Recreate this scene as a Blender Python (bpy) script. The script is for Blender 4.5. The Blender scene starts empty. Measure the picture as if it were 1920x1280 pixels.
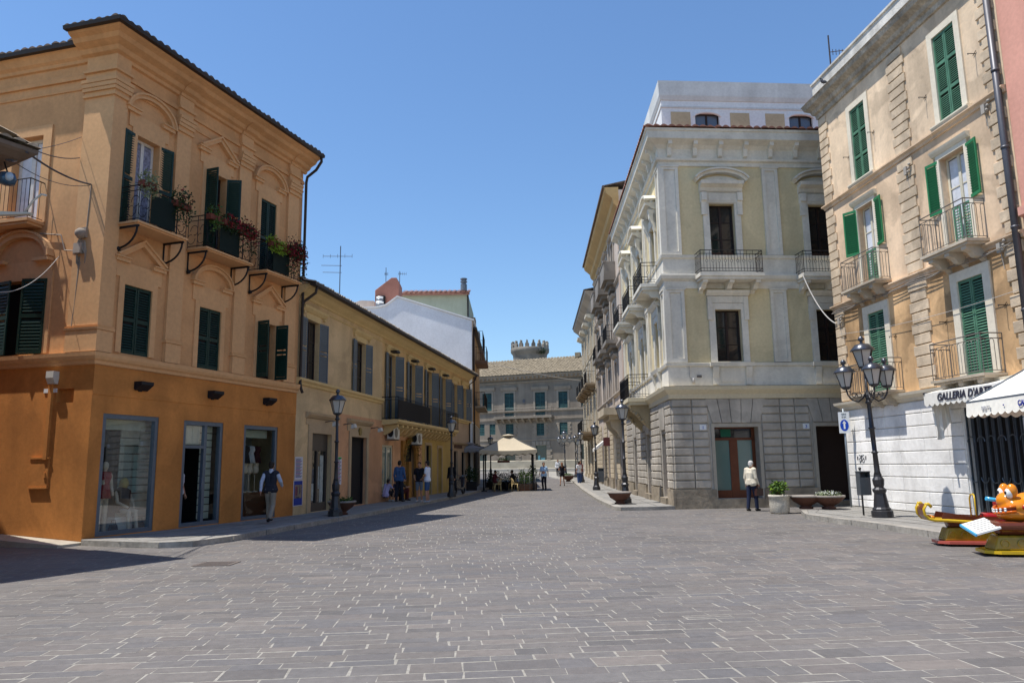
import bpy, bmesh, math, random
from mathutils import Vector, Matrix
R = math.radians
sc = bpy.context.scene
COL = sc.collection
rnd = random.Random(7)

# ---------------------------------------------------------------- camera
F_PX, PITCH, ROLL, EYE = 1414.0, math.atan(232.6 / 1414.0), 0.015, 1.62
cam = bpy.data.cameras.new('camera')
cam.sensor_width = 36.0
cam.lens = F_PX / 1920 * 36
cam.clip_start = 0.1
cam.clip_end = 3000
co = bpy.data.objects.new('camera', cam)
COL.objects.link(co)
r0 = Vector((1, 0, 0)); u0 = Vector((0, -math.sin(PITCH), math.cos(PITCH)))
fw = Vector((0, math.cos(PITCH), math.sin(PITCH)))
rr = r0 * math.cos(ROLL) - u0 * math.sin(ROLL)
uu = u0 * math.cos(ROLL) + r0 * math.sin(ROLL)
mw = Matrix((rr, uu, -fw)).transposed().to_4x4()
mw.translation = Vector((0, 0, EYE))
co.matrix_world = mw
sc.camera = co

# ---------------------------------------------------------------- sky and sun
SUN_EL = R(68.6)
sdir = Vector((-0.98, -0.20, 0)).normalized()
to_sun = Vector((sdir.x * math.cos(SUN_EL), sdir.y * math.cos(SUN_EL), math.sin(SUN_EL)))
w = bpy.data.worlds.new('World'); sc.world = w; w.use_nodes = True
nt = w.node_tree
bg = nt.nodes['Background']
sky = nt.nodes.new('ShaderNodeTexSky')
sky.sky_type = 'NISHITA'; sky.sun_disc = False
sky.sun_elevation = SUN_EL
sky.sun_rotation = math.atan2(sdir.x, sdir.y)
sky.air_density = 1.3; sky.dust_density = 0.0; sky.ozone_density = 9.5
nt.links.new(sky.outputs[0], bg.inputs[0])
bg.inputs[1].default_value = 0.134
sl = bpy.data.lights.new('sun', 'SUN'); sl.energy = 5.0; sl.angle = R(0.5); sl.color = (1.0, 0.955, 0.89)
so = bpy.data.objects.new('sun', sl); COL.objects.link(so)
so.rotation_euler = to_sun.to_track_quat('Z', 'Y').to_euler()
sc.view_settings.view_transform = 'Standard'
sc.view_settings.look = 'None'
sc.view_settings.exposure = 0.28
sc.view_settings.gamma = 1.0
sc.render.engine = 'CYCLES'

# ---------------------------------------------------------------- materials
MATS = {}
def M(name, col, rough=.85, var=.10, scale=.8, bump=.12, bscale=18, metal=0.0, spec=.25, streak=0.0, fine=.06, patch=0.0):
    if name in MATS: return MATS[name]
    m = bpy.data.materials.new(name); m.use_nodes = True
    t = m.node_tree; p = t.nodes['Principled BSDF']
    p.inputs['Roughness'].default_value = rough
    p.inputs['Metallic'].default_value = metal
    p.inputs['Specular IOR Level'].default_value = spec
    N = t.nodes.new; L = t.links.new
    tc = N('ShaderNodeTexCoord')
    def noise(s, det=4, vec=None, dist=0):
        n = N('ShaderNodeTexNoise'); n.inputs['Scale'].default_value = s; n.inputs['Detail'].default_value = det
        n.inputs['Distortion'].default_value = dist
        L(vec if vec else tc.outputs['Object'], n.inputs['Vector']); return n.outputs[0]
    def ramp(src, lo, hi, a=.3, b=.7):
        r = N('ShaderNodeMapRange'); L(src, r.inputs[0])
        r.inputs[1].default_value = a; r.inputs[2].default_value = b
        r.inputs[3].default_value = lo; r.inputs[4].default_value = hi
        return r.outputs[0]
    def mul(a, b):
        x = N('ShaderNodeMath'); x.operation = 'MULTIPLY'; L(a, x.inputs[0]); L(b, x.inputs[1]); return x.outputs[0]
    v = ramp(noise(scale, 5, dist=.4), 1 - var, 1 + var)
    if fine: v = mul(v, ramp(noise(bscale * .6, 3), 1 - fine, 1 + fine))
    if streak:
        mp = N('ShaderNodeMapping'); mp.inputs['Scale'].default_value = (1.0, 1.0, .16); L(tc.outputs['Object'], mp.inputs[0])
        v = mul(v, ramp(noise(1.3, 8, mp.outputs[0], .6), 1 - streak, 1 + streak * .35, .32, .68))
    if patch:      # repaired and faded patches with a soft edge, and hairline stains
        v = mul(v, ramp(noise(.55, 7, dist=1.2), 1 + patch, 1 - patch, .47, .53)); v = mul(v, ramp(noise(2.6, 8, dist=.8), 1 - patch, 1, .30, .40))
    mx = N('ShaderNodeVectorMath'); mx.operation = 'SCALE'
    mx.inputs[0].default_value = col[:3]; L(v, mx.inputs['Scale'])
    L(mx.outputs[0], p.inputs['Base Color'])
    if bump:
        b = N('ShaderNodeBump'); b.inputs['Strength'].default_value = bump; b.inputs['Distance'].default_value = .02
        L(noise(bscale, 4), b.inputs['Height']); L(b.outputs[0], p.inputs['Normal'])
    MATS[name] = m
    return m
def glassm(name, col, rough=.04, trans=0.0, alpha=1.0):
    if name in MATS: return MATS[name]
    m = bpy.data.materials.new(name); m.use_nodes = True
    t = m.node_tree; p = t.nodes['Principled BSDF']
    if alpha < 1:                       # thin sheet glass: clear with a fresnel mirror
        out = t.nodes['Material Output']
        tr = t.nodes.new('ShaderNodeBsdfTransparent'); tr.inputs[0].default_value = (*col, 1)
        gl = t.nodes.new('ShaderNodeBsdfGlossy'); gl.inputs['Roughness'].default_value = rough
        fr = t.nodes.new('ShaderNodeFresnel'); fr.inputs[0].default_value = 1.5
        mp = t.nodes.new('ShaderNodeMapRange'); t.links.new(fr.outputs[0], mp.inputs[0])
        mp.inputs[3].default_value = .015; mp.inputs[4].default_value = .35
        mix = t.nodes.new('ShaderNodeMixShader')
        t.links.new(mp.outputs[0], mix.inputs[0]); t.links.new(tr.outputs[0], mix.inputs[1]); t.links.new(gl.outputs[0], mix.inputs[2])
        t.links.new(mix.outputs[0], out.inputs[0])
    else:
        p.inputs['Base Color'].default_value = (*col, 1); p.inputs['Roughness'].default_value = rough
        p.inputs['Specular IOR Level'].default_value = .6
        n = t.nodes.new('ShaderNodeTexNoise'); n.inputs['Scale'].default_value = 1.3
        b = t.nodes.new('ShaderNodeBump'); b.inputs['Strength'].default_value = .04; b.inputs['Distance'].default_value = .05
        t.links.new(n.outputs[0], b.inputs['Height']); t.links.new(b.outputs[0], p.inputs['Normal'])
    MATS[name] = m
    return m

peach   = M('peach_plaster', (.60, .325, .145), var=.09, streak=.10, patch=.04)
peach_t = M('peach_trim', (.62, .355, .168), var=.07)
orange  = M('orange_plaster', (.50, .20, .050), var=.16, streak=.16, patch=.06)
beige   = M('beige_plaster', (.57, .41, .225), var=.10, streak=.12, patch=.07)
beige_t = M('yellow_trim', (.60, .44, .21), var=.07)
salmon  = M('salmon_plaster', (.53, .29, .155), var=.10, streak=.10, patch=.08)
golden  = M('golden_plaster', (.44, .30, .095), var=.10, streak=.08)
pinkish = M('pinkish_plaster', (.46, .33, .22), var=.10, streak=.08)
door_stone = M('door_surround_stone', (.42, .31, .19), var=.1)
cream_w = M('cream_plaster', (.64, .54, .33), var=.07, streak=.12, patch=.05)
cream_t = M('pale_stone_trim', (.70, .66, .565), var=.06, streak=.12, patch=.05)
white_p = M('white_plaster', (.76, .77, .76), var=.05, streak=.06)
rust_st = M('rusticated_stone', (.41, .37, .31), var=.18, bump=.4, bscale=14, streak=.22, patch=.08)
plinth  = M('rough_plinth_stone', (.27, .225, .165), var=.30, scale=1.6, bump=.7, bscale=9, fine=.2)
tan_lo  = M('worn_orange_plaster', (.58, .37, .19), var=.24, scale=.8, streak=.34, patch=.18)
tan_mid = M('worn_pink_plaster', (.68, .50, .335), var=.16, streak=.20, patch=.13)
tan_hi  = M('faded_pink_plaster', (.67, .515, .355), var=.16, streak=.20, patch=.13)
quoin_m = M('tan_quoin_stone', (.58, .46, .325), var=.2, scale=1.5, bump=.4, streak=.15, patch=.1)
ivory   = M('ivory_surround', (.70, .63, .50), var=.08)
whitest = M('white_painted_stone', (.82, .80, .76), var=.08, scale=1.2, streak=.18, bump=.3, patch=.06)
weath   = M('weathered_cornice_stone', (.42, .36, .28), var=.3, scale=1.8, bump=.5, fine=.2, streak=.2)
concrete= M('pale_concrete', (.60, .58, .53), var=.22, scale=1.3, streak=.35, bump=.3)
pinkwall= M('pink_plaster', (.66, .33, .25), var=.07, streak=.08)
lilac   = M('greyish_pink_plaster', (.52, .44, .37), var=.14, streak=.2)
lilac_t = M('grey_brown_stone', (.40, .345, .285), var=.16)
sand    = M('sand_stone', (.50, .42, .30), var=.12, streak=.15)
ochre   = M('ochre_soffit', (.48, .32, .14), var=.12)
palace  = M('grey_brown_plaster', (.26, .215, .165), var=.16, scale=.5, streak=.2)
palace_t= M('grey_stone_trim', (.29, .245, .19), var=.14, streak=.1)
towerst = M('old_grey_stone', (.22, .20, .17), var=.25, scale=.8, bump=.5)
whitesh = M('white_painted_gable', (.78, .80, .83), var=.06, streak=.05)
greeng  = M('green_grey_plaster', (.40, .42, .31), var=.08, streak=.1)
redch   = M('red_chimney_plaster', (.34, .15, .11), var=.12)
tile    = M('weathered_clay_tile', (.34, .27, .19), var=.38, scale=3.0, bump=.5, bscale=10, fine=.3)
tile_dk = M('dark_clay_tile', (.13, .095, .075), var=.35, scale=4, bump=.4, fine=.2)
tile_rd = M('red_clay_tile', (.30, .14, .095), var=.2, scale=4)
tile_gy = M('lichened_clay_tile', (.24, .195, .13), var=.35, scale=2.5, fine=.3)
gutter  = M('dark_metal_gutter', (.045, .035, .03), rough=.5, metal=.3, bump=0)
pipe_m  = M('grey_drainpipe', (.10, .10, .11), rough=.45, metal=.5, bump=0)
gshut_d = M('dark_green_paint', (.010, .034, .026), rough=.45, var=.12, bump=.05)
gshut   = M('green_shutter_paint', (.085, .20, .125), rough=.5, var=.22, scale=2.5, bump=.05)
gshut_b = M('bright_green_paint', (.03, .19, .075), rough=.42, var=.1, bump=.03)
blushut = M('slate_shutter_paint', (.10, .125, .15), rough=.5, var=.12, bump=.05)
farshut = M('teal_shutter_paint', (.035, .09, .085), rough=.5, bump=0)
wood    = M('brown_wood', (.10, .042, .022), rough=.45, var=.2, bump=.1)
wood_dk = M('dark_wood', (.028, .017, .014), rough=.5, var=.2, bump=.05)
dark    = M('dark_interior', (.018, .016, .016), rough=.9, bump=0)
dim     = M('dim_interior', (.10, .085, .07), rough=.9, bump=0)
frame_w = M('white_window_paint', (.62, .60, .55), rough=.4, bump=0)
alu     = M('grey_aluminium', (.13, .16, .20), rough=.35, metal=.4, bump=0, var=.04)
iron    = M('black_iron', (.022, .021, .022), rough=.5, metal=.5, bump=0)
iron_g  = M('grey_iron', (.16, .15, .14), rough=.5, metal=.5, bump=0, var=.2)
castir  = M('cast_iron', (.06, .06, .064), rough=.42, metal=.6, bump=.1, var=.15)
curtain = M('white_curtain', (.60, .62, .66), rough=.9, var=.12, scale=3)
lattice = M('pale_roller_shutter', (.42, .47, .40), rough=.55, var=.05, bump=0)
terra   = M('terracotta', (.16, .045, .028), rough=.7, var=.15)
bowl_m  = M('brown_concrete_bowl', (.10, .045, .03), rough=.7, var=.15)
potst   = M('pale_aggregate_stone', (.50, .46, .38), rough=.9, var=.15, scale=5, bump=.6, bscale=40, fine=.2)
soil    = M('soil', (.06, .045, .03))
leaf    = M('green_leaves', (.055, .11, .02), rough=.6, var=.4, scale=7, bump=0)
leaf_b  = M('bright_green_leaves', (.17, .27, .025), rough=.6, var=.35, scale=7, bump=0)
leaf_d  = M('dark_leaves', (.022, .045, .014), rough=.6, var=.4, scale=7, bump=0)
leaf_p  = M('pale_leaves', (.20, .24, .13), rough=.6, var=.4, scale=7, bump=0)
redfl   = M('red_flowers', (.17, .008, .016), rough=.6, var=.3, scale=9, bump=0)
canvas  = M('cream_canvas', (.46, .395, .29), rough=.85, var=.06, bump=.05)
canvas_w= M('white_canvas', (.76, .74, .68), rough=.8, var=.05, bump=.04)
canvas_i= M('ivory_canvas', (.80, .77, .68), rough=.8, var=.05, bump=.04)
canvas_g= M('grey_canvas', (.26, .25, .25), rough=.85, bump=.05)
signw   = M('white_sign', (.72, .74, .74), rough=.4, bump=0, var=.03)
blue    = M('blue_paint', (.01, .06, .42), rough=.4, bump=0)
black   = M('black_paint', (.012, .012, .016), rough=.5, bump=0)
rattan  = M('pale_rattan', (.56, .42, .20), rough=.6, var=.2, scale=20)
tabletop= M('beige_tabletop', (.52, .42, .26), rough=.4)
wire    = M('grey_cable', (.06, .055, .06), rough=.6, bump=0)
wire_w  = M('pale_cable', (.45, .43, .40), rough=.6, bump=0)
acm     = M('white_appliance', (.55, .54, .48), rough=.5, bump=0, var=.06)
toy_y   = M('yellow_fibreglass', (.62, .40, .015), rough=.18, var=.1, bump=0, spec=.5)
toy_o   = M('orange_fibreglass', (.72, .24, .012), rough=.15, var=.12, bump=0, spec=.5)
toy_ol  = M('olive_yellow_fibreglass', (.34, .22, .015), rough=.2, var=.3, scale=4, bump=0, spec=.5)
toy_r   = M('red_fibreglass', (.36, .012, .010), rough=.15, var=.1, bump=0, spec=.5)
toy_p   = M('pink_red_base_paint', (.46, .10, .075), rough=.35, var=.15, bump=0)
toy_br  = M('brown_red_fibreglass', (.14, .035, .015), rough=.2, var=.2, bump=0, spec=.5)
toy_g   = M('green_fibreglass', (.24, .30, .10), rough=.25, var=.12, bump=0, spec=.5)
toy_dg  = M('dark_green_fibreglass', (.05, .09, .05), rough=.25, bump=0, spec=.5)
toy_b   = M('light_blue_fibreglass', (.05, .36, .62), rough=.18, bump=0, spec=.5)
toy_w   = M('white_fibreglass', (.78, .78, .74), rough=.2, bump=0, spec=.5)
shopw   = glassm('shop_glass', (.80, .86, .84), .02, alpha=.2)
darkgl  = glassm('dark_window_glass', (.012, .013, .015), .05)
greengl = glassm('greenish_door_glass', (.12, .19, .165), .10)
skygl   = glassm('blue_grey_window_glass', (.10, .13, .17), .05)
frost   = glassm('frosted_lantern_glass', (.46, .45, .41), .3)
farglas = glassm('teal_door_glass', (.012, .045, .055), .08)

# ---------------------------------------------------------------- mesh helpers
ROOT = {}
class Fr:
    """Facade frame: P corner, d unit vector along the wall, n unit outward normal."""
    def __init__(s, P, d, n, z=0):
        s.P = Vector((P[0], P[1], z)); s.d = Vector((d[0], d[1], 0)).normalized(); s.n = Vector((n[0], n[1], 0)).normalized()
    def w(s, u, o, z): return s.P + s.d * u + s.n * o + Vector((0, 0, z))
ID = Fr((0, 0), (1, 0), (0, 1))

class MB:
    def __init__(s): s.v = []; s.f = []; s.m = []; s.cur = 0; s.smooth = False
    def face(s, pts, mi=None):
        b = len(s.v); s.v += [Vector(p) for p in pts]; s.f.append(tuple(range(b, b + len(pts)))); s.m.append((s.cur if mi is None else mi, s.smooth))
    def hexa(s, c):                    # 8 corners: bottom 4 then top 4
        b = len(s.v); s.v += [Vector(p) for p in c]
        for q in ((0, 3, 2, 1), (4, 5, 6, 7), (0, 1, 5, 4), (1, 2, 6, 5), (2, 3, 7, 6), (3, 0, 4, 7)):
            s.f.append(tuple(b + i for i in q)); s.m.append((s.cur, False))
    def box(s, f, u0, u1, o0, o1, z0, z1):
        s.hexa([f.w(u0, o0, z0), f.w(u1, o0, z0), f.w(u1, o1, z0), f.w(u0, o1, z0), f.w(u0, o0, z1), f.w(u1, o0, z1), f.w(u1, o1, z1), f.w(u0, o1, z1)])
    def cham(s, f, u0, u1, o0, o1, z0, z1, c=.02):   # block whose outer face is chamfered
        s.hexa([f.w(u0, o0, z0), f.w(u1, o0, z0), f.w(u1, o1 - c, z0), f.w(u0, o1 - c, z0), f.w(u0, o0, z1), f.w(u1, o0, z1), f.w(u1, o1 - c, z1), f.w(u0, o1 - c, z1)])
        s.hexa([f.w(u0, o1 - c, z0), f.w(u1, o1 - c, z0), f.w(u1 - c, o1, z0 + c), f.w(u0 + c, o1, z0 + c),
                f.w(u0, o1 - c, z1), f.w(u1, o1 - c, z1), f.w(u1 - c, o1, z1 - c), f.w(u0 + c, o1, z1 - c)])
    def prism(s, f, pts, o0, o1):      # polygon (u,z) extruded in o
        n = len(pts); b = len(s.v)
        s.v += [f.w(u, o0, z) for u, z in pts] + [f.w(u, o1, z) for u, z in pts]
        s.f.append(tuple(range(b, b + n))); s.f.append(tuple(range(b + 2 * n - 1, b + n - 1, -1)))
        s.m += [(s.cur, False)] * 2
        for i in range(n):
            j = (i + 1) % n; s.f.append((b + i, b + j, b + n + j, b + n + i)); s.m.append((s.cur, False))
    def mould(s, f, u0, u1, prof, k0=0.0, k1=0.0):   # closed profile (o,z) swept along u, mitred by k*o
        n = len(prof); b = len(s.v)
        s.v += [f.w(u0 - k0 * o, o, z) for o, z in prof] + [f.w(u1 + k1 * o, o, z) for o, z in prof]
        s.f.append(tuple(range(b, b + n))); s.f.append(tuple(range(b + 2 * n - 1, b + n - 1, -1)))
        s.m += [(s.cur, False)] * 2
        for i in range(n):
            j = (i + 1) % n; s.f.append((b + i, b + j, b + n + j, b + n + i)); s.m.append((s.cur, False))
    def ribbon(s, f, pts, wd, o0, o1):  # band of width wd following (u,z) polyline
        P = [Vector((a, b)) for a, b in pts]; L = []; Rr = []
        for i, p in enumerate(P):
            a = (P[i] - P[i - 1]).normalized() if i else None
            c = (P[i + 1] - P[i]).normalized() if i < len(P) - 1 else None
            t = ((a or c) + (c or a)).normalized(); nn = Vector((-t.y, t.x))
            k = wd / 2 / max(.4, abs(nn.dot(Vector((-(a or c).y, (a or c).x)))))
            L.append(p + nn * k); Rr.append(p - nn * k)
        for i in range(len(P) - 1):
            q = (Rr[i], Rr[i + 1], L[i + 1], L[i])
            s.hexa([f.w(x.x, o0, x.y) for x in q] + [f.w(x.x, o1, x.y) for x in q])
    def tube(s, pts, r, n=6, r2=None, cap=True):
        pts = [Vector(p) for p in pts]; b = len(s.v); N = len(pts)
        px = None
        for i, p in enumerate(pts):
            t = (pts[min(i + 1, N - 1)] - pts[max(i - 1, 0)])
            if t.length < 1e-7: t = Vector((0, 0, 1))
            t.normalize()
            if px is None: px = t.cross(Vector((0, 0, 1)) if abs(t.z) < .9 else Vector((0.3, 1, 0)))
            x = px - t * px.dot(t)
            if x.length < 1e-4: x = t.cross(Vector((0.3, 1, 0.2)))
            x.normalize(); px = x; y = t.cross(x)
            rad = r if r2 is None else r + (r2 - r) * i / max(1, N - 1)
            for k in range(n):
                a = 2 * math.pi * k / n; s.v.append(p + (x * math.cos(a) + y * math.sin(a)) * rad)
        for i in range(N - 1):
            for k in range(n):
                l = (k + 1) % n
                s.f.append((b + i * n + k, b + i * n + l, b + (i + 1) * n + l, b + (i + 1) * n + k)); s.m.append((s.cur, n > 5))
        if cap:
            s.f.append(tuple(b + k for k in range(n))); s.f.append(tuple(b + (N - 1) * n + k for k in reversed(range(n)))); s.m += [(s.cur, False)] * 2
    def lathe(s, c, prof, n=16, ph=0, smooth=True, sx=1, sy=1):   # prof (r,z) bottom to top
        c = Vector(c); b = len(s.v)
        for r, z in prof:
            for k in range(n):
                a = ph + 2 * math.pi * k / n; s.v.append(c + Vector((math.cos(a) * r * sx, math.sin(a) * r * sy, z)))
        for i in range(len(prof) - 1):
            for k in range(n):
                l = (k + 1) % n; s.f.append((b + i * n + k, b + i * n + l, b + (i + 1) * n + l, b + (i + 1) * n + k)); s.m.append((s.cur, smooth))
        s.f.append(tuple(b + k for k in reversed(range(n)))); s.f.append(tuple(b + (len(prof) - 1) * n + k for k in range(n))); s.m += [(s.cur, False)] * 2
    def ball(s, c, rx, ry=None, rz=None, n=12, m=8):
        ry = ry or rx; rz = rz or rx
        c = Vector(c); b = len(s.v)
        for i in range(m + 1):
            th = math.pi * i / m
            for k in range(n):
                a = 2 * math.pi * k / n; s.v.append(c + Vector((rx * math.sin(th) * math.cos(a), ry * math.sin(th) * math.sin(a), -rz * math.cos(th))))
        for i in range(m):
            for k in range(n):
                l = (k + 1) % n; s.f.append((b + i * n + k, b + i * n + l, b + (i + 1) * n + l, b + (i + 1) * n + k)); s.m.append((s.cur, True))
    def capsule(s, p, q, r1, r2, n=12):
        p = Vector(p); q = Vector(q); t = (q - p)
        if t.length < 1e-5: t = Vector((0, 0, 1e-3))
        t.normalize(); pts = []; rad = []
        for a in (-80, -45, -15): pts.append(p + t * r1 * math.sin(R(a))); rad.append(r1 * math.cos(R(a)))
        for a in (15, 45, 80): pts.append(q + t * r2 * math.sin(R(a))); rad.append(r2 * math.cos(R(a)))
        ref = Vector((0, 1, 0)) if abs(t.y) < .9 else Vector((1, 0, 0))
        x = t.cross(ref).normalized(); y = t.cross(x); b = len(s.v)
        for pp, rd in zip(pts, rad):
            for k in range(n):
                a = 2 * math.pi * k / n; s.v.append(pp + (x * math.cos(a) + y * math.sin(a)) * rd)
        for i in range(5):
            for k in range(n):
                l = (k + 1) % n; s.f.append((b + i * n + k, b + i * n + l, b + (i + 1) * n + l, b + (i + 1) * n + k)); s.m.append((s.cur, True))
        s.f.append(tuple(b + k for k in reversed(range(n)))); s.f.append(tuple(b + 5 * n + k for k in range(n))); s.m += [(s.cur, True)] * 2
    def leaves(s, c, rx, ry, rz, n, size=.07, g=rnd, shell=.35, squash=0):
        c = Vector(c)
        for _ in range(n):
            while True:
                v = Vector((g.uniform(-1, 1), g.uniform(-1, 1), g.uniform(-1, 1)))
                if shell < v.length < 1: break
            if squash and v.z < 0: v.z *= squash
            p = c + Vector((v.x * rx, v.y * ry, v.z * rz)) * (0.8 + .35 * g.random())
            a = Vector((g.gauss(0, 1), g.gauss(0, 1), g.gauss(0, .7))).normalized(); b = a.cross(Vector((g.gauss(0, 1), g.gauss(0, 1), g.gauss(0, 1)))).normalized()
            z = size * g.uniform(.6, 1.3)
            s.face([p, p + a * z * .5 + b * z * .28, p + a * z, p + a * z * .5 - b * z * .28])
    def build(s, name, mat, parent=None, recalc=True, bevel=0):
        me = bpy.data.meshes.new(name)
        inv = ROOT[parent].inverted() if parent is not None else Matrix()
        me.from_pydata([inv @ v for v in s.v], [], s.f)
        mats = mat if isinstance(mat, (list, tuple)) else [mat]
        for x in mats: me.materials.append(x)
        me.polygons.foreach_set('material_index', [a for a, _ in s.m])
        me.polygons.foreach_set('use_smooth', [b for _, b in s.m])
        if recalc:
            bm = bmesh.new(); bm.from_mesh(me); bmesh.ops.recalc_face_normals(bm, faces=bm.faces); bm.to_mesh(me); bm.free()
        me.update()
        o = bpy.data.objects.new(name, me); COL.objects.link(o)
        if parent is not None: o.parent = parent; ROOT[o] = ROOT[parent]
        else: ROOT[o] = Matrix()
        if bevel:
            bv = o.modifiers.new('bevel', 'BEVEL'); bv.width = bevel; bv.segments = 2; bv.limit_method = 'ANGLE'
        return o

def tag(o, label=None, cat=None, group=None, kind=None):
    if label: o['label'] = label
    if cat: o['category'] = cat
    if group: o['group'] = group
    if kind: o['kind'] = kind
    return o
def thing(name, label, cat, loc=(0, 0, 0), rz=0, group=None):
    o = bpy.data.objects.new(name, None); o.empty_display_size = .3; COL.objects.link(o)
    o.location = loc; o.rotation_euler = (0, 0, rz)
    ROOT[o] = Matrix.Translation(Vector(loc)) @ Matrix.Rotation(rz, 4, 'Z')
    return tag(o, label, cat, group)
def fthing(name, label, cat, f, group=None):
    return thing(name, label, cat, f.P, math.atan2(f.d.y, f.d.x), group)
def dup(root, loc, rz, label, group=None):
    def cp(o, par):
        c = o.copy(); COL.objects.link(c); c.parent = par
        for ch in list(o.children): cp(ch, c)
        return c
    r = cp(root, None); r.location = loc; r.rotation_euler = (0, 0, rz); r['label'] = label
    if group: r['group'] = group
    return r
def text(s, name, f, u, o, z, size, mat, parent, sx=1.0, ext=.004, align='CENTER', shear=0, tilt=0, mirror=1, bold=0):
    cu = bpy.data.curves.new(name, 'FONT'); cu.body = s; cu.size = size; cu.extrude = ext; cu.align_x = align; cu.shear = shear; cu.offset = bold
    t = bpy.data.objects.new(name, cu); COL.objects.link(t)
    bpy.context.view_layer.update()
    me = bpy.data.meshes.new_from_object(t.evaluated_get(bpy.context.evaluated_depsgraph_get()))
    bpy.data.objects.remove(t); bpy.data.curves.remove(cu)
    # reading direction must run to the viewer's right
    right = f.n.cross(Vector((0, 0, 1))) * -1
    up = (Vector((0, 0, 1)) * math.cos(tilt) - f.n * math.sin(tilt)); nrm = right.cross(up)
    base = f.w(u, o, z); inv = ROOT[parent].inverted()
    for v in me.vertices: v.co = inv @ (base + right * (v.co.x * sx) + up * v.co.y + nrm * v.co.z)
    me.materials.clear(); me.materials.append(mat); me.name = name
    ob = bpy.data.objects.new(name, me); COL.objects.link(ob); ob.parent = parent; ROOT[ob] = ROOT[parent]
    return ob

# ---------------------------------------------------------------- architectural helpers
def wall(mb, f, u0, u1, z0, z1, holes=(), o=0.0, depth=.25, topf=None):
    hs = [h for h in holes if h[1] > u0 and h[0] < u1 and h[3] > z0 and h[2] < z1]
    us = sorted({u0, u1, *[min(max(x, u0), u1) for h in hs for x in h[:2]]}); zs = sorted({z0, z1, *[min(max(x, z0), z1) for h in hs for x in h[2:4]]})
    for a, b in zip(us, us[1:]):
        for c, d in zip(zs, zs[1:]):
            um, zm = (a + b) / 2, (c + d) / 2
            if any(h[0] < um < h[1] and h[2] < zm < h[3] for h in hs): continue
            mb.face([f.w(a, o, c), f.w(b, o, c), f.w(b, o, d), f.w(a, o, d)])
    for h in hs:
        a, b = max(h[0], u0), min(h[1], u1); c, d = max(h[2], z0), min(h[3], z1); e = o - depth
        if c > z0: mb.face([f.w(a, o, c), f.w(b, o, c), f.w(b, e, c), f.w(a, e, c)])
        if d < z1: mb.face([f.w(a, o, d), f.w(b, o, d), f.w(b, e, d), f.w(a, e, d)])
        mb.face([f.w(a, o, c), f.w(a, o, d), f.w(a, e, d), f.w(a, e, c)]); mb.face([f.w(b, o, c), f.w(b, o, d), f.w(b, e, d), f.w(b, e, c)])
def backing(parent, f, u0, u1, z0, z1, depth, top=True):
    """plain rear and end walls and flat lid so that no light leaks in"""
    mb = MB(); e = -depth
    mb.face([f.w(u0, e, z0), f.w(u1, e, z0), f.w(u1, e, z1), f.w(u0, e, z1)])
    mb.face([f.w(u0, 0, z0), f.w(u0, e, z0), f.w(u0, e, z1), f.w(u0, 0, z1)])
    mb.face([f.w(u1, 0, z0), f.w(u1, e, z0), f.w(u1, e, z1), f.w(u1, 0, z1)])
    if top: mb.face([f.w(u0, 0, z1), f.w(u1, 0, z1), f.w(u1, e, z1), f.w(u0, e, z1)])
    return mb
def window(parent, f, u0, u1, z0, z1, o=-.16, fm=frame_w, gm=darkgl, rows=3, cols=2, t=.05, name='window'):
    mb = MB()
    mb.box(f, u0, u0 + t, o - .05, o, z0, z1); mb.box(f, u1 - t, u1, o - .05, o, z0, z1)
    mb.box(f, u0 + t, u1 - t, o - .05, o, z0, z0 + t * 1.3); mb.box(f, u0 + t, u1 - t, o - .05, o, z1 - t, z1)
    for i in range(1, cols):
        u = u0 + (u1 - u0) * i / cols; mb.box(f, u - t * .7, u + t * .7, o - .045, o + .01, z0 + t * 1.3, z1 - t)
    for j in range(1, rows):
        z = z0 + (z1 - z0) * j / rows; mb.box(f, u0 + t, u1 - t, o - .04, o - .006, z - .016, z + .016)
    wn = mb.build(name, fm, parent)
    g = MB(); g.face([f.w(u0, o - .03, z0), f.w(u1, o - .03, z0), f.w(u1, o - .03, z1), f.w(u0, o - .03, z1)])
    g.build('pane', gm, wn); return wn
def shutter(parent, f, hu, sgn, wd, z0, z1, ang, mat, o=.03, pitch=.065, rails=2, th=.035, name='shutter'):
    """louvred leaf hinged at hu, closing towards sgn; ang 0 closed, 180 folded back on the wall"""
    a = R(ang); du = sgn * math.cos(a); do = math.sin(a)
    lf = Fr((0, 0), (1, 0), (0, 1)); P = f.w(hu, o, 0)
    lf.P = Vector((P.x, P.y, 0)); lf.d = (f.d * du + f.n * do).normalized(); nn = f.d * (-sgn * math.sin(a)) + f.n * math.cos(a)
    lf.n = nn
    mb = MB(); s = .055
    mb.box(lf, .004, s, 0, th, z0, z1); mb.box(lf, wd - s, wd - .004, 0, th, z0, z1)
    zz = [z0 + (z1 - z0) * i / rails for i in range(rails + 1)]
    for i, z in enumerate(zz):
        lo = z if i == 0 else z - .05; hi = z + .09 if i == 0 else (z if i == rails else z + .05)
        if i == rails: lo = z - .08
        mb.box(lf, s, wd - s, .001, th - .001, lo, hi)
    out = -1 if ang > 90 else 1
    for i in range(rails):
        z = zz[i] + .1; top = zz[i + 1] - .1
        n = max(1, int((top - z) / pitch)); st = (top - z) / n
        for k in range(n):
            c = z + st * k; q = st * (.60 if ang == 0 else (.97 if mat is gshut_d or mat is blushut else .78))
            mb.hexa([lf.w(s, th * .1, c + q), lf.w(wd - s, th * .1, c + q), lf.w(wd - s, th * .9, c), lf.w(s, th * .9, c),
                     lf.w(s, th * .1, c + q + .01), lf.w(wd - s, th * .1, c + q + .01), lf.w(wd - s, th * .9, c + .01), lf.w(s, th * .9, c + .01)])
    return mb.build(name, mat, parent)
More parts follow.
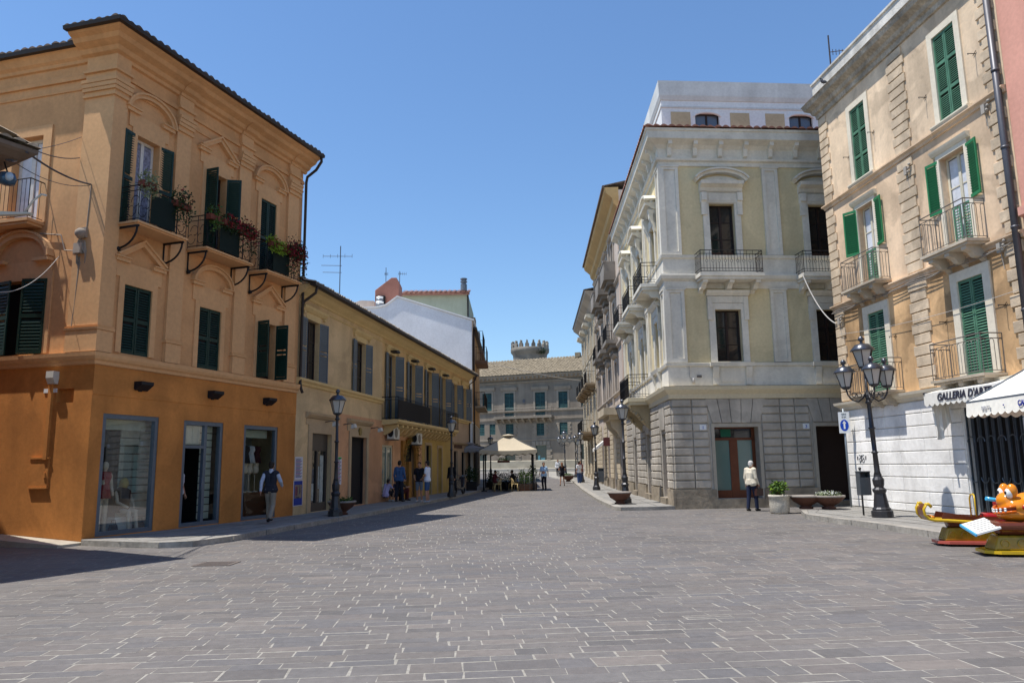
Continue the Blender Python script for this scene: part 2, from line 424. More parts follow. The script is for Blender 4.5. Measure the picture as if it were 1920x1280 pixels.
def closed_pair(parent, f, u0, u1, z0, z1, mat, o=-.05, rails=2, pitch=.065, dark_m=dark):
    m = (u0 + u1) / 2
    shutter(parent, f, u0, 1, m - u0 - .004, z0, z1, 0, mat, o, pitch, rails)
    shutter(parent, f, u1, -1, u1 - m - .004, z0, z1, 0, mat, o, pitch, rails)
    mb = MB(); mb.face([f.w(u0, o - .02, z0), f.w(u1, o - .02, z0), f.w(u1, o - .02, z1), f.w(u0, o - .02, z1)]); mb.build('window_opening', dark_m, parent)
def railing(parent, f, u0, u1, dep, z0, z1, mat, step=.13, style='plain', o0=0.0):
    mb = MB(); r = .011
    path = [(u0, o0), (u0, dep), (u1, dep), (u1, o0)]
    for k in range(3):
        (a, b), (c, d) = path[k], path[k + 1]; L = math.hypot(c - a, d - b)
        def pt(t, z): return f.w(a + (c - a) * t, b + (d - b) * t, z)
        hs = [z1, z0 + .06] + ([z1 - .13] if style != 'plain' else []) + ([z0 + .16] if style == 'rings' else [])
        for i, z in enumerate(hs): mb.tube([pt(0, z), pt(1, z)], r * (1.5 if i == 0 else 1), 4)
        n = max(1, round(L / step))
        if style == 'scroll':
            n = max(1, round(L / .36))
            for j in range(n):
                for sx in (-1, 1):
                    pts = []
                    for q in range(19):
                        al = q / 18 * 1.6 * math.pi; rad = .145 * (1 - .42 * q / 18)
                        uu_ = (j + .5) / n + sx * (.06 - math.cos(al) * rad) / L; zz_ = (z0 + z1) / 2 - .07 + (math.sin(al) * rad * 1.3) * sx + sx * .1
                        pts.append(pt(uu_, zz_))
                    mb.tube(pts, r * .8, 4)
                mb.tube([pt(j / n, z0), pt(j / n, z1)], r, 4)
            mb.tube([pt(1, z0), pt(1, z1)], r, 4); continue
        for j in range(n + 1):
            t = j / n
            if style == 'rings' and j % 2 == 0 and 0 < j < n:
                zc = (z0 + z1) / 2 + .02; rad = .05
                mb.tube([pt(t, z0 + .06), pt(t, zc - rad)], r * .7, 4); mb.tube([pt(t, zc + rad), pt(t, z1 - .13)], r * .7, 4)
                mb.tube([pt(t + math.cos(x) * rad / L, zc + math.sin(x) * rad) for x in [i * math.pi / 4 for i in range(9)]], r * .6, 4, cap=False)
            elif style == 'hoops':
                if j < n and j % 2 == 0 and n > 2:
                    w2 = min(1, (j + 1) / n); zt = z1 - .2; c2 = (t + w2) / 2; rd = (w2 - t) / 2
                    mb.tube([pt(t, z0 + .06), pt(t, zt)] + [pt(c2 - rd * math.cos(x), zt + rd * L * math.sin(x)) for x in [i * math.pi / 6 for i in range(1, 6)]] + [pt(w2, zt), pt(w2, z0 + .06)], r * .7, 4)
                elif j in (0, n): mb.tube([pt(t, z0), pt(t, z1)], r, 4)
            else: mb.tube([pt(t, z0 if j in (0, n) else z0 + .06), pt(t, z1)], r * (1.2 if j in (0, n) else .7), 4)
    return mb.build('railing', mat, parent)
def balcony(parent, f, u0, u1, dep, zt, th, smat, rmat, rh=.95, style='plain', step=.13, br=(), brmat=None, kind='stone', inset=.05):
    mb = MB(); mb.box(f, u0, u1, 0, dep, zt - th * .55, zt); mb.box(f, u0 + .05, u1 - .05, 0, dep - .05, zt - th, zt - th * .55)
    b = mb.build('balcony', smat, parent)
    railing(b, f, u0 + inset, u1 - inset, dep - inset, zt, zt + rh, rmat, step, style)
    for u in br:
        m2 = MB()
        if kind == 'stone':
            h = .30; m2.prism(Fr(f.w(u - .09, 0, 0), f.n, f.d), [(0, zt - th), (dep * .86, zt - th), (dep * .86, zt - th - .1), (dep * .6, zt - th - .16), (dep * .45, zt - th - .28), (dep * .15, zt - th - h), (0, zt - th - h - .1)], 0, .18)
        else:
            m2.box(f, u - .02, u + .02, 0, dep * .95, zt - th - .05, zt - th)
            arc = [f.w(u, .02 + dep * .85 * math.sin(x), zt - th - .55 + .5 * (1 - math.cos(x))) for x in [i * math.pi / 2 / 7 for i in range(8)]]
            m2.tube(arc, .026, 6); m2.tube([f.w(u, .02, zt - th - .62), f.w(u, .02, zt - th)], .022, 6); m2.ball(f.w(u, .06, zt - th - .56), .06)
        m2.build('bracket', brmat or smat, b)
    return b
def roof_tiles(mb, f, u0, u1, oe, ze, orr, zr, pitch=.21, rowl=.42, amp=.05, jit=.012, g=rnd, ks=0.0, ke=0.0):
    n = max(2, int(round((u1 - u0) / pitch))); L = math.hypot(oe - orr, zr - ze); rows = max(1, int(round(L / rowl)))
    seg = 5
    for r_ in range(rows):
        t0, t1 = r_ / rows, min(1, (r_ + 1.12) / rows)
        for i in range(n):
            jz = g.uniform(-jit, jit); ju = g.uniform(-.01, .01)
            ring0, ring1 = [], []
            for k in range(seg + 1):
                x = k / seg; uu_ = (i + x) * (u1 - u0) / n
                h = math.sin(x * math.pi) * amp
                for ring, t, lift in ((ring0, t0, .03), (ring1, t1, -.005)):
                    s0 = u0 + ks * (oe - orr) * t; s1 = u1 - ke * (oe - orr) * t
                    uw = s0 + (s1 - s0) * (uu_ / (u1 - u0)) + ju
                    ring.append(f.w(uw, oe + (orr - oe) * t, ze + (zr - ze) * t + h + lift + jz))
            b = len(mb.v); mb.v += ring0 + ring1; S = seg + 1
            for k in range(seg): mb.f.append((b + k, b + k + 1, b + S + k + 1, b + S + k)); mb.m.append((mb.cur, True))
            if r_ == 0:   # open tile mouth
                mb.face(ring0)
def surround(mb, f, u0, u1, z0, z1, wd, o, bottom=False):
    mb.box(f, u0 - wd, u0, 0, o, z0, z1 + wd); mb.box(f, u1, u1 + wd, 0, o, z0, z1 + wd); mb.box(f, u0, u1, 0, o, z1, z1 + wd)
    if bottom: mb.box(f, u0 - wd, u1 + wd, 0, o * 1.4, z0 - wd, z0 - .002)
def arcpts(cu, cz, ru, rz, a0, a1, n=12):
    return [(cu + ru * math.cos(R(a0 + (a1 - a0) * i / n)), cz + rz * math.sin(R(a0 + (a1 - a0) * i / n))) for i in range(n + 1)]

def zg(y):   # street level: flat, then a slight rise far down the street
    return 0.0 if y < 45 else 0.0185 * (y - 45) ** 2 / (y - 33)

# ================================================================ GROUND
def ground_sheet():
    mb = MB(); ys = [-60, 0, 20, 45, 46, 47, 48, 50, 55, 60, 70, 80, 90, 100, 110, 130, 200, 600]
    for a, b in zip(ys, ys[1:]):
        mb.face([(-400, a, zg(a) - .03), (400, a, zg(a) - .03), (400, b, zg(b) - .03), (-400, b, zg(b) - .03)])
    tag(mb.build('ground', M('grey_ground', (.20, .19, .18), var=.12, scale=.35)), kind='structure')
    mb = MB(); ys = [-6.2, 20, 45] + list(range(46, 99))
    for a, b in zip(ys, ys[1:]):
        x = 15.8 if a < 30 else 10
        mb.face([(-x, a, zg(a) - .0082), (x, a, zg(a) - .0082), (x, b, zg(b) - .0082), (-x, b, zg(b) - .0082)])
    tag(mb.build('paving_mortar', M('pale_mortar', (.30, .28, .24), var=.2, scale=.35, bump=.3, bscale=30, fine=.2)), kind='structure')
ground_sheet()
def paving():
    """individually laid stone setts in courses, sunk in pale mortar"""
    m = bpy.data.materials.new('paving_stone'); m.use_nodes = True; t = m.node_tree; p = t.nodes['Principled BSDF']; L = t.links.new
    p.inputs['Roughness'].default_value = .72; p.inputs['Specular IOR Level'].default_value = .25
    at = t.nodes.new('ShaderNodeAttribute'); at.attribute_name = 'stone'
    cr = t.nodes.new('ShaderNodeValToRGB'); e = cr.color_ramp.elements
    e[0].color = (.116, .108, .102, 1); e[1].color = (.176, .155, .138, 1)
    for pos, c in ((.2, (.147, .131, .120)), (.4, (.130, .124, .122)), (.6, (.154, .138, .124)), (.8, (.140, .131, .124))):
        x = cr.color_ramp.elements.new(pos); x.color = (*c, 1)
    L(at.outputs['Fac'], cr.inputs[0])
    tc = t.nodes.new('ShaderNodeTexCoord')
    n1 = t.nodes.new('ShaderNodeTexNoise'); n1.inputs['Scale'].default_value = .45; n1.inputs['Detail'].default_value = 6; L(tc.outputs['Object'], n1.inputs['Vector'])
    n2 = t.nodes.new('ShaderNodeTexNoise'); n2.inputs['Scale'].default_value = 9; n2.inputs['Detail'].default_value = 6; L(tc.outputs['Object'], n2.inputs['Vector'])
    a = t.nodes.new('ShaderNodeMapRange'); L(n1.outputs[0], a.inputs[0]); a.inputs[1].default_value = .3; a.inputs[2].default_value = .7; a.inputs[3].default_value = .90; a.inputs[4].default_value = 1.14
    b = t.nodes.new('ShaderNodeMapRange'); L(n2.outputs[0], b.inputs[0]); b.inputs[1].default_value = .3; b.inputs[2].default_value = .7; b.inputs[3].default_value = .9; b.inputs[4].default_value = 1.1
    mm = t.nodes.new('ShaderNodeMath'); mm.operation = 'MULTIPLY'; L(a.outputs[0], mm.inputs[0]); L(b.outputs[0], mm.inputs[1])
    sc_ = t.nodes.new('ShaderNodeVectorMath'); sc_.operation = 'SCALE'; L(cr.outputs[0], sc_.inputs[0]); L(mm.outputs[0], sc_.inputs['Scale']); L(sc_.outputs[0], p.inputs['Base Color'])
    n3 = t.nodes.new('ShaderNodeTexNoise'); n3.inputs['Scale'].default_value = 26; n3.inputs['Detail'].default_value = 5; L(tc.outputs['Object'], n3.inputs['Vector'])
    bp = t.nodes.new('ShaderNodeBump'); bp.inputs['Strength'].default_value = .5; bp.inputs['Distance'].default_value = .012; L(n3.outputs[0], bp.inputs['Height']); L(bp.outputs[0], p.inputs['Normal'])
    g = random.Random(3); V = []; Fc = []; val = []
    ang = R(5.0); ca, sa = math.cos(ang), math.sin(ang)
    y = -7.0
    while y < 96:
        h = g.choice((.18, .20, .23, .26, .30)) if y < 60 else .45
        x0, x1 = (-15, 16) if y < 30 else (-9, 10)
        x = x0 + g.uniform(0, .4); wob = g.uniform(-.01, .01)
        while x < x1:
            wd = g.uniform(.26, .62) if y < 60 else g.uniform(.5, 1.0)
            split = g.random() < .07
            parts = [(0, h)] if not split else [(0, h * .5), (h * .5, h)]
            for (ya, yb) in parts:
                gp = g.choice((.001, .003, .005, .008, .010)) if y < 60 else .01
                gx = g.choice((.001, .002, .004, .006))
                cx0, cx1, cy0, cy1 = x + gx, x + wd - gx, y + ya + gp, y + yb - gp
                j = lambda s=.009: g.uniform(-s, s)
                q = [(cx0 + j(), cy0 + j()), (cx1 + j(), cy0 + j()), (cx1 + j(), cy1 + j()), (cx0 + j(), cy1 + j())]
                lift = g.uniform(-.0003, .0008); tx, ty = g.uniform(-.0002, .0002), g.uniform(-.0002, .0002)
                b = len(V); c = .004
                W = []
                for i, (px, py) in enumerate(q):
                    X = px * ca - (py) * sa; Y = px * sa + py * ca; W.append((X, Y))
                if any((Y < 45 and X < -12.5) for X, Y in W) or W[0][1] < -6 or abs(W[0][0]) > 15.5: continue
                mx = sum(a_ for a_, _ in W) / 4; my = sum(b_ for _, b_ in W) / 4
                for i, (X, Y) in enumerate(W): V.append((X, Y, zg(Y) - .022))
                for i, (X, Y) in enumerate(W):
                    k = c / max(.05, math.hypot(X - mx, Y - my)) * 1.3
                    V.append((X + (mx - X) * k, Y + (my - Y) * k, zg(Y) - .0072 + lift + (tx if i in (0, 3) else -tx) + (ty if i < 2 else -ty)))
                Fc.append((b + 4, b + 5, b + 6, b + 7)); 
                for i in range(4): Fc.append((b + i, b + (i + 1) % 4, b + 4 + (i + 1) % 4, b + 4 + i))
                val += [min(1, max(0, g.gauss(.5, .27)))] * 5
            x += wd
        y += h
    me = bpy.data.meshes.new('street_paving'); me.from_pydata(V, [], Fc)
    at_ = me.attributes.new('stone', 'FLOAT', 'FACE'); at_.data.foreach_set('value', val)
    me.materials.append(m); me.update()
    o = bpy.data.objects.new('street_paving', me); COL.objects.link(o); tag(o, kind='structure')
paving()
slab = M('pavement_slab', (.245, .235, .215), var=.14, scale=1.0, bump=.3, fine=.12)
kerb = M('kerb_stone', (.30, .28, .245), var=.2, scale=2, bump=.5, fine=.15)
def pavement(name, outer, inner, h=.12, kerbw=.26, h_end=None):
    """outer: kerb line, inner: building line (same number of points)"""
    def sub(L_): # split long runs so the strip follows the street's slight rise
        R_ = [L_[0]]
        for (p, q, ref) in zip(L_, L_[1:], zip(outer, outer[1:])):
            k = max(1, int(abs(ref[0][1] - ref[1][1]) / 2.5)); R_ += [(p[0] + (q[0] - p[0]) * i / k, p[1] + (q[1] - p[1]) * i / k) for i in range(1, k + 1)]
        return R_
    outer, inner = sub(outer), sub(inner)
    mb = MB(); n = len(outer)
    def z(p): return zg(p[1]) + h
    V = []
    for i in range(n - 1):
        o0, o1, i0, i1 = (Vector(outer[i]), Vector(outer[i + 1]), Vector(inner[i]), Vector(inner[i + 1]))
        k0 = o0 + (i0 - o0).normalized() * min(kerbw, (i0 - o0).length * .5); k1 = o1 + (i1 - o1).normalized() * min(kerbw, (i1 - o1).length * .5)
        mb.cur = 1
        segs = max(1, int((o1 - o0).length / 1.1))
        for s_ in range(segs):
            ta, tb = s_ / segs + .006, (s_ + 1) / segs - .006
            A, B, Cc, D = o0.lerp(o1, ta), o0.lerp(o1, tb), k0.lerp(k1, tb), k0.lerp(k1, ta)
            za, zb = z(A), z(B); bz = .012
            mb.hexa([(A.x, A.y, za - h - .1), (B.x, B.y, zb - h - .1), (Cc.x, Cc.y, zb - h - .1), (D.x, D.y, za - h - .1),
                     (A.x, A.y, za), (B.x, B.y, zb), (Cc.x, Cc.y, zb), (D.x, D.y, za)])
        mb.cur = 0
        # slab courses
        W = max((i0 - k0).length, (i1 - k1).length); rows = max(1, int(W / .55))
        cols = max(1, int((o1 - o0).length / .8))
        for r_ in range(rows):
            for c_ in range(cols):
                f0, f1 = r_ / rows, (r_ + 1) / rows
                sh = .5 * (r_ % 2); ca_, cb_ = (c_ + (sh if c_ else 0)) / cols, min(1, (c_ + 1 + sh) / cols)
                if ca_ >= cb_: continue
                g0, g1 = f0 + .008, f1 - .004
                P = [k0.lerp(k1, ca_ + .003).lerp(i0.lerp(i1, ca_ + .003), g0), k0.lerp(k1, cb_ - .003).lerp(i0.lerp(i1, cb_ - .003), g0),
                     k0.lerp(k1, cb_ - .003).lerp(i0.lerp(i1, cb_ - .003), g1), k0.lerp(k1, ca_ + .003).lerp(i0.lerp(i1, ca_ + .003), g1)]
                dz = rnd.uniform(-.003, .003)
                mb.face([(p.x, p.y, z(p) - .008 + dz) for p in P])
        mb.cur = 2
        mb.face([(k0.x, k0.y, z(k0) - .018), (k1.x, k1.y, z(k1) - .018), (i1.x, i1.y, z(i1) - .018), (i0.x, i0.y, z(i0) - .018)])
    o = mb.build(name, [slab, kerb, M('dark_joint', (.14, .13, .12), bump=0)]); tag(o, kind='structure'); return o

FA = Fr((-9.88, 17.66), (.316, .949), (.949, -.316))
FAL = Fr((-9.88, 17.66), (-.967, .256), (-.256, -.967))
FB = Fr((-7.32, 25.35), (.155, .988), (.988, -.155))
FD = Fr((5.79, 27.63), (.997, .075), (.075, -.997))
FDS = Fr((5.79, 27.63), (.026, 1.0), (-1.0, .026))
FE = Fr((11.31, 25.86), (.093, -.996), (-.996, -.093))
FF = Fr((8.98, 98.0), (-.928, .373), (-.373, -.928), 0.0)
def xy(f, u, o): p = f.w(u, o, 0); return (p.x, p.y)
pavement('pavement', [(-9.75, 17.42), (-8.6, 16.9), (-7.6, 16.55), (-6.95, 16.75), (-6.5, 17.9), (-6.0, 21.05), (-4.92, 26.86), (-3.15, 39.0), (-1.9, 50.5), (-1.2, 58)],
         [xy(FA, .0, .02), xy(FA, .25, .02), xy(FA, .7, .02), xy(FA, 1.2, .02), xy(FA, 2.0, .02), xy(FA, 5.0, .02), xy(FB, .9, .02), xy(FB, 13.3, .02), xy(FB, 25, .02), xy(FB, 33, .02)])
def ramp_strip():
    mb = MB(); n = 8
    for i in range(n):
        a, b = i / n, (i + 1) / n
        def q(t, o, dz=0): p = FAL.w(t * 7.5 - .1, o, 0); return (p.x, p.y, .05 + .5 * t * (1 if o < .6 else .9) + dz)
        mb.hexa([q(a, .02, -.6), q(b, .02, -.6), q(b, .75, -.6), q(a, .75, -.6), q(a, .02), q(b, .02), q(b, .75), q(a, .75)])
    tag(mb.build('side_pavement', M('pale_worn_kerb', (.40, .36, .29), var=.15, scale=1.5, bump=.4)), kind='structure')
ramp_strip()
pavement('pavement', [(5.72, 27.52), (5.0, 27.3), (3.75, 27.22), (3.58, 27.6), (3.66, 34.0), (4.05, 43.5), (4.5, 54.7), (5.3, 76), (6.2, 84)][::-1],
         [xy(FDS, .02, .02), xy(FDS, .05, .02), xy(FDS, .1, .02), xy(FDS, .2, .02), xy(FDS, 6.4, .02), xy(FDS, 16, .02), xy(FDS, 27, .02), xy(FDS, 48, .02), xy(FDS, 50, .02)][::-1], kerbw=.3)
pavement('pavement', [(8.9, 24.0), (8.35, 22.2), (8.42, 20.8), (8.70, 18.6), (8.78, 16.5), (8.85, 14.5), (9.0, 8.0), (9.1, 2.0)],
         [(12.5, 25.7), xy(FE, .05, .02), xy(FE, 5, .02), xy(FE, 7.2, .02), xy(FE, 9.4, .02), xy(FE, 11.4, .02), (12.8, 8.0), (13.3, 2.0)], h=.13)
def manhole():
    f = Fr((-5.25, 13.7), (1, 0), (0, 1)); mb = MB(); mb.box(f, -.33, .33, -.28, .28, -.02, .004)
    for i in range(5): mb.box(f, -.26, .26, -.22 + i * .1, -.18 + i * .1, .004, .009)
    tag(mb.build('manhole_cover', M('rusty_iron', (.14, .115, .10), bump=.2)), 'rectangular iron manhole cover set in the sunny paving', 'manhole cover')
manhole()

# ================================================================ ORANGE CORNER BUILDING (left)
def mitre(f1, f2): return abs(f1.d.dot(f2.n)) / (1 + f1.n.dot(f2.n))
def building_a():
    t = fthing('corner_building', 'orange and peach three storey corner building with dark green shutters and iron balconies', 'building', FA)
    k = mitre(FA, FAL)
    mid = [(.69, 1.59, 4.50, 6.23), (3.34, 4.24, 4.45, 6.18), (5.96, 6.86, 4.45, 6.22)]
    up = [(.77, 1.53, 7.72, 10.2), (3.35, 4.2, 7.72, 10.25), (5.86, 6.66, 7.72, 10.25)]
    shops = [(.36, 2.12, .13, 3.0), (3.02, 4.6, .13, 2.97), (5.53, 7.2, .13, 2.96)]
    side_up = (2.08, 3.02, 7.8, 10.14); side_lo = (1.62, 3.10, 4.47, 6.33)
    L, LS = 8.15, 9.0
    mb = MB(); mb.cur = 0
    wall(mb, FA, 0, L, 0, 4.2, shops, depth=.22); wall(mb, FAL, 0, LS, 0, 4.2, [(.53, 1.04, 3.25, 3.58)], depth=.12)
    p = FAL; mb.face([p.w(.53, -.12, 3.25), p.w(1.04, -.12, 3.25), p.w(1.04, -.12, 3.58), p.w(.53, -.12, 3.58)])
    mb.cur = 1
    wall(mb, FA, 0, L, 4.2, 12.2, mid + up); wall(mb, FAL, 0, LS, 4.2, 12.2, [side_up, side_lo])
    # rear, far end, and lid
    a, b, c, d = FA.w(0, 0, 0), FA.w(L, 0, 0), FAL.w(LS, 0, 0), FAL.w(LS, 0, 0) + FA.d * L
    up_ = Vector((0, 0, 12.2))
    for q, r_ in ((b, d), (d, c)): mb.face([q, r_, r_ + up_, q + up_])
    mb.face([x + up_ for x in (a, b, d, c)])
    mb.build('wall', [orange, peach], t)
    # string ledge between shop floor and upper floors
    mb = MB(); prof = [(0, 4.13), (.05, 4.15), (.06, 4.22), (.11, 4.26), (.14, 4.33), (.15, 4.42), (0, 4.44)]
    mb.mould(FA, 0, L, prof, k, 0); mb.mould(FAL, 0, LS, prof, k, 0)
    mb.build('string_course', peach_t, t)
    mb = MB(); mb.mould(FA, 0, L, [(0, 3.42), (.012, 3.43), (.012, 4.12), (0, 4.12)], 0, 0); mb.build('fascia_band', orange, t)
    # pilasters
    pils = [(0, .36), (2.08, 2.62), (4.72, 5.28), (7.25, 7.85)]
    BASE = ((4.44, 4.95, .11), (4.95, 10.95, .075), (10.95, 12.0, .10))
    CAP = ((4.95, 5.02, .13), (5.02, 5.07, .10), (10.9, 10.97, .13), (11.05, 11.14, .15), (11.14, 11.25, .18), (11.25, 11.34, .21), (11.55, 11.62, .17))
    for i, (a, b) in enumerate(pils):
        mb = MB()
        for (z0, z1, o) in BASE: mb.mould(FA, a, b, [(0, z0), (o, z0), (o, z1), (0, z1)], k if i == 0 else 0, 0)
        for (z0, z1, o) in CAP: mb.mould(FA, a - (0 if i == 0 else .04), b + .04, [(0, z0), (o, z0 + .01), (o + .01, z1), (0, z1)], k if i == 0 else 0, 0)
        if i == 0:
            for (z0, z1, o) in BASE: mb.mould(FAL, 0, .82, [(0, z0), (o, z0), (o, z1), (0, z1)], k, 0)
            for (z0, z1, o) in CAP: mb.mould(FAL, 0, .86, [(0, z0), (o, z0 + .01), (o + .01, z1), (0, z1)], k, 0)
        mb.build('pilaster', peach_t, t)
    # entablature bands and cornice
    mb = MB()
    for z0, z1, o in ((11.22, 11.27, .03), (11.5, 11.58, .06), (11.58, 11.63, .04)):
        pr = [(0, z0), (o, z0), (o + .01, z1), (0, z1)]
        mb.mould(FA, 0, L, pr, k, 0); mb.mould(FAL, 0, LS, pr, k, 0)
    cor = [(0, 11.92), (.08, 11.94), (.10, 12.02), (.20, 12.06), (.26, 12.16), (.44, 12.24), (.50, 12.34), (.62, 12.40), (.66, 12.47), (0, 12.47)]
    mb.mould(FA, 0, L + .1, cor, k, 0); mb.mould(FAL, 0, .95, cor, k, 0)
    cs = [(0, 11.92), (.06, 11.94), (.08, 12.02), (.15, 12.08), (.22, 12.22), (.28, 12.30), (0, 12.30)]
    mb.mould(FAL, .95, LS, cs, 0, 0)
    for u in (2.35, 5.0, 7.55): mb.mould(FA, u - .28, u + .28, [(o + .05, z) if o else (o, z) for o, z in cor[:6]] + [(0, 12.3)], 0, 0)
    mb.build('cornice', peach, t)
    # window surrounds and pediments, one part per window
    def pedi(mb, f, cu, z, hw, h, tri):
        if tri: mb.ribbon(f, [(cu - hw, z), (cu, z + h), (cu + hw, z)], .10, 0, .12); mb.ribbon(f, [(cu - hw - .03, z + .07), (cu, z + h + .08), (cu + hw + .03, z + .07)], .05, 0, .17)
        else: mb.ribbon(f, arcpts(cu, z, hw, h, 180, 0), .10, 0, .12); mb.ribbon(f, arcpts(cu, z, hw + .06, h + .07, 180, 0), .05, 0, .17)
        for s in (-1, 1):
            mb.box(f, min(cu + s * hw * .5, cu + s * (hw + .06)), max(cu + s * hw * .5, cu + s * (hw + .06)), 0, .11, z - .09, z - .0)
            mb.box(f, min(cu + s * hw * .5, cu + s * (hw + .09)), max(cu + s * hw * .5, cu + s * (hw + .09)), 0, .15, z, z + .035)
    for lst, zb, zp, tri in ((mid, 6.40, 6.86, (1, 0, 1)), (up, 10.37, 10.82, (0, 1, 0))):
        for i, (a, b, c, d) in enumerate(lst):
            mb = MB(); surround(mb, FA, a, b, c, d, .17, .04); mb.box(FA, a - .29, b + .29, 0, .036, d + .165, zp - .08)
            pedi(mb, FA, (a + b) / 2, zp, .76, .50, tri[i]); mb.build('window_surround', peach_t, t)
    mb = MB(); surround(mb, FAL, *side_up[:2], side_up[2], side_up[3], .26, .04); mb.build('window_surround', peach_t, t)
    mb = MB(); surround(mb, FAL, *side_lo[:2], side_lo[2], side_lo[3], .20, .03)
    mb.box(FAL, 1.5, 3.3, 0, .026, 6.5, 6.8)
    mb.ribbon(FAL, arcpts(2.42, 6.88, .86, .62, 180, 0), .13, 0, .14); mb.ribbon(FAL, arcpts(2.42, 6.88, .94, .70, 180, 0), .05, 0, .20)
    for s in (-1, 1): mb.box(FAL, min(2.42 + s * .45, 2.42 + s * .95), max(2.42 + s * .45, 2.42 + s * .95), 0, .16, 6.78, 6.86)
    mb.build('window_surround', peach_t, t)
    # middle floor shutters
    closed_pair(t, FA, *mid[0], gshut_d, -.04); closed_pair(t, FA, *mid[1], gshut_d, -.04)
    a, b, c, d = mid[2]; window(t, FA, a, b, c, d, -.2, wood_dk, darkgl, 3, 2)
    shutter(t, FA, a, 1, .45, c, d, 96, gshut_d); shutter(t, FA, b, -1, .45, c, d, 92, gshut_d)
    # upper floor
    a, b, c, d = up[0]; wn = window(t, FA, a, b, c, d, -.18, frame_w, skygl, 1, 2, .07)
    cb = MB(); cb.box(FA, a + .06, b - .06, -.2, -.195, c + .1, d - .1); cb.build('curtain', M('patterned_curtain', (.22, .23, .30), var=.5, scale=14), wn)
    shutter(t, FA, a, 1, .44, c, d, 172, gshut_d); shutter(t, FA, b, -1, .44, c, d, 168, gshut_d)
    a, b, c, d = up[1]; window(t, FA, a, b, c, d, -.2, wood_dk, darkgl, 3, 2)
    shutter(t, FA, a, 1, .43, c, d, 92, gshut_d); shutter(t, FA, b, -1, .43, c, d, 118, gshut_d)
    a, b, c, d = up[2]; closed_pair(t, FA, a, b, c, d, gshut_d, -.03)
    for i, (u0, u1) in enumerate(((.3, 2.02), (2.72, 4.72), (5.38, 7.25))):
        bl = balcony(t, FA, u0, u1, .70, 7.70, .09, peach_t, iron, .92, 'scroll', br=(u0 + .08, u1 - .12), brmat=iron, kind='iron')
        m2 = MB(); cu = [(1.15), 3.7, 6.15][i]; m2.box(FA, cu - .42, cu + .42, .655, .662, 7.76, 8.5); m2.build('railing_screen', M('blackish_green_board', (.006, .014, .011), bump=0), bl)
    balcony(t, FAL, 1.85, 3.62, .5, 7.79, .14, peach_t, iron, 1.02, 'plain')
    a, b, c, d = side_up; wn = window(t, FAL, a, b, c, d, -.18, frame_w, skygl, 1, 2, .09)
    cb = MB(); cb.box(FAL, a + .08, a + .4, -.208, -.2, c + .1, d - .1); cb.box(FAL, b - .4, b - .08, -.208, -.2, c + .1, d - .1); cb.build('curtain', curtain, wn)
    a, b, c, d = side_lo; mb = MB(); mb.face([FAL.w(a, -.24, c), FAL.w(b, -.24, c), FAL.w(b, -.24, d), FAL.w(a, -.24, d)]); mb.build('window_opening', dark, t)
    shutter(t, FAL, a - .05, 1, .62, c, d, 14, gshut_d, .02, .075); shutter(t, FAL, b + .02, -1, .55, c, d, 10, gshut_d, .02, .075)
    # roof with wavy tile edge and gutter
    mb = MB(); P0 = FA
    ridge = Vector((0, 0, 0))
    kk = k
    mb.cur = 0
    roof_tiles(mb, FA, -.75 * k, L + .15, .78, 12.50, -3.4, 13.6, .24, .45, .06, .02, ks=k * .9)
    roof_tiles(mb, FAL, -.75 * k, .98, .78, 12.50, .1, 12.62, .24, .45, .06, .02, ks=k)
    roof_tiles(mb, FAL, .98, LS, .40, 12.34, -4.0, 13.5, .24, .45, .06, .02)
    mb.face([FA.w(0, 0, 12.49), FA.w(L, 0, 12.49), FA.w(L, -3.4, 13.58), FA.w(1, -3.4, 13.58)])
    mb.build('roof', tile_dk, t)
    mb = MB()
    gp = [(.66, 12.44), (.78, 12.44), (.80, 12.53), (.66, 12.50)]
    mb.mould(FA, 0, L + .12, gp, k, 0); mb.mould(FAL, 0, .96, gp, k, 0); mb.mould(FAL, .96, LS, [(.27, 12.27), (.38, 12.27), (.40, 12.37), (.27, 12.33)], 0, 0)
    mb.tube([FA.w(L + .0, .72, 12.42), FA.w(L + .02, .72, 12.28), FA.w(L + .03, .5, 12.0), FA.w(L + .05, .14, 11.8), FA.w(L + .05, .1, 11.6), FA.w(L + .05, .1, 4.5), FA.w(L + .05, .14, 4.3), FA.w(L + .05, .2, 4.15)], .05, 8)
    mb.build('gutter', gutter, t)
    # street level shop windows
    for i, (a, b, c, d) in enumerate(shops):
        m2 = MB(); fr_ = .11
        m2.box(FA, a, a + fr_, -.14, -.02, c, d); m2.box(FA, b - fr_, b, -.14, -.02, c, d); m2.box(FA, a + fr_, b - fr_, -.14, -.02, d - fr_, d); m2.box(FA, a + fr_, b - fr_, -.14, -.02, c, c + .10)
        if i == 1:
            m2.box(FA, 3.86, 3.97, -.13, -.03, c + .1, d - fr_); m2.box(FA, a + fr_, 3.86, -.12, -.03, 2.22, 2.30)
        wn = m2.build('shop_window' if i != 1 else 'shop_door', alu, t)
        g = MB()
        if i != 1: g.face([FA.w(a, -.08, c), FA.w(b, -.08, c), FA.w(b, -.08, d), FA.w(a, -.08, d)])
        else:
            g.face([FA.w(3.9, -.08, c), FA.w(b, -.08, c), FA.w(b, -.08, d), FA.w(3.9, -.08, d)]); g.face([FA.w(a, -.08, 2.26), FA.w(3.9, -.08, 2.26), FA.w(3.9, -.08, d), FA.w(a, -.08, d)])
        g.build('pane', shopw, wn)
        # display box behind the glass
        r_ = MB(); dp = 1.5 if i != 1 else 3.0; gb = b; b = (2.98, 5.5, 8.05)[i]
        r_.cur = 0
        r_.face([FA.w(a, -.22, c), FA.w(b, -.22, c), FA.w(b, -dp, c), FA.w(a, -dp, c)])
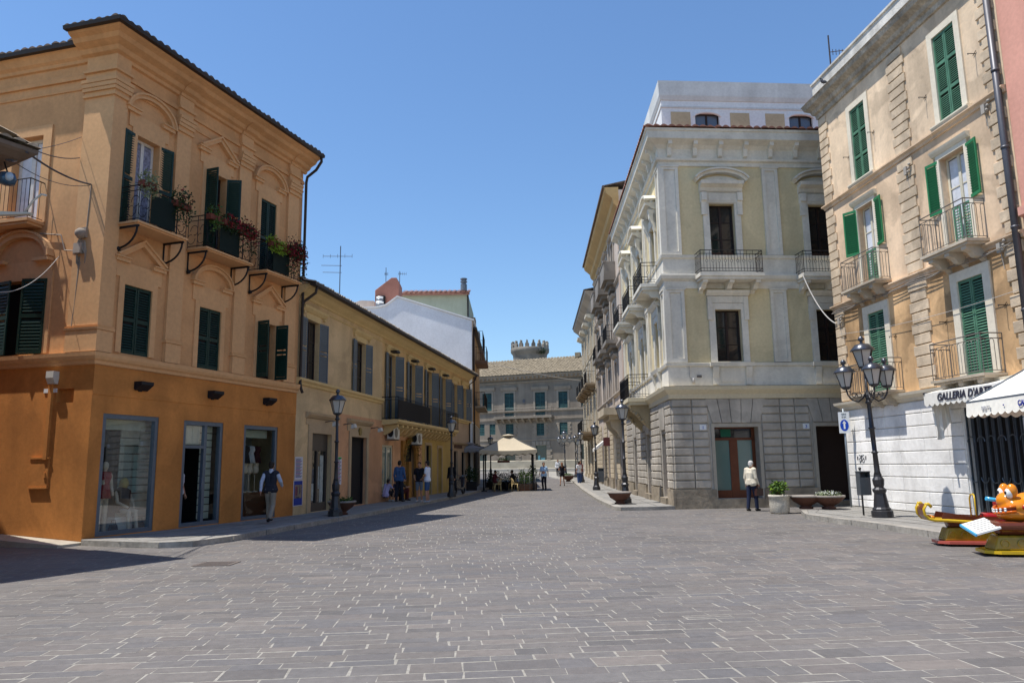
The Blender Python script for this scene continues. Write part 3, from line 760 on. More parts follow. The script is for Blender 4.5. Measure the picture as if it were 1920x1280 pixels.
        r_.face([FA.w(a, -.22, d), FA.w(b, -.22, d), FA.w(b, -dp, d), FA.w(a, -dp, d)])
        r_.face([FA.w(a, -dp, c), FA.w(b, -dp, c), FA.w(b, -dp, d), FA.w(a, -dp, d)])
        r_.face([FA.w(a, -.22, c), FA.w(a, -.22, d), FA.w(a, -dp, d), FA.w(a, -dp, c)]); r_.face([FA.w(b, -.22, c), FA.w(b, -.22, d), FA.w(b, -dp, d), FA.w(b, -dp, c)]); r_.face([FA.w(gb, -.221, c), FA.w(b, -.221, c), FA.w(b, -.221, d), FA.w(gb, -.221, d)])
        r_.build('shop_interior', M('shop_interior_%d' % i, ((.16, .15, .14), (.06, .055, .055), (.34, .38, .40))[i], bump=0), t); b = gb
        l_ = MB()
        if i == 0:
            for j in range(13): l_.box(FA, a + 1.15, 2.9, -.62, -.60, c + .15 + j * .2, c + .325 + j * .2)
            l_.box(FA, a + .13, b - .13, -.34, -.32, d - .36, d - .12)
        elif i == 1:
            for j in range(13): l_.box(FA, 4.0, b - .13, -.30, -.28, c + .15 + j * .2, c + .325 + j * .2)
            l_.box(FA, a + .12, 3.85, -.18, -.17, 2.32, d - .12)
        else: l_.box(FA, a + .13, b - .13, -.34, -.32, d - .36, d - .12)
        l_.build('roller_blind', lattice, wn)
    for u in (1.4, 4.05, 6.55):
        m2 = MB(); m2.box(FA, u - .2, u + .2, .02, .26, 3.76, 3.84); m2.hexa([FA.w(u - .2, .02, 3.66), FA.w(u + .2, .02, 3.66), FA.w(u + .2, .06, 3.62), FA.w(u - .2, .06, 3.62), FA.w(u - .2, .02, 3.76), FA.w(u + .2, .02, 3.76), FA.w(u + .2, .26, 3.76), FA.w(u - .2, .26, 3.76)])
        m2.box(FA, u - .05, u + .05, 0, .04, 3.6, 3.8)
        m2.build('wall_lamp', black, t)
    # service boxes and pipes on the sunny side wall
    mb = MB(); mb.box(FAL, 1.12, 1.22, 0, .07, 1.92, 3.85); mb.build('conduit', orange, t)
    mb = MB(); mb.box(FAL, 1.07, 1.60, 0, .035, 1.28, 1.96); mb.box(FAL, 1.05, 1.62, 0, .055, 1.94, 1.98); mb.box(FAL, 1.05, 1.62, 0, .055, 1.25, 1.29); mb.box(FAL, 1.12, 1.17, .035, .06, 1.5, 1.62); mb.build('meter_box', orange, t)
    mb = MB(); mb.box(FAL, 1.0, 1.22, 0, .17, 3.84, 4.0); mb.hexa([FAL.w(1.0, .02, 3.7), FAL.w(1.22, .02, 3.7), FAL.w(1.22, .1, 3.7), FAL.w(1.0, .1, 3.7), FAL.w(1.0, .0, 3.84), FAL.w(1.22, .0, 3.84), FAL.w(1.22, .17, 3.84), FAL.w(1.0, .17, 3.84)]); mb.build('alarm_box', acm, t)
    mb = MB(); mb.box(FAL, 1.02, 1.4, 0, .02, 3.5, 3.6); mb.build('street_name_plate', signw, t)
    mb = MB()
    mb.ball(FAL.w(.55, .15, 7.35), .14, .14, .13, 10, 6); mb.box(FAL, .42, .68, .03, .14, 7.25, 7.5); mb.box(FAL, .5, .7, .03, .2, 6.85, 7.1)
    for s in range(6):
        g = random.Random(s); pts = [FAL.w(.55 + .14 * math.sin(x * 1.1 + s), .1 + .05 * math.cos(x + s), 6.95 + .28 * math.cos(x * 1.1 + s) - .04 * s) for x in range(8)]
        mb.tube(pts, .014, 4)
    mb.tube([FAL.w(.6, .06, 6.8), FAL.w(.66, .05, 5.6), FAL.w(.74, .06, 4.44)], .03, 5)
    mb.tube([FAL.w(1.9, .05, 7.5), FAL.w(1.25, .05, 7.4), FAL.w(1.1, .05, 7.0), FAL.w(.8, .08, 6.95), FAL.w(.6, .1, 7.3)], .018, 5)
    mb.tube([FAL.w(.42, .08, 8.6), FAL.w(.46, .08, 7.5)], .014, 5)
    mb.build('junction_box', M('dusty_box_paint', (.30, .25, .20), var=.3), t)
building_a()

# mannequins and goods inside the orange shop
def clothed_form(name, label, f, u, o, z, hgt, dressm, dh0, dh1, skin_m, cat='mannequin', seated=False, group=None):
    P = f.w(u, o, z); t = thing(name, label, cat, P, math.atan2(f.d.y, f.d.x), group)
    b = MB(); s = hgt / 1.7
    W = lambda a, c, zz: P + f.d * a + f.n * c + Vector((0, 0, zz * s))
    if not seated:
        if name == 'mannequin_bust': b.capsule(W(0, 0, 0), W(0, 0, .9), .012, .012); b.lathe(W(0, 0, 0), [(.12, 0), (.12, .02), (.02, .04)], 12)
        for sg in (() if name == 'mannequin_bust' else (-1, 1)):
            b.capsule(W(.09 * sg, 0, .05), W(.09 * sg, 0, .48), .045, .055); b.capsule(W(.09 * sg, 0, .48), W(.08 * sg, 0, .9), .06, .08)
            b.capsule(W(.19 * sg, 0, 1.38), W(.23 * sg, .02, 1.1), .045, .04); b.capsule(W(.23 * sg, .02, 1.1), W(.2 * sg, .1, .9), .036, .03)
        b.capsule(W(0, 0, .92), W(0, 0, 1.1), .13, .11); b.capsule(W(0, 0, 1.1), W(0, 0, 1.32), .11, .15); b.capsule(W(0, 0, 1.4), W(0, .01, 1.50), .055, .05)
        if name != 'mannequin_bust': b.ball(W(0, .02, 1.6), .08, .09, .11)
        c = MB(); c.lathe(W(0, 0, 0), [(.20, dh0), (.16, dh0 + .2), (.135, (dh0 + dh1) / 2 + .05), (.18, dh1 - .12), (.16, dh1), (.07, dh1 + .02)], 14, sx=1, sy=.8)
    else:
        for sg in (-1, 1):
            b.capsule(W(.13 * sg, .34, .05), W(.11 * sg, .3, .48), .045, .055); b.capsule(W(.11 * sg, .3, .5), W(.08 * sg, -.05, .52), .06, .08)
            b.capsule(W(.19 * sg, -.05, 1.0), W(.24 * sg, .06, .75), .045, .04); b.capsule(W(.24 * sg, .06, .75), W(.1 * sg, .25, .62), .036, .03)
        b.capsule(W(0, -.06, .55), W(0, -.05, .95), .13, .15); b.ball(W(0, .0, 1.24), .08, .09, .11)
        c = MB(); c.lathe(W(0, -.05, 0), [(.2, dh0), (.18, dh0 + .2), (.2, dh1 - .1), (.08, dh1)], 14)
    b.build('figure', skin_m, t); c.build('dress', dressm, t); return t
mann = M('mannequin_cream', (.62, .52, .40), bump=0, rough=.4)
clothed_form('mannequin', 'standing shop mannequin in a short red dress behind the leftmost shop window', FA, .98, -.5, .16, 1.7, M('red_cloth', (.35, .01, .02)), .82, 1.45, mann)
t_ = clothed_form('mannequin', 'seated blonde mannequin in a brown dress behind the leftmost shop window', FA, 1.62, -.5, .16, 1.6, M('brown_cloth', (.035, .02, .016)), .45, 1.08, mann, seated=True)
h_ = MB(); h_.ball(FA.w(1.62, -.51, 1.33), .11, .11, .14); h_.ball(FA.w(1.62, -.55, 1.2), .12, .08, .16); h_.build('hair', M('blond_hair', (.55, .42, .16), bump=0), t_)
b_ = MB(); b_.box(FA, 1.35, 1.9, -.8, -.45, .16, .5); tag(b_.build('display_plinth', toy_w, bevel=.01), 'white box seat under the seated mannequin in the shop window', 'display box')
for i, (u, cm, lb) in enumerate(((6.35, 'black_cloth', 'black top on a bust stand left in the third shop window'), (6.6, 'white_cloth', 'white top on a bust stand in the third shop window'), (6.9, 'maroon_cloth', 'maroon top on a bust stand right in the third shop window'))):
    clothed_form('mannequin_bust', lb, FA, u, -.6, .92, 1.25, M(cm, {'black_cloth': (.015, .015, .018), 'white_cloth': (.5, .5, .52), 'maroon_cloth': (.05, .012, .015)}[cm]), .9, 1.42, mann)
b_ = MB(); b_.box(FA, 6.1, 7.4, -1.0, -.35, .13, .85); b_.box(FA, 6.05, 7.45, -1.02, -.32, .85, .92); tag(b_.build('display_table', wood), 'low wooden display table inside the third shop window', 'table')

# balcony flowers on the orange building
def flower_box(label, f, u0, u1, o, z, nl, nf, lm, fm, spread=.22, drop=.2, hang=True, group='flower boxes on the balcony railings'):
    t = fthing('flower_box', label, 'flower box', f, group)
    mb = MB(); mb.box(f, u0, u1, o - .08, o + .09, z, z + .15); mb.build('trough', terra, t)
    g = random.Random(hash(label) % 999 if False else int(u0 * 97 + z * 31)); m = MB(); fl = MB()
    L = u1 - u0
    for i in range(max(1, int(L / .22))):
        u = u0 + (i + .5) * L / max(1, int(L / .22)); hh = g.uniform(.6, 1.2)
        m.leaves(f.w(u, o, z + .2 * hh), .19, .18, spread * hh * 1.15, int(nl * 2.0), .085, g)
        m.leaves(f.w(u, o + .08, z - .05), .18, .09, drop * 1.3, int(nl * 1.4), .08, g)
        if nf: fl.leaves(f.w(u, o + .05, z + .2 * hh), .2, .16, spread * 1.1 * hh, int(nf * 1.5), .085, g, .5); fl.leaves(f.w(u, o + .12, z - .02), .15, .07, drop, nf // 2, .08, g, .3)
    m.build('foliage', lm, t, False)
    if nf: fl.build('flowers', fm, t, False)
    return t
flower_box('terracotta trough of pale leafy plants at the near end of the first iron balcony', FA, .35, .8, .66, 8.6, 60, 0, leaf_p, redfl, .25)
flower_box('trough of brownish trailing plants at the far end of the first iron balcony', FA, 1.45, 2.0, .68, 8.45, 80, 6, leaf_d, redfl, .3, .35)
flower_box('small trough of green plants at the near end of the middle iron balcony', FA, 2.75, 3.15, .68, 8.5, 80, 6, leaf, redfl, .25, .2)
flower_box('trough of red geraniums in front of the middle balcony door', FA, 3.3, 3.9, .7, 8.5, 50, 45, leaf_d, redfl, .18, .1)
flower_box('trough of red geraniums at the far end of the middle iron balcony', FA, 4.0, 4.72, .7, 8.45, 60, 60, leaf_d, redfl, .22, .45)
flower_box('trough of yellow green plants on the third iron balcony', FA, 5.45, 6.2, .7, 8.48, 70, 14, leaf_b, redfl, .14, .1)
flower_box('trough of trailing red flowers overflowing the far end of the third iron balcony', FA, 6.35, 7.25, .7, 8.45, 80, 75, leaf_d, redfl, .28, .6)

# ================================================================ LONG TWO STOREY BUILDING (left)
def building_b():
    t = fthing('long_building', 'long low beige and salmon building with slate grey shutters and a tiled roof', 'building', FB)
    L = 27.6; ZT = 7.9
    cs = [1.28, 6.15, 10.3, 13.65, 17.0, 20.2, 23.3, 26.0]
    tops = [(c - .52, c + .52, 4.66, 6.84) for c in cs]
    for i in (2, 3, 4, 5): tops[i] = (cs[i] - .5, cs[i] + .5, 3.78, 6.9)
    doors = [(1.36, 3.1, .12, 2.86), (5.15, 6.95, .14, 2.87), (9.05, 10.6, .35, 2.64), (12.1, 14.3, .12, 2.8), (16.3, 17.4, .12, 2.8), (18.9, 19.8, .12, 2.7), (22.9, 24.0, .12, 2.6), (25.1, 26.2, .12, 2.55)]
    mb = MB()
    for a, b, z0, z1, mi in ((0, 3.6, 0, 4.5, 0), (3.6, 15.6, 0, 3.72, 1), (15.6, 22.2, 0, 3.72, 2), (22.2, L, 0, 4.5, 3), (0, 8.9, 4.5, ZT, 0), (3.6, 8.9, 3.72, 4.5, 0), (8.9, 22.2, 3.72, ZT, 4), (22.2, L, 4.5, ZT, 4)):
        mb.cur = mi; wall(mb, FB, a, b, z0, z1, tops + doors, depth=.22)
    mb.cur = 0; bb = backing(t, FB, 0, L, 0, ZT, 9)
    for fc in bb.f: mb.face([bb.v[i] for i in fc])
    mb.build('wall', [beige, salmon, golden, pinkish, M('orange_tan_plaster', (.57, .375, .175), var=.08, streak=.08)], t)
    mb = MB()
    for a, b in ((0, 8.85), (21.0, L)): mb.mould(FB, a, b, [(0, 4.44), (.06, 4.47), (.08, 4.54), (.16, 4.60), (.17, 4.68), (0, 4.70)])
    mb.mould(FB, 0, L, [(0, 7.28), (.03, 7.29), (.03, 7.33), (0, 7.34)])
    mb.mould(FB, 0, L, [(0, 7.50), (.05, 7.52), (.08, 7.58), (.20, 7.66), (.30, 7.78), (.42, 7.84), (.46, 7.92), (0, 7.92)])
    mb.build('cornice', beige_t, t)
    for i, c in enumerate(cs):
        mb = MB(); a, b, z0, z1 = tops[i]
        surround(mb, FB, a, b, z0, z1, .09, .02); mb.box(FB, c - .6, c + .6, 0, .015, 6.9, 7.07)
        mb.mould(FB, c - 1.0, c + 1.0, [(0, 7.06), (.05, 7.08), (.14, 7.18), (.16, 7.26), (0, 7.27)])
        mb.box(FB, c - .95, c - .8, 0, .09, 6.98, 7.06); mb.box(FB, c + .8, c + .95, 0, .09, 6.98, 7.06)
        mb.build('window_hood', beige_t, t)
    for i, c in enumerate(cs):
        a, b, z0, z1 = tops[i]
        window(t, FB, a, b, z0, z1, -.16, wood_dk if i < 2 else blushut, darkgl, 3, 2)
        pr = .075 if i < 4 else .12
        shutter(t, FB, a, 1, .56, z0, z1, 176 if i == 0 else 172, blushut, pitch=pr); shutter(t, FB, b, -1, .56, z0, z1, 168 if i < 2 else 150, blushut, pitch=pr)
        if 2 <= i <= 5:
            m = MB(); m.prism(FB, [(c - .30, 7.0)] + arcpts(c, 7.0, .30, .11, 180, 0, 8)[1:-1] + [(c + .30, 7.0)], .001, .32); m.build('lamp_hood', black, t)
    # balcony on corbels
    mb = MB(); mb.mould(FB, 8.9, 20.9, [(0, 3.50), (.70, 3.58), (.80, 3.66), (.80, 3.76), (0, 3.76)]); bl = mb.build('balcony', beige_t, t)
    railing(bl, FB, 8.95, 20.85, .76, 3.76, 4.78, iron, .14, 'bars2')
    m2 = MB(); m2.box(FB, 9.0, 14.5, .745, .752, 3.82, 4.66); m2.build('railing_screen', black, bl)
    for j in range(16):
        u = 9.3 + j * .76; m2 = MB(); m2.prism(Fr(FB.w(u - .1, 0, 0), FB.n, FB.d), [(0, 3.5), (.66, 3.55), (.66, 3.45), (.45, 3.36), (.3, 3.2), (.05, 3.08), (0, 3.08)], 0, .2); m2.build('bracket', beige_t, bl)
    # roof
    mb = MB(); roof_tiles(mb, FB, -.1, L + .25, .62, 7.93, -4.2, 9.35, .22, .42, .06, .02)
    mb.face([FB.w(0, .5, 7.9), FB.w(L, .5, 7.9), FB.w(L, -4.2, 9.3), FB.w(0, -4.2, 9.3)])
    mb.face([FB.w(0, -9, 7.9), FB.w(L, -9, 7.9), FB.w(L, -4.2, 9.36), FB.w(0, -4.2, 9.36)])
    mb.face([FB.w(0, 0.5, 7.9), FB.w(0, -4.2, 9.34), FB.w(0, -9, 7.9)]); mb.face([FB.w(L, 0.5, 7.9), FB.w(L, -4.2, 9.34), FB.w(L, -9, 7.9)])
    mb.build('roof', tile, t)
    mb = MB(); mb.mould(FB, -.1, L + .2, [(.44, 7.84), (.58, 7.80), (.66, 7.84), (.66, 7.94), (.44, 7.93)])
    mb.tube([FB.w(.15, .6, 7.84), FB.w(.15, .55, 7.6), FB.w(.12, .14, 7.3), FB.w(.12, .09, 7.1), FB.w(.12, .09, 4.6)], .05, 7)
    mb.tube([FB.w(L - .4, .6, 7.84), FB.w(L - .4, .5, 7.5), FB.w(L - .45, .1, 7.2), FB.w(L - .45, .1, .2)], .05, 6)
    mb.build('gutter', gutter, t)
    # street doors
    for (a, b, z1, w_) in ((1.36, 3.1, 2.86, .28), (5.15, 6.95, 2.87, .22)):
        mb = MB(); surround(mb, FB, a, b, .12, z1, w_, .05)
        mb.mould(FB, a - w_ - .25, b + w_ + .25, [(0, 3.36), (.06, 3.38), (.16, 3.48), (.18, 3.56), (0, 3.58)])
        mb.box(FB, a - w_ - .2, b + w_ + .2, 0, .03, z1 + w_, 3.36); mb.build('door_surround', door_stone, t)
    for a, b, z1 in ((16.3, 17.4, 2.8), (18.9, 19.8, 2.7)): mb = MB(); surround(mb, FB, a, b, .12, z1, .14, .04); mb.build('door_surround', door_stone, t)
    mb = MB(); mb.mould(FB, 22.4, 26.8, [(0, 3.0), (.08, 3.02), (.14, 3.12), (0, 3.14)])
    mb.build('door_cornice', door_stone, t)
    a, b, z0, z1 = doors[0]
    m = MB(); m.box(FB, a, b, -.16, -.12, 2.25, z1); m.box(FB, a, a + .12, -.2, -.12, z0, 2.25); m.box(FB, b - .12, b, -.2, -.12, z0, 2.25); m.box(FB, 2.16, 2.30, -.2, -.12, z0, 2.25); m.box(FB, a + .12, b - .12, -.2, -.12, z0, .42)
    d = m.build('door', M('grey_brown_metal_door', (.07, .06, .055), rough=.4, metal=.3, bump=0), t)
    g = MB(); g.face([FB.w(a, -.17, z0), FB.w(b, -.17, z0), FB.w(b, -.17, 2.25), FB.w(a, -.17, 2.25)]); g.build('pane', darkgl, d)
    g = MB()
    for u0, u1, q0, q1 in ((1.5, 1.75, 1.35, 2.1), (1.85, 2.02, .5, 1.1), (2.34, 2.5, .9, 1.7), (2.55, 2.85, .35, 2.1)):
        g.box(FB, u0, u1, -.165, -.16, q0, q1)
    g.build('notice', M('pale_notice_paper', (.34, .38, .36), var=.3, scale=8, bump=0), d)
    for (a, b, z0, z1), mm in ((doors[1], wood_dk), (doors[4], wood_dk), (doors[5], golden), (doors[6], wood_dk), (doors[7], wood_dk)):
        m = MB(); m.face([FB.w(a, -.21, z0), FB.w(b, -.21, z0), FB.w(b, -.21, z1), FB.w(a, -.21, z1)])
        m.box(FB, a, a + .07, -.2, -.12, z0, z1); m.box(FB, b - .07, b, -.2, -.12, z0, z1); m.box(FB, a + .07, b - .07, -.2, -.12, z1 - .08, z1)
        if mm is wood_dk and a < 10: m.box(FB, a + .3, a + .34, -.2, -.1, z0, z1); m.box(FB, a + .62, a + .95, -.19, -.17, 1.55, 1.75)
        m.build('door', mm if mm is not wood_dk else dark, t)
    m = MB(); m.lathe(FB.w(6.05, .05, 3.08), [(.0, -.02), (.17, -.02), (.17, .02), (0, .02)], 16)
    m = MB(); m.prism(FB, arcpts(6.05, 3.1, .16, .16, 0, 345, 16), .05, .09); m.build('round_sign', M('brass_disc', (.22, .16, .04), metal=.5, rough=.4), t)
    a, b, z0, z1 = doors[2]; window(t, FB, a, b, z0, z1, -.05, M('cream_window_paint', (.50, .46, .34), rough=.5), glassm('reflective_shop_glass', (.05, .10, .10), .06), 1, 2, .09, 'shop_window')
    # arched wood-framed shop entrance with carved vine
    a, b, z0, z1 = doors[3]
    m = MB(); m.face([FB.w(a, -.21, z0), FB.w(b, -.21, z0), FB.w(b, -.21, z1), FB.w(a, -.21, z1)]); m.build('shop_opening', dark, t)
    m = MB(); m.box(FB, a - .3, a + .2, 0, .12, .12, 2.9); m.box(FB, b - .2, b + .25, 0, .12, .12, 2.9); m.ribbon(FB, arcpts((a + b) / 2, 2.2, 1.0, .75, 180, 0), .25, 0, .14)
    m.hexa([FB.w(12.9, -.1, .14), FB.w(13.5, -.1, .14), FB.w(13.5, .1, .14), FB.w(12.9, .1, .14), FB.w(13.0, -.1, 1.9), FB.w(13.4, -.1, 1.9), FB.w(13.4, .08, 1.9), FB.w(13.0, .08, 1.9)])
    m.build('shop_surround', M('honey_wood', (.30, .14, .03), var=.3, scale=3), t)
    m = MB(); g = random.Random(4)
    for q in arcpts((a + b) / 2, 2.2, 1.15, .85, 185, -5, 14): m.leaves(FB.w(q[0], .2, q[1]), .16, .1, .16, 40, .07, g, 0)
    for q in range(9): m.leaves(FB.w(a - .15, .16, .4 + q * .22), .13, .08, .12, 22, .07, g, 0)
    m.build('vine', M('dry_vine', (.16, .13, .03), var=.5, scale=9, bump=0), t)
    m = MB(); m.box(FB, 23.0, 25.0, .02, .07, 2.78, 2.98); sg = m.build('shop_sign', M('brown_sign', (.10, .05, .03)), t)
building_b()
for u, z, lb in ((9.35, 3.0, 'white air conditioning unit under the near end of the long black balcony'), (13.2, 2.86, 'white air conditioning unit mounted above the dark arched shop entrance')):
    t = fthing('air_conditioner', lb, 'air conditioner', FB, 'air conditioners under the balcony')
    m = MB(); m.box(FB, u, u + .85, .12, .45, z - .1, z + .46); m.build('casing', acm, t, bevel=.015)
    m = MB(); f2 = Fr(FB.w(u - .004, .285, 0), FB.n, FB.d * -1); m.prism(f2, arcpts(0, z + .18, .13, .2, 0, 345, 14), -.0, .006); m.build('fan_grille', black, t)
    m = MB(); m.prism(FB, arcpts(u + .32, z + .18, .22, .22, 0, 345, 16), .45, .457); m.build('fan_grille', iron_g, t)
    m = MB(); m.box(FB, u + .1, u + .14, 0, .45, z - .15, z - .11); m.box(FB, u + .7, u + .74, 0, .45, z - .15, z - .11); m.build('bracket', iron_g, t)
def poster(label, u0, u1, z0, z1, pale, rows, seed):
    g = random.Random(seed); t = fthing('poster', label, 'poster', FB, 'posters pasted on the beige wall')
    m = MB(); m.box(FB, u0, u1, .003, .012, z0, z1); m.build('sheet', pale, t)
    m = MB()
    for (a, b, c, d, mi) in rows: m.cur = mi; m.box(FB, u0 + (u1 - u0) * a, u0 + (u1 - u0) * b, .0125, .015, z0 + (z1 - z0) * c, z0 + (z1 - z0) * d)
    m.build('print', [M('blue_print', (.03, .05, .28), bump=0), M('magenta_print', (.35, .05, .14), bump=0), M('grey_print', (.12, .12, .14), bump=0), M('yellow_print', (.6, .5, .02), bump=0), M('green_print', (.03, .3, .05), bump=0), M('sand_print', (.42, .32, .22), bump=0)], t)
paper = M('poster_paper', (.58, .57, .62), bump=0, var=.05)
lines = [(.08, .92 - .12 * (i % 3), 1 - .045 * i - .05, 1 - .045 * i - .025, (1, 2, 2, 0)[i % 4]) for i in range(1, 20)]
poster('tall white poster sheets with lines of print, upper one beside the grey door', .12, .70, 1.27, 2.02, paper, lines, 1)
poster('blue bordered picture poster, lower one beside the grey door', .04, .76, .40, 1.25, paper, [(.05, .95, .03, .97, 0), (.12, .88, .3, .82, 5), (.2, .45, .4, .75, 1), (.6, .8, .45, .8, 0), (.25, .6, .3, .36, 2)], 2)
poster('white and green poster with a yellow sheet behind the near street lamp', 3.62, 4.22, 1.0, 2.05, paper, lines + [(.4, .95, .93, .99, 4), (0, .35, .1, .45, 3)], 3)
m = MB(); m.box(FB, 3.9, 3.94, .02, .05, .45, .98); m.box(FB, 3.6, 3.9, .02, .05, .5, .53); tag(m.build('wall_pipe', pipe_m), 'thin pipe stub on the salmon wall below the posters', 'pipe')
for u, lb in ((2.5, 'grey floodlight arm above the grey shop door'), (4.35, 'white floodlight left above the dark doorway'), (7.5, 'white floodlight right above the dark doorway')):
    t = fthing('floodlight', lb, 'floodlight', FB, 'floodlights over the doors')
    m = MB(); m.tube([FB.w(u, 0, 3.3), FB.w(u, .3, 3.34), FB.w(u, .42, 3.28)], .02, 6); m.build('arm', iron_g, t)
    m = MB(); m.hexa([FB.w(u - .14, .36, 3.12), FB.w(u + .14, .36, 3.12), FB.w(u + .14, .52, 3.18), FB.w(u - .14, .52, 3.18), FB.w(u - .1, .34, 3.26), FB.w(u + .1, .34, 3.26), FB.w(u + .1, .48, 3.32), FB.w(u - .1, .48, 3.32)]); m.build('lamp_head', acm, t)

# ================================================================ HOUSES BEYOND (left)
def houses_left():
    # white gabled side wall above the long roof
    t = thing('gabled_house', 'house with a big blank white gable wall rising behind the low tiled roof', 'house', (-3.0, 52.95, 0))
    prof = [(-13, 0), (-2.85, 0), (-2.85, 11.9), (-8.19, 13.67), (-9.0, 13.1), (-9.6, 12.95), (-13, 12.8)]
    f = Fr((0, 53.0), (1, 0), (0, 1))
    m = MB(); m.prism(f, prof, 0, 10.5); m.build('wall', whitesh, t)
    m = MB(); m.ribbon(f, [(-13, 12.84), (-9.6, 12.99), (-9.0, 13.14), (-8.2, 13.74), (-2.7, 11.93)], .10, -.08, 10.6); m.build('roof', M('whitewashed_coping', (.8, .8, .78), bump=.2), t)
    fs = Fr((-2.85, 53.0), (0, 1), (1, 0))
    m = MB(); m.box(fs, .0, 10.4, .002, .06, 4.7, 11.3); m.build('street_front', M('orange_brown_front', (.45, .27, .11), streak=.2, var=.15), t)
    m = MB(); m.box(fs, .0, 10.4, .002, .05, .1, 4.6); m.build('ground_floor_front', M('grey_front', (.33, .29, .23), streak=.15, var=.15), t)
    m = MB(); m.tube([fs.w(.3, .12, 11.3), fs.w(.35, .12, .3)], .06, 6); m.tube([fs.w(-.1, .05, 11.9), fs.w(-.1, .05, 8)], .05, 6)
    m.box(fs, -.1, 10.4, .0, .35, 11.3, 11.42); m.build('gutter', gutter, t)
    m = MB()
    for u in (1.2, 2.3, 3.9, 5.0, 7.2): m.box(fs, u, u + .65, .06, .1, .12, 2.9)
    m.build('door', dark, t)
    m = MB(); m.box(fs, 1.0, 6.0, 0.06, .3, 3.0, 3.2); m.build('shop_sign', M('dull_sign', (.2, .17, .12)), t)
    for u, z in ((1.5, 5.9),):
        b = MB(); b.box(fs, u, u + 5.5, 0.06, .85, z - .12, z); bl = b.build('balcony', palace_t, t); railing(bl, fs, u + .05, u + 5.4, .8, z, z + 1.0, iron, .12)
        b = MB(); b.box(fs, u + .1, u + 5.3, .74, .76, z + .05, z + .9); b.build('railing_screen', black, bl)
    b = MB(); b.box(fs, 3.2, 6.2, .05, .95, 9.2, 9.45); bl = b.build('balcony', M('brown_soffit', (.2, .12, .08)), t); railing(bl, fs, 3.25, 6.15, .9, 9.45, 10.5, iron, .14)
    # grey-green gable with the red tiled roof behind it
    t = thing('tall_house', 'taller grey green house with a red tiled roof behind the white gable', 'house', (-3.4, 64, 0))
    f = Fr((0, 64.0), (1, 0), (0, 1))
    m = MB(); m.prism(f, [(-9.6, 0), (-3.75, 0), (-3.75, 16.35), (-9.6, 16.35)], 0, 9); m.build('wall', greeng, t)
    fr = Fr((-9.7, 64.0), (1, 0), (0, -1))
    m = MB(); roof_tiles(m, fr, 0, 6.05, .35, 16.38, -2.6, 17.35, .42, .5, .09, .01); m.face([fr.w(0, .3, 16.36), fr.w(6.05, .3, 16.36), fr.w(6.05, -2.6, 17.3), fr.w(0, -2.6, 17.3)])
    m.box(fr, -.05, 6.1, .3, .42, 16.25, 16.38); m.build('roof', [tile_rd], t)
    m = MB(); m.lathe((-4.1, 63.6, 16.6), [(.28, 0), (.28, .55), (.2, .56), (.2, .7), (.3, .71), (.3, .82), (.2, .83), (.2, .95), (.3, .96), (.3, 1.06)], 10, smooth=False); m.build('chimney', M('grey_flue', (.16, .17, .19), metal=.4, rough=.4), t)
    fs = Fr((-3.75, 64.0), (0, 1), (1, 0))
    m = MB()
    for u, z, o in ((1.0, 13.6, .55), (2.5, 12.6, .85)): m.box(fs, u, u + 1.6, 0, o, z, z + .9)
    m.build('awning_box', M('brown_box', (.28, .2, .13)), t)
    b = MB(); b.box(fs, .5, 5.5, 0, 1.25, 11.2, 11.5); b.box(fs, .5, 5.5, 0, 1.0, 10.9, 11.2); bl = b.build('balcony', M('brown_soffit', (.2, .12, .08)), t); railing(bl, fs, .55, 5.45, 1.2, 11.5, 13.2, iron, .25)
    m = MB(); m.tube([fs.w(-.05, -.02, 16.3), fs.w(-.05, -.02, 6)], .07, 6); m.build('gutter', gutter, t)
    # red plastered roof tower
    t = thing('chimney_stack', 'big rounded red plastered chimney mass with a dark opening on the roofs', 'chimney', (-9.2, 55, 12))
    f = Fr((0, 55.2), (1, 0), (0, 1)); k = 55.2 / 52.9
    m = MB(); m.prism(f, [(-10.2, 12.0), (-8.45, 12.0), (-8.42, 15.25), (-8.62, 15.7), (-9.0, 15.7), (-10.22, 14.75)], 0, 1.6); m.build('stack', redch, t, bevel=.03)
    m = MB(); m.box(f, -10.12, -9.42, -.3, 0.02, 12.4, 14.25); m.build('opening', dark, t)
    m = MB()
    for i in range(4): m.cur = i % 2; m.lathe((-9.8, 54.95, 13.45 + i * .18), [(.33 - .02 * i, 0), (.33 - .02 * i, .18)], 12)
    m.lathe((-9.8, 54.95, 12.4), [(.3, 0), (.3, 1.05)], 12)
    m.build('flue', [M('grey_flue', (.16, .17, .19)), toy_w], t)
    t = thing('low_roof_house', 'grey roof ridge just visible left of the red chimney mass', 'house', (-11.5, 56, 0))
    m = MB(); m.prism(Fr((0, 56.8), (1, 0), (0, 1)), [(-15, 0), (-10.6, 0), (-10.6, 14.3), (-11.6, 14.35), (-15, 13.2)], 0, 4); m.build('wall', lilac, t)
def antenna(name, label, x, y, z0, z1, arms, r=.025, group=None):
    t = thing(name, label, 'antenna', (x, y, z0), 0, group)
    m = MB(); m.tube([(x, y, z0), (x, y, z1)], r, 5); m.build('mast', wire, t)
    m = MB()
    for z, a, b, dy in arms: m.tube([(x + a, y, z), (x + b, y + dy, z - .04)], r * .55, 4)
    for z, a, b, dy in arms[:1]:
        for q in range(5): xx = x + a + (b - a) * q / 4; m.tube([(xx, y, z - .12), (xx, y, z + .12)], r * .4, 4)
    m.build('aerial', wire, t)
houses_left()
antenna('antenna', 'tall thin television mast with three crossbars above the low tiled roof', -10.85, 46.5, 8.5, 15.6, [(14.95, -1.1, .75, 0), (14.35, -1.2, .1, 0), (13.9, -1.1, .1, 0)], .03)
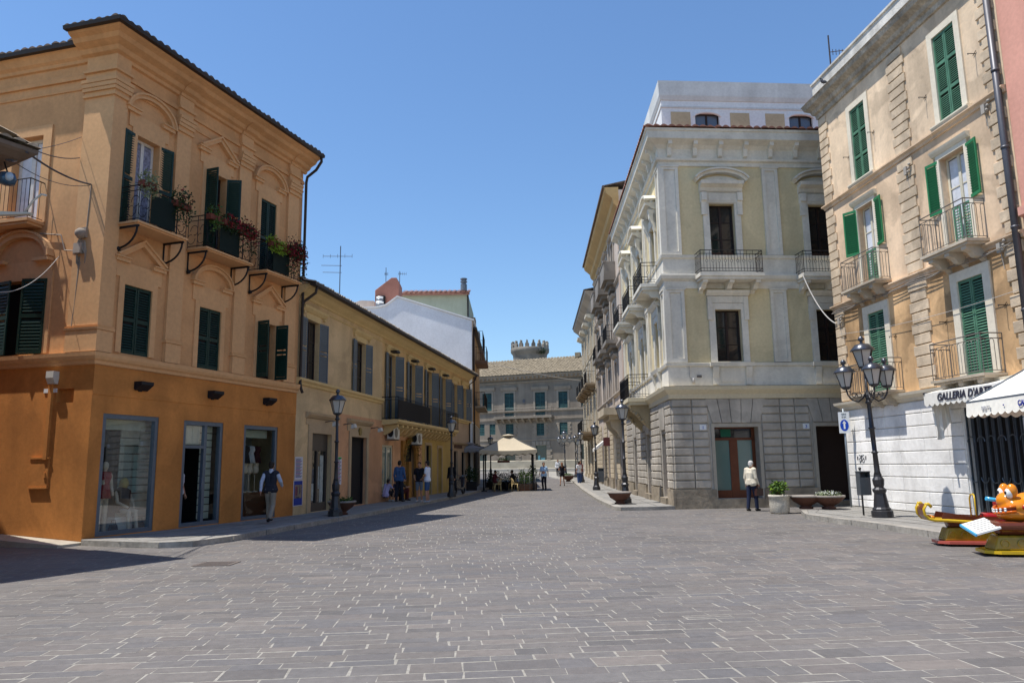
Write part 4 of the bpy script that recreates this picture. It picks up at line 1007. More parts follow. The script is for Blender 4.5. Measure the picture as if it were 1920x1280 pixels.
antenna('antenna', 'short antenna pole just left of the red chimney mass', -9.55, 56, 15.0, 16.7, [(16.2, -.1, .15, 0)])
antenna('antenna', 'small forked aerial on top of the red chimney mass', -8.5, 56, 15.5, 16.4, [(16.2, -.1, .5, 0)])

# ================================================================ PALACE CLOSING THE STREET
def palace_far():
    f = FF; t = fthing('palace', 'broad grey brown palace with teal shutters and a lichened roof closing the street', 'building', f)
    u0, u1, zb, zt = -14, 22, .9, 13.3
    up = [(12.79, 14.16, 9.0, 11.4), (9.54, 10.88, 8.1, 11.3), (5.07, 6.49, 8.1, 11.2), (1.95, 3.21, 9.0, 11.15), (-1.2, .12, 9.0, 11.1), (-4.6, -3.3, 9, 11.1), (16.5, 17.8, 9, 11.4)]
    lo = [(9.63, 10.76, 5.5, 7.15), (5.28, 6.34, 5.5, 7.1), (2.04, 3.14, 5.5, 7.1), (13.9, 14.76, 5.7, 7.25), (12.3, 13.15, 5.8, 7.2), (-1.2, -.1, 5.5, 7.1)]
    gr = [(5.0, 6.52, 1.2, 4.2), (9.4, 10.88, 1.5, 3.2), (-1.1, .28, 1.2, 4.25), (13.6, 15, 1.2, 3.6)]
    m = MB(); wall(m, f, u0, u1, 0, zt, up + lo + gr, depth=.25)
    bb = backing(t, f, u0, u1, 0, zt, 14)
    for fc in bb.f: m.face([bb.v[i] for i in fc])
    m.build('wall', palace, t)
    m = MB()
    m.mould(f, u0, u1, [(0, 8.62), (.08, 8.64), (.16, 8.76), (.16, 8.92), (0, 8.94)]); m.mould(f, u0, u1, [(0, 7.5), (.06, 7.52), (.12, 7.66), (.12, 7.74), (0, 7.76)])
    m.mould(f, u0, u1, [(0, 4.85), (.08, 4.9), (.08, 5.05), (0, 5.07)]); m.mould(f, u0, u1, [(0, 12.55), (.10, 12.6), (.16, 12.75), (0, 12.78)])
    m.mould(f, u0, u1, [(0, 12.95), (.2, 13.0), (.5, 13.25), (.75, 13.45), (.75, 13.6), (0, 13.6)])
    for i in range(60): m.box(f, u0 + i * .6, u0 + i * .6 + .26, .1, .62, 13.1, 13.35)
    m.build('cornice', palace_t, t)
    m = MB(); m.mould(f, u0, u1, [(0, .5), (.12, .5), (.14, 2.2), (.0, 2.28)]); m.build('base_course', M('pale_base_stone', (.38, .34, .26), var=.15), t)
    m = MB(); m.mould(f, u0, u1, [(0.13, .5), (.9, .5), (.9, 1.2), (.13, 1.26)]); m.build('step', M('pale_step_stone', (.36, .33, .28)), t)
    for a, b, c, d in up: m = MB(); surround(m, f, a, b, c, d, .26, .05); m.mould(f, a - .5, b + .5, [(0, d + .26), (.12, d + .3), (.22, d + .66), (.22, d + .76), (0, d + .78)]); m.build('window_surround', palace_t, t)
    for a, b, c, d in lo[:3] + lo[5:]:
        m = MB(); m.box(f, a - .36, a, 0, .03, c, d); m.box(f, b, b + .36, 0, .03, c, d)
        for j in range(6): w_ = .55 if j % 2 else .38; z = c + j * (d - c) / 6; m.cham(f, a - w_, a, 0, .07, z + .02, z + (d - c) / 6 - .02, .02); m.cham(f, b, b + w_, 0, .07, z + .02, z + (d - c) / 6 - .02, .02)
        m.build('window_surround', palace_t, t)
    for a, b, c, d in gr[:3]:
        m = MB(); m.box(f, a - .5, a, 0, .03, c, d); m.box(f, b, b + .5, 0, .03, c, d)
        for j in range(7): w_ = .8 if j % 2 else .55; z = c + j * (d - c) / 7; m.cham(f, a - w_, a, 0, .09, z + .02, z + (d - c) / 7 - .02, .03); m.cham(f, b, b + w_, 0, .09, z + .02, z + (d - c) / 7 - .02, .03)
        for j in range(5): x = a - .5 + j * (b - a + 1) / 5; m.cham(f, x + .02, x + (b - a + 1) / 5 - .02, 0, .1, d, d + .55, .03)
        m.build('door_surround', palace_t, t)
    for a, b, c, d in up: closed_pair(t, f, a, b, c, d, farshut, -.08, 2, .16)
    for a, b, c, d in lo: closed_pair(t, f, a, b, c, d, farshut, -.08, 1, .2)
    for a, b, c, d in gr:
        m = MB(); m.face([f.w(a, -.2, c), f.w(b, -.2, c), f.w(b, -.2, d), f.w(a, -.2, d)]); m.box(f, a, a + .1, -.19, -.12, c, d); m.box(f, b - .1, b, -.19, -.12, c, d); m.box(f, a, b, -.19, -.12, d - .15, d); m.build('door', farglas, t)
    m = MB(); m.box(f, 5.3, 5.9, -.18, -.17, 1.4, 2.6); m.box(f, 6.0, 6.3, -.18, -.17, 1.3, 2.9); m.build('door_poster', M('cyan_paper', (.25, .5, .5), var=.4, scale=3), t)
    b = MB(); b.box(f, 3.9, 12.15, 0, 1.0, 7.78, 8.05); bl = b.build('balcony', M('dark_balcony_stone', (.26, .22, .17), var=.2), t); railing(bl, f, 3.95, 12.1, .95, 8.05, 9.15, iron_g, .22)
    for j in range(9):
        u = 4.2 + j * .96; q = MB(); q.prism(Fr(f.w(u - .12, 0, 0), f.n, f.d), [(0, 7.78), (.85, 7.78), (.85, 7.6), (.3, 7.3), (0, 7.2)], 0, .24); q.build('bracket', palace_t, bl)
    m = MB(); m.prism(f, [(7.95, 9.85), (8.2, 9.85), (8.3, 10.2), (8.08, 10.4), (7.85, 10.2)], .01, .05); m.build('crest_plaque', M('dark_crest', (.12, .12, .13)), t)
    m = MB(); roof_tiles(m, f, u0 - .4, u1 + .4, .85, 13.62, -6, 16.6, .45, .6, .10, .02); m.face([f.w(u0, .8, 13.6), f.w(u1, .8, 13.6), f.w(u1, -6, 16.55), f.w(u0, -6, 16.55)]); m.face([f.w(u0, -14, 13.3), f.w(u1, -14, 13.3), f.w(u1, -6, 16.55), f.w(u0, -6, 16.55)])
    m.face([f.w(u1, .8, 13.6), f.w(u1, -6, 16.55), f.w(u1, -14, 13.3)]); m.face([f.w(u0, .8, 13.6), f.w(u0, -6, 16.55), f.w(u0, -14, 13.3)]); m.box(f, 1.6, 2.3, -5.6, -4.9, 16.3, 16.95)
    m.build('roof', tile_gy, t)
palace_far()
def tower():
    c = (2.85, 119.5, 0); t = thing('round_tower', 'round crenellated stone tower showing above the palace roof', 'tower', c)
    m = MB(); m.lathe(c, [(2.7, 0), (2.7, 18.6), (2.75, 19.0), (3.05, 19.35), (3.1, 19.9), (3.02, 20.0)], 32); m.build('wall', towerst, t)
    m = MB()
    for k in range(18):
        a = 2 * math.pi * k / 18; d = Vector((math.cos(a), math.sin(a), 0)); p = Vector(c) + d * 3.0; f = Fr((p.x, p.y), (-d.y, d.x), (d.x, d.y))
        m.prism(f, [(-.30, 19.95), (.30, 19.95), (.30, 20.45), (.12, 20.75), (.12, 21.0), (0, 21.1), (-.12, 21.0), (-.12, 20.75), (-.30, 20.45)], -.35, .02)
    m.build('battlement', towerst, t)
    m = MB(); m.leaves((c[0] + 1.7, c[1] - 2.4, 19.3), 1.1, .5, .5, 260, .22, random.Random(2), 0); m.build('creeper', leaf_d, t, False)
tower()

# ================================================================ CREAM CORNER PALAZZO (right)
def building_d():
    t = fthing('cream_palazzo', 'cream palazzo with white pilasters over a grey rusticated ground floor at the street corner', 'building', FD)
    L, LS = 13.5, 13.0; ZT = 13.1
    k = mitre(FD, FDS)
    cf = [2.33, 6.25, 10.2]; csd = [2.15, 6.1, 10.1]
    upf = [(c - .5, c + .5, 8.7, 11.42) for c in cf]; lof = [(c - .5, c + .5, 5.33, 7.28) for c in cf]
    ups = [(c - .5, c + .5, 8.7, 11.1) for c in csd]; los = [(c - .5, c + .5, 5.33 if i != 1 else 4.5, 7.2) for i, c in enumerate(csd)]
    gf = [(1.55, 3.2, .34, 2.9), (5.38, 7.03, .2, 2.9), (9.3, 10.95, .2, 2.9)]
    gs = [(1.35, 2.35, .35, 2.75), (5.25, 6.35, .2, 2.9), (9.5, 10.6, .25, 2.75)]
    m = MB(); m.cur = 1
    wall(m, FD, 0, L, 0, 4.0, gf, depth=.45); wall(m, FDS, 0, LS, 0, 4.0, gs, depth=.3)
    m.cur = 0
    wall(m, FD, 0, L, 4.0, ZT, upf + lof, depth=.25); wall(m, FDS, 0, LS, 4.0, ZT, ups + los, depth=.25)
    a, b, c, d = FD.w(0, 0, 0), FD.w(L, 0, 0), FDS.w(LS, 0, 0), FDS.w(LS, 0, 0) + FD.d * L; uq = Vector((0, 0, 14.1))
    for q, r_ in ((b, d), (d, c)): m.face([q, r_, r_ + uq, q + uq])
    m.face([x + Vector((0, 0, 14.12)) for x in (a, b, d, c)])
    m.build('wall', [cream_w, rust_st], t)
    both = lambda mb, pr: (mb.mould(FD, 0, L, pr, k, 0), mb.mould(FDS, 0, LS, pr, k, 0))
    # horizontal mouldings
    m = MB()
    both(m, [(0, 3.93), (.10, 3.94), (.12, 4.10), (.18, 4.16), (.27, 4.26), (.30, 4.38), (0, 4.40)])
    m.build('string_course', M('yellowish_stone_trim', (.60, .52, .36), var=.06), t)
    m = MB(); both(m, [(0, 4.41), (.06, 4.42), (.06, 5.12), (.12, 5.15), (.14, 5.25), (0, 5.28)]); m.build('parapet_band', cream_t, t)
    m = MB(); both(m, [(0, 8.08), (.05, 8.09), (.07, 8.20), (.05, 8.36), (.16, 8.44), (.2, 8.56), (.19, 8.62), (.06, 8.63), (.06, 9.22), (.12, 9.26), (.14, 9.36), (0, 9.38)]); m.build('floor_band', cream_t, t)
    m = MB(); both(m, [(0, 12.92), (.06, 12.93), (.07, 13.08), (.16, 13.12), (.18, 13.20), (.08, 13.22), (.08, 13.6), (.2, 13.72), (.5, 13.86), (.52, 14.14), (.56, 14.16), (.58, 14.24), (0, 14.24)])
    m.build('cornice', cream_t, t)
    for i in range(13):
        u = .35 + i * (1.0 if i % 4 else 1.0); q = Fr(FD.w(u - .08, 0, 0), FD.n, FD.d); m = MB(); m.prism(q, [(.08, 13.85), (.42, 13.85), (.42, 13.68), (.26, 13.58), (.2, 13.3), (.08, 13.24)], 0, .16); m.build('bracket', cream_t, t)
    for i in range(12):
        u = .5 + i * 1.03; q = Fr(FDS.w(u - .08, 0, 0), FDS.n, FDS.d); m = MB(); m.prism(q, [(.08, 13.85), (.42, 13.85), (.42, 13.68), (.26, 13.58), (.2, 13.3), (.08, 13.24)], 0, .16); m.build('bracket', cream_t, t)
    # panelled pilasters
    def pil(f, a, b, z0, z1, kk=0, o=.10):
        m = MB(); w_ = .12
        m.mould(f, a, a + w_, [(0, z0), (o, z0), (o, z1), (0, z1)], kk, 0); m.box(f, b - w_, b, 0, o, z0, z1)
        m.box(f, a + w_, b - w_, 0, o, z0, z0 + .14); m.box(f, a + w_, b - w_, 0, o, z1 - .16, z1); m.box(f, a + w_, b - w_, 0, o - .05, z0 + .14, z1 - .16)
        m.box(f, a - (0 if kk else .04), b + .04, 0, o + .03, z1 - .06, z1 + .0); return m
    for z0, z1 in ((5.28, 8.08), (9.38, 12.92)):
        m = pil(FD, 0.0, .68, z0, z1, k); m2 = pil(FDS, 0.0, .62, z0, z1, k); b0 = len(m.v); m.v += m2.v; m.f += [tuple(i + b0 for i in q) for q in m2.f]; m.m += m2.m; m.build('pilaster', cream_t, t)
        for u in (4.0, 7.95, 11.9): pil(FD, u, u + .62, z0, z1).build('pilaster', cream_t, t)
        for u in (3.85, 7.8, 12.2): pil(FDS, u, u + .6, z0, z1).build('pilaster', cream_t, t)
    # windows
    def arched_hood(m, f, c, z):
        m.box(f, c - .82, c + .82, 0, .10, z + .03, z + .42); m.box(f, c - .52, c + .52, .1, .12, z + .10, z + .30)
        for s in (-1, 1): x0, x1 = sorted((c + s * .60, c + s * .80)); m.box(f, x0, x1, 0, .12, z - .45, z + .42); m.box(f, x0, x1, .12, .20, z + .1, z + .42)
        m.mould(f, c - .84, c + .84, [(0, z + .42), (.10, z + .5), (.14, z + .62), (.26, z + .68), (.34, z + .71), (.36, z + .84), (0, z + .85)])
        m.ribbon(f, arcpts(c, z + .70, 1.06, .56, 160, 20, 14), .12, 0, .26); m.ribbon(f, arcpts(c, z + .76, 1.12, .58, 160, 20, 14), .06, 0, .36)
        m.prism(f, arcpts(c, z + .62, .98, .5, 158, 22, 10), 0, .06)
    for f, up, lo in ((FD, upf, lof), (FDS, ups, los)):
        for i, (a, b, c, d) in enumerate(up):
            m = MB(); surround(m, f, a, b, c, d, .24, .07); cu = (a + b) / 2
            if f is FD: arched_hood(m, f, cu, d + .0)
            else:
                m.box(f, cu - .8, cu + .8, 0, .1, d + .03, d + .4)
                m.mould(f, cu - .85, cu + .85, [(0, d + .55), (.15, d + .6), (.26, d + .7), (.42, d + .74), (.44, d + .84), (0, d + .85)])
                m.ribbon(f, arcpts(cu, d + .74, 1.0, .54, 158, 22, 12), .09, 0, .44); m.prism(f, arcpts(cu, d + .68, .9, .5, 160, 20, 10), 0, .1)
                for s in (-1, 1): x0, x1 = sorted((cu + s * .58, cu + s * .80)); m.prism(Fr(f.w(x0, 0, 0), f.n, f.d), [(0, d - .35), (.08, d - .35), (.14, d - .1), (.26, d + .2), (.3, d + .56), (0, d + .56)], 0, .22)
            m.build('window_surround', cream_t, t)
            wn = window(t, f, a, b, c, d, -.2, wood_dk, darkgl, 4, 2, .06)
            if f is FD:
                q = MB(); q.box(f, a + .06, b - .06, -.225, -.205, c + .08, c + .85); q.build('lower_panel', wood, wn)
        for i, (a, b, c, d) in enumerate(lo):
            m = MB(); surround(m, f, a, b, 5.27 if c > 5 else c, d, .24, .07); cu = (a + b) / 2
            for s in (-1, 1): x0, x1 = sorted((cu + s * .60, cu + s * .78)); m.box(f, x0, x1, 0, .12, d - .4, d + .5)
            m.box(f, cu - .78, cu + .78, 0, .09, d + .25, d + .5); m.box(f, cu - .45, cu + .45, .09, .10, d + .3, d + .42)
            m.mould(f, cu - .82, cu + .82, [(0, d + .50), (.12, d + .52), (.22, d + .62), (.26, d + .70), (0, d + .71)])
            if not (f is FDS and i == 1):
                m.box(f, cu - .74, cu + .74, .055, .085, 5.0, 5.30)
                m.mould(f, cu - .84, cu + .84, [(.06, 5.10), (.2, 5.12), (.24, 5.26), (.06, 5.28)])
                for s in (-1, 1): x0, x1 = sorted((cu + s * .52, cu + s * .74)); m.prism(Fr(f.w(x0, 0, 0), f.n, f.d), [(.06, 4.45), (.12, 4.45), (.11, 4.7), (.2, 5.0), (.22, 5.1), (.06, 5.1)], 0, .22)
                m.box(f, cu - .42, cu + .42, .06, .08, 4.55, 5.02)
            m.build('window_surround', cream_t, t)
            window(t, f, a, b, c, d, -.2, wood_dk, darkgl, 3, 2, .06)
    for u in cf: balcony(t, FD, u - 1.22, u + 1.22, .78, 8.53, .24, cream_t, iron, .85, 'rings', .12, br=(u - 1.0, u, u + 1.0))
    for u in csd: balcony(t, FDS, u - 1.2, u + 1.2, .78, 8.53, .24, cream_t, iron, .85, 'rings', .12, br=(u - .95, u + .95))
    bl = balcony(t, FDS, 4.5, 7.7, 1.0, 4.40, .3, M('yellowish_stone_trim', ()), iron, 1.0, 'rings', .12, br=())
    m = MB(); m.box(FDS, 5.9, 7.6, .93, .94, 4.45, 5.35); m.build('railing_screen', black, bl)
    for u in (4.85, 7.2):
        m = MB(); g = random.Random(int(u)); m.prism(Fr(FDS.w(u - .15, 0, 0), FDS.n, FDS.d), [(0, 4.1), (.85, 4.1), (.8, 3.9), (.5, 3.7), (.3, 3.3), (.1, 3.1), (0, 3.1)], 0, .3)
        for i in range(7): m.ball(FDS.w(u + g.uniform(-.13, .13), .3 + .08 * i, 3.35 + .09 * i), .1, .1, .08, 8, 5)
        m.build('bracket', M('carved_stone', (.38, .30, .18), var=.3, bump=.5), bl)
    # rusticated ground floor
    cz = [.70, 1.0, 1.30, 1.595, 1.885, 2.175, 2.47, 2.75, 3.04]
    ST = MB(); gp = .036
    def rows(f, u0, u1, z0s, kk=0):
        for z0, z1 in zip(z0s, z0s[1:]):
            ST.cham(f, u0 + (gp * .4 if u0 else 0), u1 - gp * .4, 0, .07, z0 + gp * .5, z1 - gp * .5, .026)
    for f, spans in ((FD, [(0, .74), (.74, 1.34), (3.34, 4.06), (4.06, 4.62), (4.62, 5.17), (7.24, 7.95), (7.95, 8.6), (8.6, 9.1), (11.15, 11.9), (11.9, 13.4)]),
                     (FDS, [(0, .66), (.66, 1.15), (2.55, 3.8), (3.8, 5.05), (6.55, 7.9), (7.9, 9.3), (10.8, 12.0), (12.0, 13.0)])):
        for a, b in spans:
            rows(f, a, b, cz)
            if b - a < .8 or f is FDS: rows(f, a, b, [3.04, 3.36, 3.64, 3.93])
    # fanned keystones over front doors
    def fan(f, c, a, b, top=3.93, z=3.06, n=5, sp=.26):
        for i in range(n):
            x0, x1 = a + (b - a) * i / n, a + (b - a) * (i + 1) / n; e = lambda x: c + (x - c) * (1 + sp)
            ST.prism(f, [(x0 + .012, z), (x1 - .012, z), (e(x1) - .012, top), (e(x0) + .012, top)], 0, .07)
    for c in (2.38, 6.2, 10.1): fan(FD, c, c - .9, c + .9)
    for a, b in ((1.34, 1.44), (3.34, 3.3), (5.17, 5.3), (7.24, 7.1)): pass
    for c in (1.85, 5.8, 10.05): fan(FDS, c, c - .55, c + .55, 3.93, 2.9, 4, .12)
    ST.build('rusticated_stonework', rust_st, t)
    for c in (2.38, 6.2, 10.1):
        m = MB(); a, b = [(x, y) for x, y, _, _ in gf if x < c < y][0]; m.box(FD, a - .12, a, 0, .04, .3, 3.03); m.box(FD, b, b + .12, 0, .04, .3, 3.03); m.box(FD, a, b, 0, .04, 2.9, 3.03); m.build('door_surround', M('smooth_grey_stone', (.40, .36, .29), var=.08), t)
    m = MB()
    for a, b in ((0, 1.5), (3.28, 5.3), (7.1, 9.2), (11.0, 13.4)): m.box(FD, a, b, 0, .09 if a else .0901, -.05, .68)
    m.box(FD, 1.5, 3.28, 0, .085, -.05, .33); m.box(FD, 5.3, 7.1, 0, .085, -.05, .2); m.box(FD, 9.2, 11.0, 0, .085, -.05, .2)
    for a, b in ((-.09, 1.15), (2.55, 5.05), (6.55, 9.3), (10.8, 13.0)): m.box(FDS, a, b, 0, .09, -.05, .68)
    for a, b in ((1.15, 2.55), (5.05, 6.55), (9.3, 10.8)): m.box(FDS, a, b, 0, .16, -.05, .34)
    m.build('plinth', plinth, t)
    # doors
    a, b, c, d = gf[0]
    m = MB(); o = -.36
    m.box(FD, a, b, o - .05, o, 2.43, 2.52); m.box(FD, a, a + .10, o - .05, o, c, d); m.box(FD, b - .12, b, o - .05, o, c, d)
    m.box(FD, 2.22, 2.52, o - .05, o + .01, c, 2.43); m.box(FD, a + .1, b - .12, o - .05, o, c, .62); m.box(FD, a + .1, b - .12, o - .05, o, d - .05, d)
    dr = m.build('door', M('red_brown_door_wood', (.13, .04, .018), rough=.35, var=.2, bump=.05), t)
    g = MB(); g.face([FD.w(a, o - .03, c), FD.w(b, o - .03, c), FD.w(b, o - .03, 2.45), FD.w(a, o - .03, 2.45)]); g.build('pane', greengl, dr)
    g = MB(); g.face([FD.w(a, o - .03, 2.45), FD.w(b, o - .03, 2.45), FD.w(b, o - .03, d), FD.w(a, o - .03, d)]); g.build('transom_pane', darkgl, dr)
    g = MB(); g.box(FD, 1.92, 2.3, o - .02, o - .015, 2.56, 2.84); text('SEAT', 'lettering', FD, 2.11, o - .012, 2.66, .1, toy_w, g.build('transom_sign', M('green_sign', (.02, .12, .07)), dr)) if False else g.build('transom_sign', M('green_sign', (.02, .12, .07), bump=0), dr)
    for a, b, c, d in gf[1:]:
        m = MB(); m.face([FD.w(a, -.44, c), FD.w(b, -.44, c), FD.w(b, -.44, d), FD.w(a, -.44, d)]); m.box(FD, a, a + .08, -.43, -.3, c, d); m.box(FD, b - .08, b, -.43, -.3, c, d); m.build('door', wood_dk, t)
    for a, b, c, d in gs:
        m = MB(); m.face([FDS.w(a, -.28, c), FDS.w(b, -.28, c), FDS.w(b, -.28, d), FDS.w(a, -.28, d)]); m.box(FDS, a, a + .12, -.27, -.2, c, d); m.build('door', wood, t)
    # door numbers
    for u, s in ((1.12, '1'), (5.0, '3')):
        m = MB(); m.box(FD, u - .12, u + .12, .071, .085, 2.8, 2.99); pl = m.build('number_plate', signw, t); text(s, 'numeral', FD, u, .087, 2.83, .17, blue, pl)
    m = MB(); m.box(FD, 1.0, 1.18, .061, .08, 4.72, 4.81); m.build('meter_plate', iron_g, t); m = MB(); m.tube([FD.w(.72, .1, 5.2), FD.w(.72, .1, 4.75), FD.w(.85, .1, 4.5)], .012, 5); m.tube([FD.w(.85, .09, 4.7), FD.w(.85, .09, 4.5)], .04, 6); m.build('cable_run', wire_w, t)
    # tiled eave, attic storey
    m = MB(); roof_tiles(m, FD, -.62 * k, L, .64, 14.25, -.95, 14.6, .30, .4, .085, .006, ks=k); roof_tiles(m, FDS, -.62 * k, LS, .64, 14.25, -.95, 14.6, .30, .4, .085, .006, ks=k)
    m.build('roof', tile_rd, t)
    AF = Fr(FD.w(.45, -.9, 0), FD.d, FD.n); AS = Fr(AF.P, FDS.d, FDS.n); ak = mitre(AF, AS)
    m = MB(); ws = [(c - .45 - .5, c - .45 + .5, 14.3, 15.6) for c in cf]
    wall(m, AF, 0, 12.9, 14.1, 16.9, ws, depth=.2); wall(m, AS, 0, 16.4, 14.1, 16.9, [(1.2, 2.2, 14.3, 15.5)], depth=.2)
    a, b, c, d = AF.w(0, 0, 16.9), AF.w(12.9, 0, 16.9), AS.w(16.4, 0, 16.9), AS.w(16.4, 0, 16.9) + AF.d * 12.9
    m.face([a, b, d, c]); dn = Vector((0, 0, -2.8)); m.face([b, d, d + dn, b + dn]); m.face([c, d, d + dn, c + dn])
    m.build('attic_wall', white_p, t)
    m = MB()
    for pr in ([(0, 16.1), (.03, 16.12), (.08, 16.3), (.1, 16.92), (0, 16.93)], [(0, 15.78), (.03, 15.79), (.035, 15.86), (0, 15.87)]): m.mould(AF, 0, 12.9, pr, ak, 0); m.mould(AS, 0, 16.4, pr, ak, 0)
    m.build('attic_band', M('weathered_white_trim', (.64, .65, .63), var=.1, streak=.15), t)
    for c in cf:
        for dx in (-1.1, 1.35):
            m = MB(); m.box(AF, c + dx - .45 - .40, c + dx - .45 + .40, 0, .02, 14.75, 15.62); m.build('attic_panel', M('tan_panel', (.50, .40, .25)), t)
    for c in cf:
        window(t, AF, c - .95, c + .05, 14.3, 15.6, -.12, wood_dk, skygl, 1, 2, .05, 'attic_window')
        q = MB(); x = c - .45; q.prism(AF, [(x - .52, 15.42)] + arcpts(x, 15.42, .52, .17, 180, 0, 10) + [(x + .52, 15.42), (x + .52, 15.72), (x - .52, 15.72)], -.05, .015); q.ribbon(AF, arcpts(x, 15.44, .56, .2, 180, 0, 12), .05, 0, .04); q.build('window_head', white_p, t)
M('yellowish_stone_trim', (.60, .52, .36), var=.06)
building_d()

# ================================================================ FURTHER HOUSES ON THE RIGHT
def building_g():
    f = FDS; t = thing('rose_palazzo', 'tall greyish pink palazzo with a deep ochre eave just beyond the cream corner palazzo', 'building', f.w(13.0, 0, 0), math.atan2(f.d.y, f.d.x))
    u0, u1, zt = 13.02, 30.4, 16.9
    cs = [17.0, 20.9, 24.9, 28.4]
    up = [(c - .55, c + .55, 12.6, 14.9) for c in cs]; lo = [(c - .55, c + .55, 8.8, 11.2) for c in cs]; fi = [(c - .55, c + .55, 5.9, 7.6) for c in cs]
    gr = [(15.2, 16.6, .3, 3.5), (18.6, 20.2, .2, 3.6), (22.4, 23.8, .2, 3.4), (26.5, 28.0, .2, 3.4)]
    m = MB(); wall(m, f, u0, u1, 0, zt, up + lo + fi + gr, depth=.25); bb = backing(t, f, u0, u1, 0, zt, 11)
    for fc in bb.f: m.face([bb.v[i] for i in fc])
    m.build('wall', lilac, t)
    m = MB(); m.mould(f, u0, u1, [(0, 15.6), (.06, 15.62), (.10, 15.9), (.3, 16.1), (.35, 16.4), (.75, 16.75), (.8, 16.95), (.8, 17.05), (0, 17.05)]); m.build('cornice', ochre, t)
    m = MB(); m.box(f, u0 - .05, u1, .8, .92, 16.98, 17.12); m.mould(f, u0, u1, [(-5, 18.3), (.9, 17.1), (.9, 17.16), (-5, 18.4)]); m.build('roof', tile_dk, t)
    m = MB()
    for z in (4.9, 5.6, 8.3, 12.0): m.mould(f, u0, u1, [(0, z), (.06, z + .02), (.14, z + .12), (.14, z + .2), (0, z + .22)])
    m.build('string_course', lilac_t, t)
    for i, (a, b) in enumerate(((13.05, 13.6), (18.7, 19.2), (22.7, 23.2), (29.9, 30.38))):
        m = MB(); m.box(f, a, b, 0, .10, 8.6, 15.6); m.box(f, a, b, 0, .10, 5.0, 8.3); m.build('pilaster', lilac_t if i else M('salmon_stone', (.5, .38, .29), streak=.1), t)
    for lst in (up, lo, fi):
        for a, b, c, d in lst:
            m = MB(); surround(m, f, a, b, c, d, .2, .08); m.mould(f, a - .35, b + .35, [(0, d + .2), (.2, d + .3), (.28, d + .42), (0, d + .44)]); m.build('window_surround', lilac_t, t)
            window(t, f, a, b, c, d, -.2, wood_dk if lst is not up else frame_w, darkgl, 3, 2)
    dark_st = M('blackened_balcony_stone', (.24, .215, .185), var=.3, bump=.4)
    for z, hh in ((12.6, .0), (8.8, 0)):
        for c in cs[:3]:
            m = MB(); m.box(f, c - 1.2, c + 1.2, 0, .72, z - .22, z); m.box(f, c - 1.05, c + 1.05, 0, .5, z - .45, z - .22); m.box(f, c - .7, c + .7, 0, .3, z - .75, z - .45)
            if z > 10: m.box(f, c - 1.15, c + 1.15, .62, .70, z, z + .85); m.box(f, c - 1.2, c + 1.2, .58, .74, z + .85, z + .95); m.box(f, c - 1.15, c - 1.08, 0, .62, z, z + .9); m.box(f, c + 1.08, c + 1.15, 0, .62, z, z + .9)
            bl = m.build('balcony', dark_st, t)
            if z < 10: railing(bl, f, c - 1.1, c + 1.1, .66, z, z + .9, iron, .14)
    # heavy bracketed balcony over the entrance
    m = MB(); m.box(f, 14.6, 18.6, 0, 1.1, 4.35, 4.75); m.box(f, 14.9, 18.3, 0, .8, 4.1, 4.35); bl = m.build('balcony', sand, t)
    for u in (15.2, 17.6): q = MB(); q.prism(Fr(f.w(u, 0, 0), f.n, f.d), [(0, 4.1), (.7, 4.1), (.6, 3.7), (.3, 3.4), (0, 2.9)], 0, .4); q.build('bracket', sand, bl)
    for a, b in ((13.05, 15.1), (16.7, 18.5), (20.3, 22.3), (23.9, 26.4), (28.1, 30.38)):
        m = MB(); m.box(f, a, b, 0, .03, .7, 4.4)
        for j in range(12): z = .75 + j * .3; m.cham(f, a, b, 0, .07, z, z + .27, .02)
        m.build('rusticated_pier', sand, t); m = MB(); m.box(f, a, b, 0, .14, 0, .72); m.build('plinth', plinth, t)
    for (a, b, c, d), mm in zip(gr, (frame_w, farshut, dark, dark)):
        m = MB(); m.face([f.w(a, -.22, c), f.w(b, -.22, c), f.w(b, -.22, d), f.w(a, -.22, d)]); m.box(f, a, a + .3, -.2, 0.0, c, d); m.build('door', M('pale_blue_door', (.45, .52, .58), bump=0) if mm is frame_w else mm, t)
    m = MB(); m.prism(Fr(f.w(24.2, 0, 0), f.n, f.d), [(0, 3.4), (.9, 2.7), (.9, 2.5), (0, 3.2)], 0, 1.8); m.build('awning', canvas_w, t)
    m = MB(); m.box(f, 22.0, 22.08, .05, .5, 2.8, 3.35); m.build('hanging_sign', M('maroon_sign', (.12, .04, .04)), t)
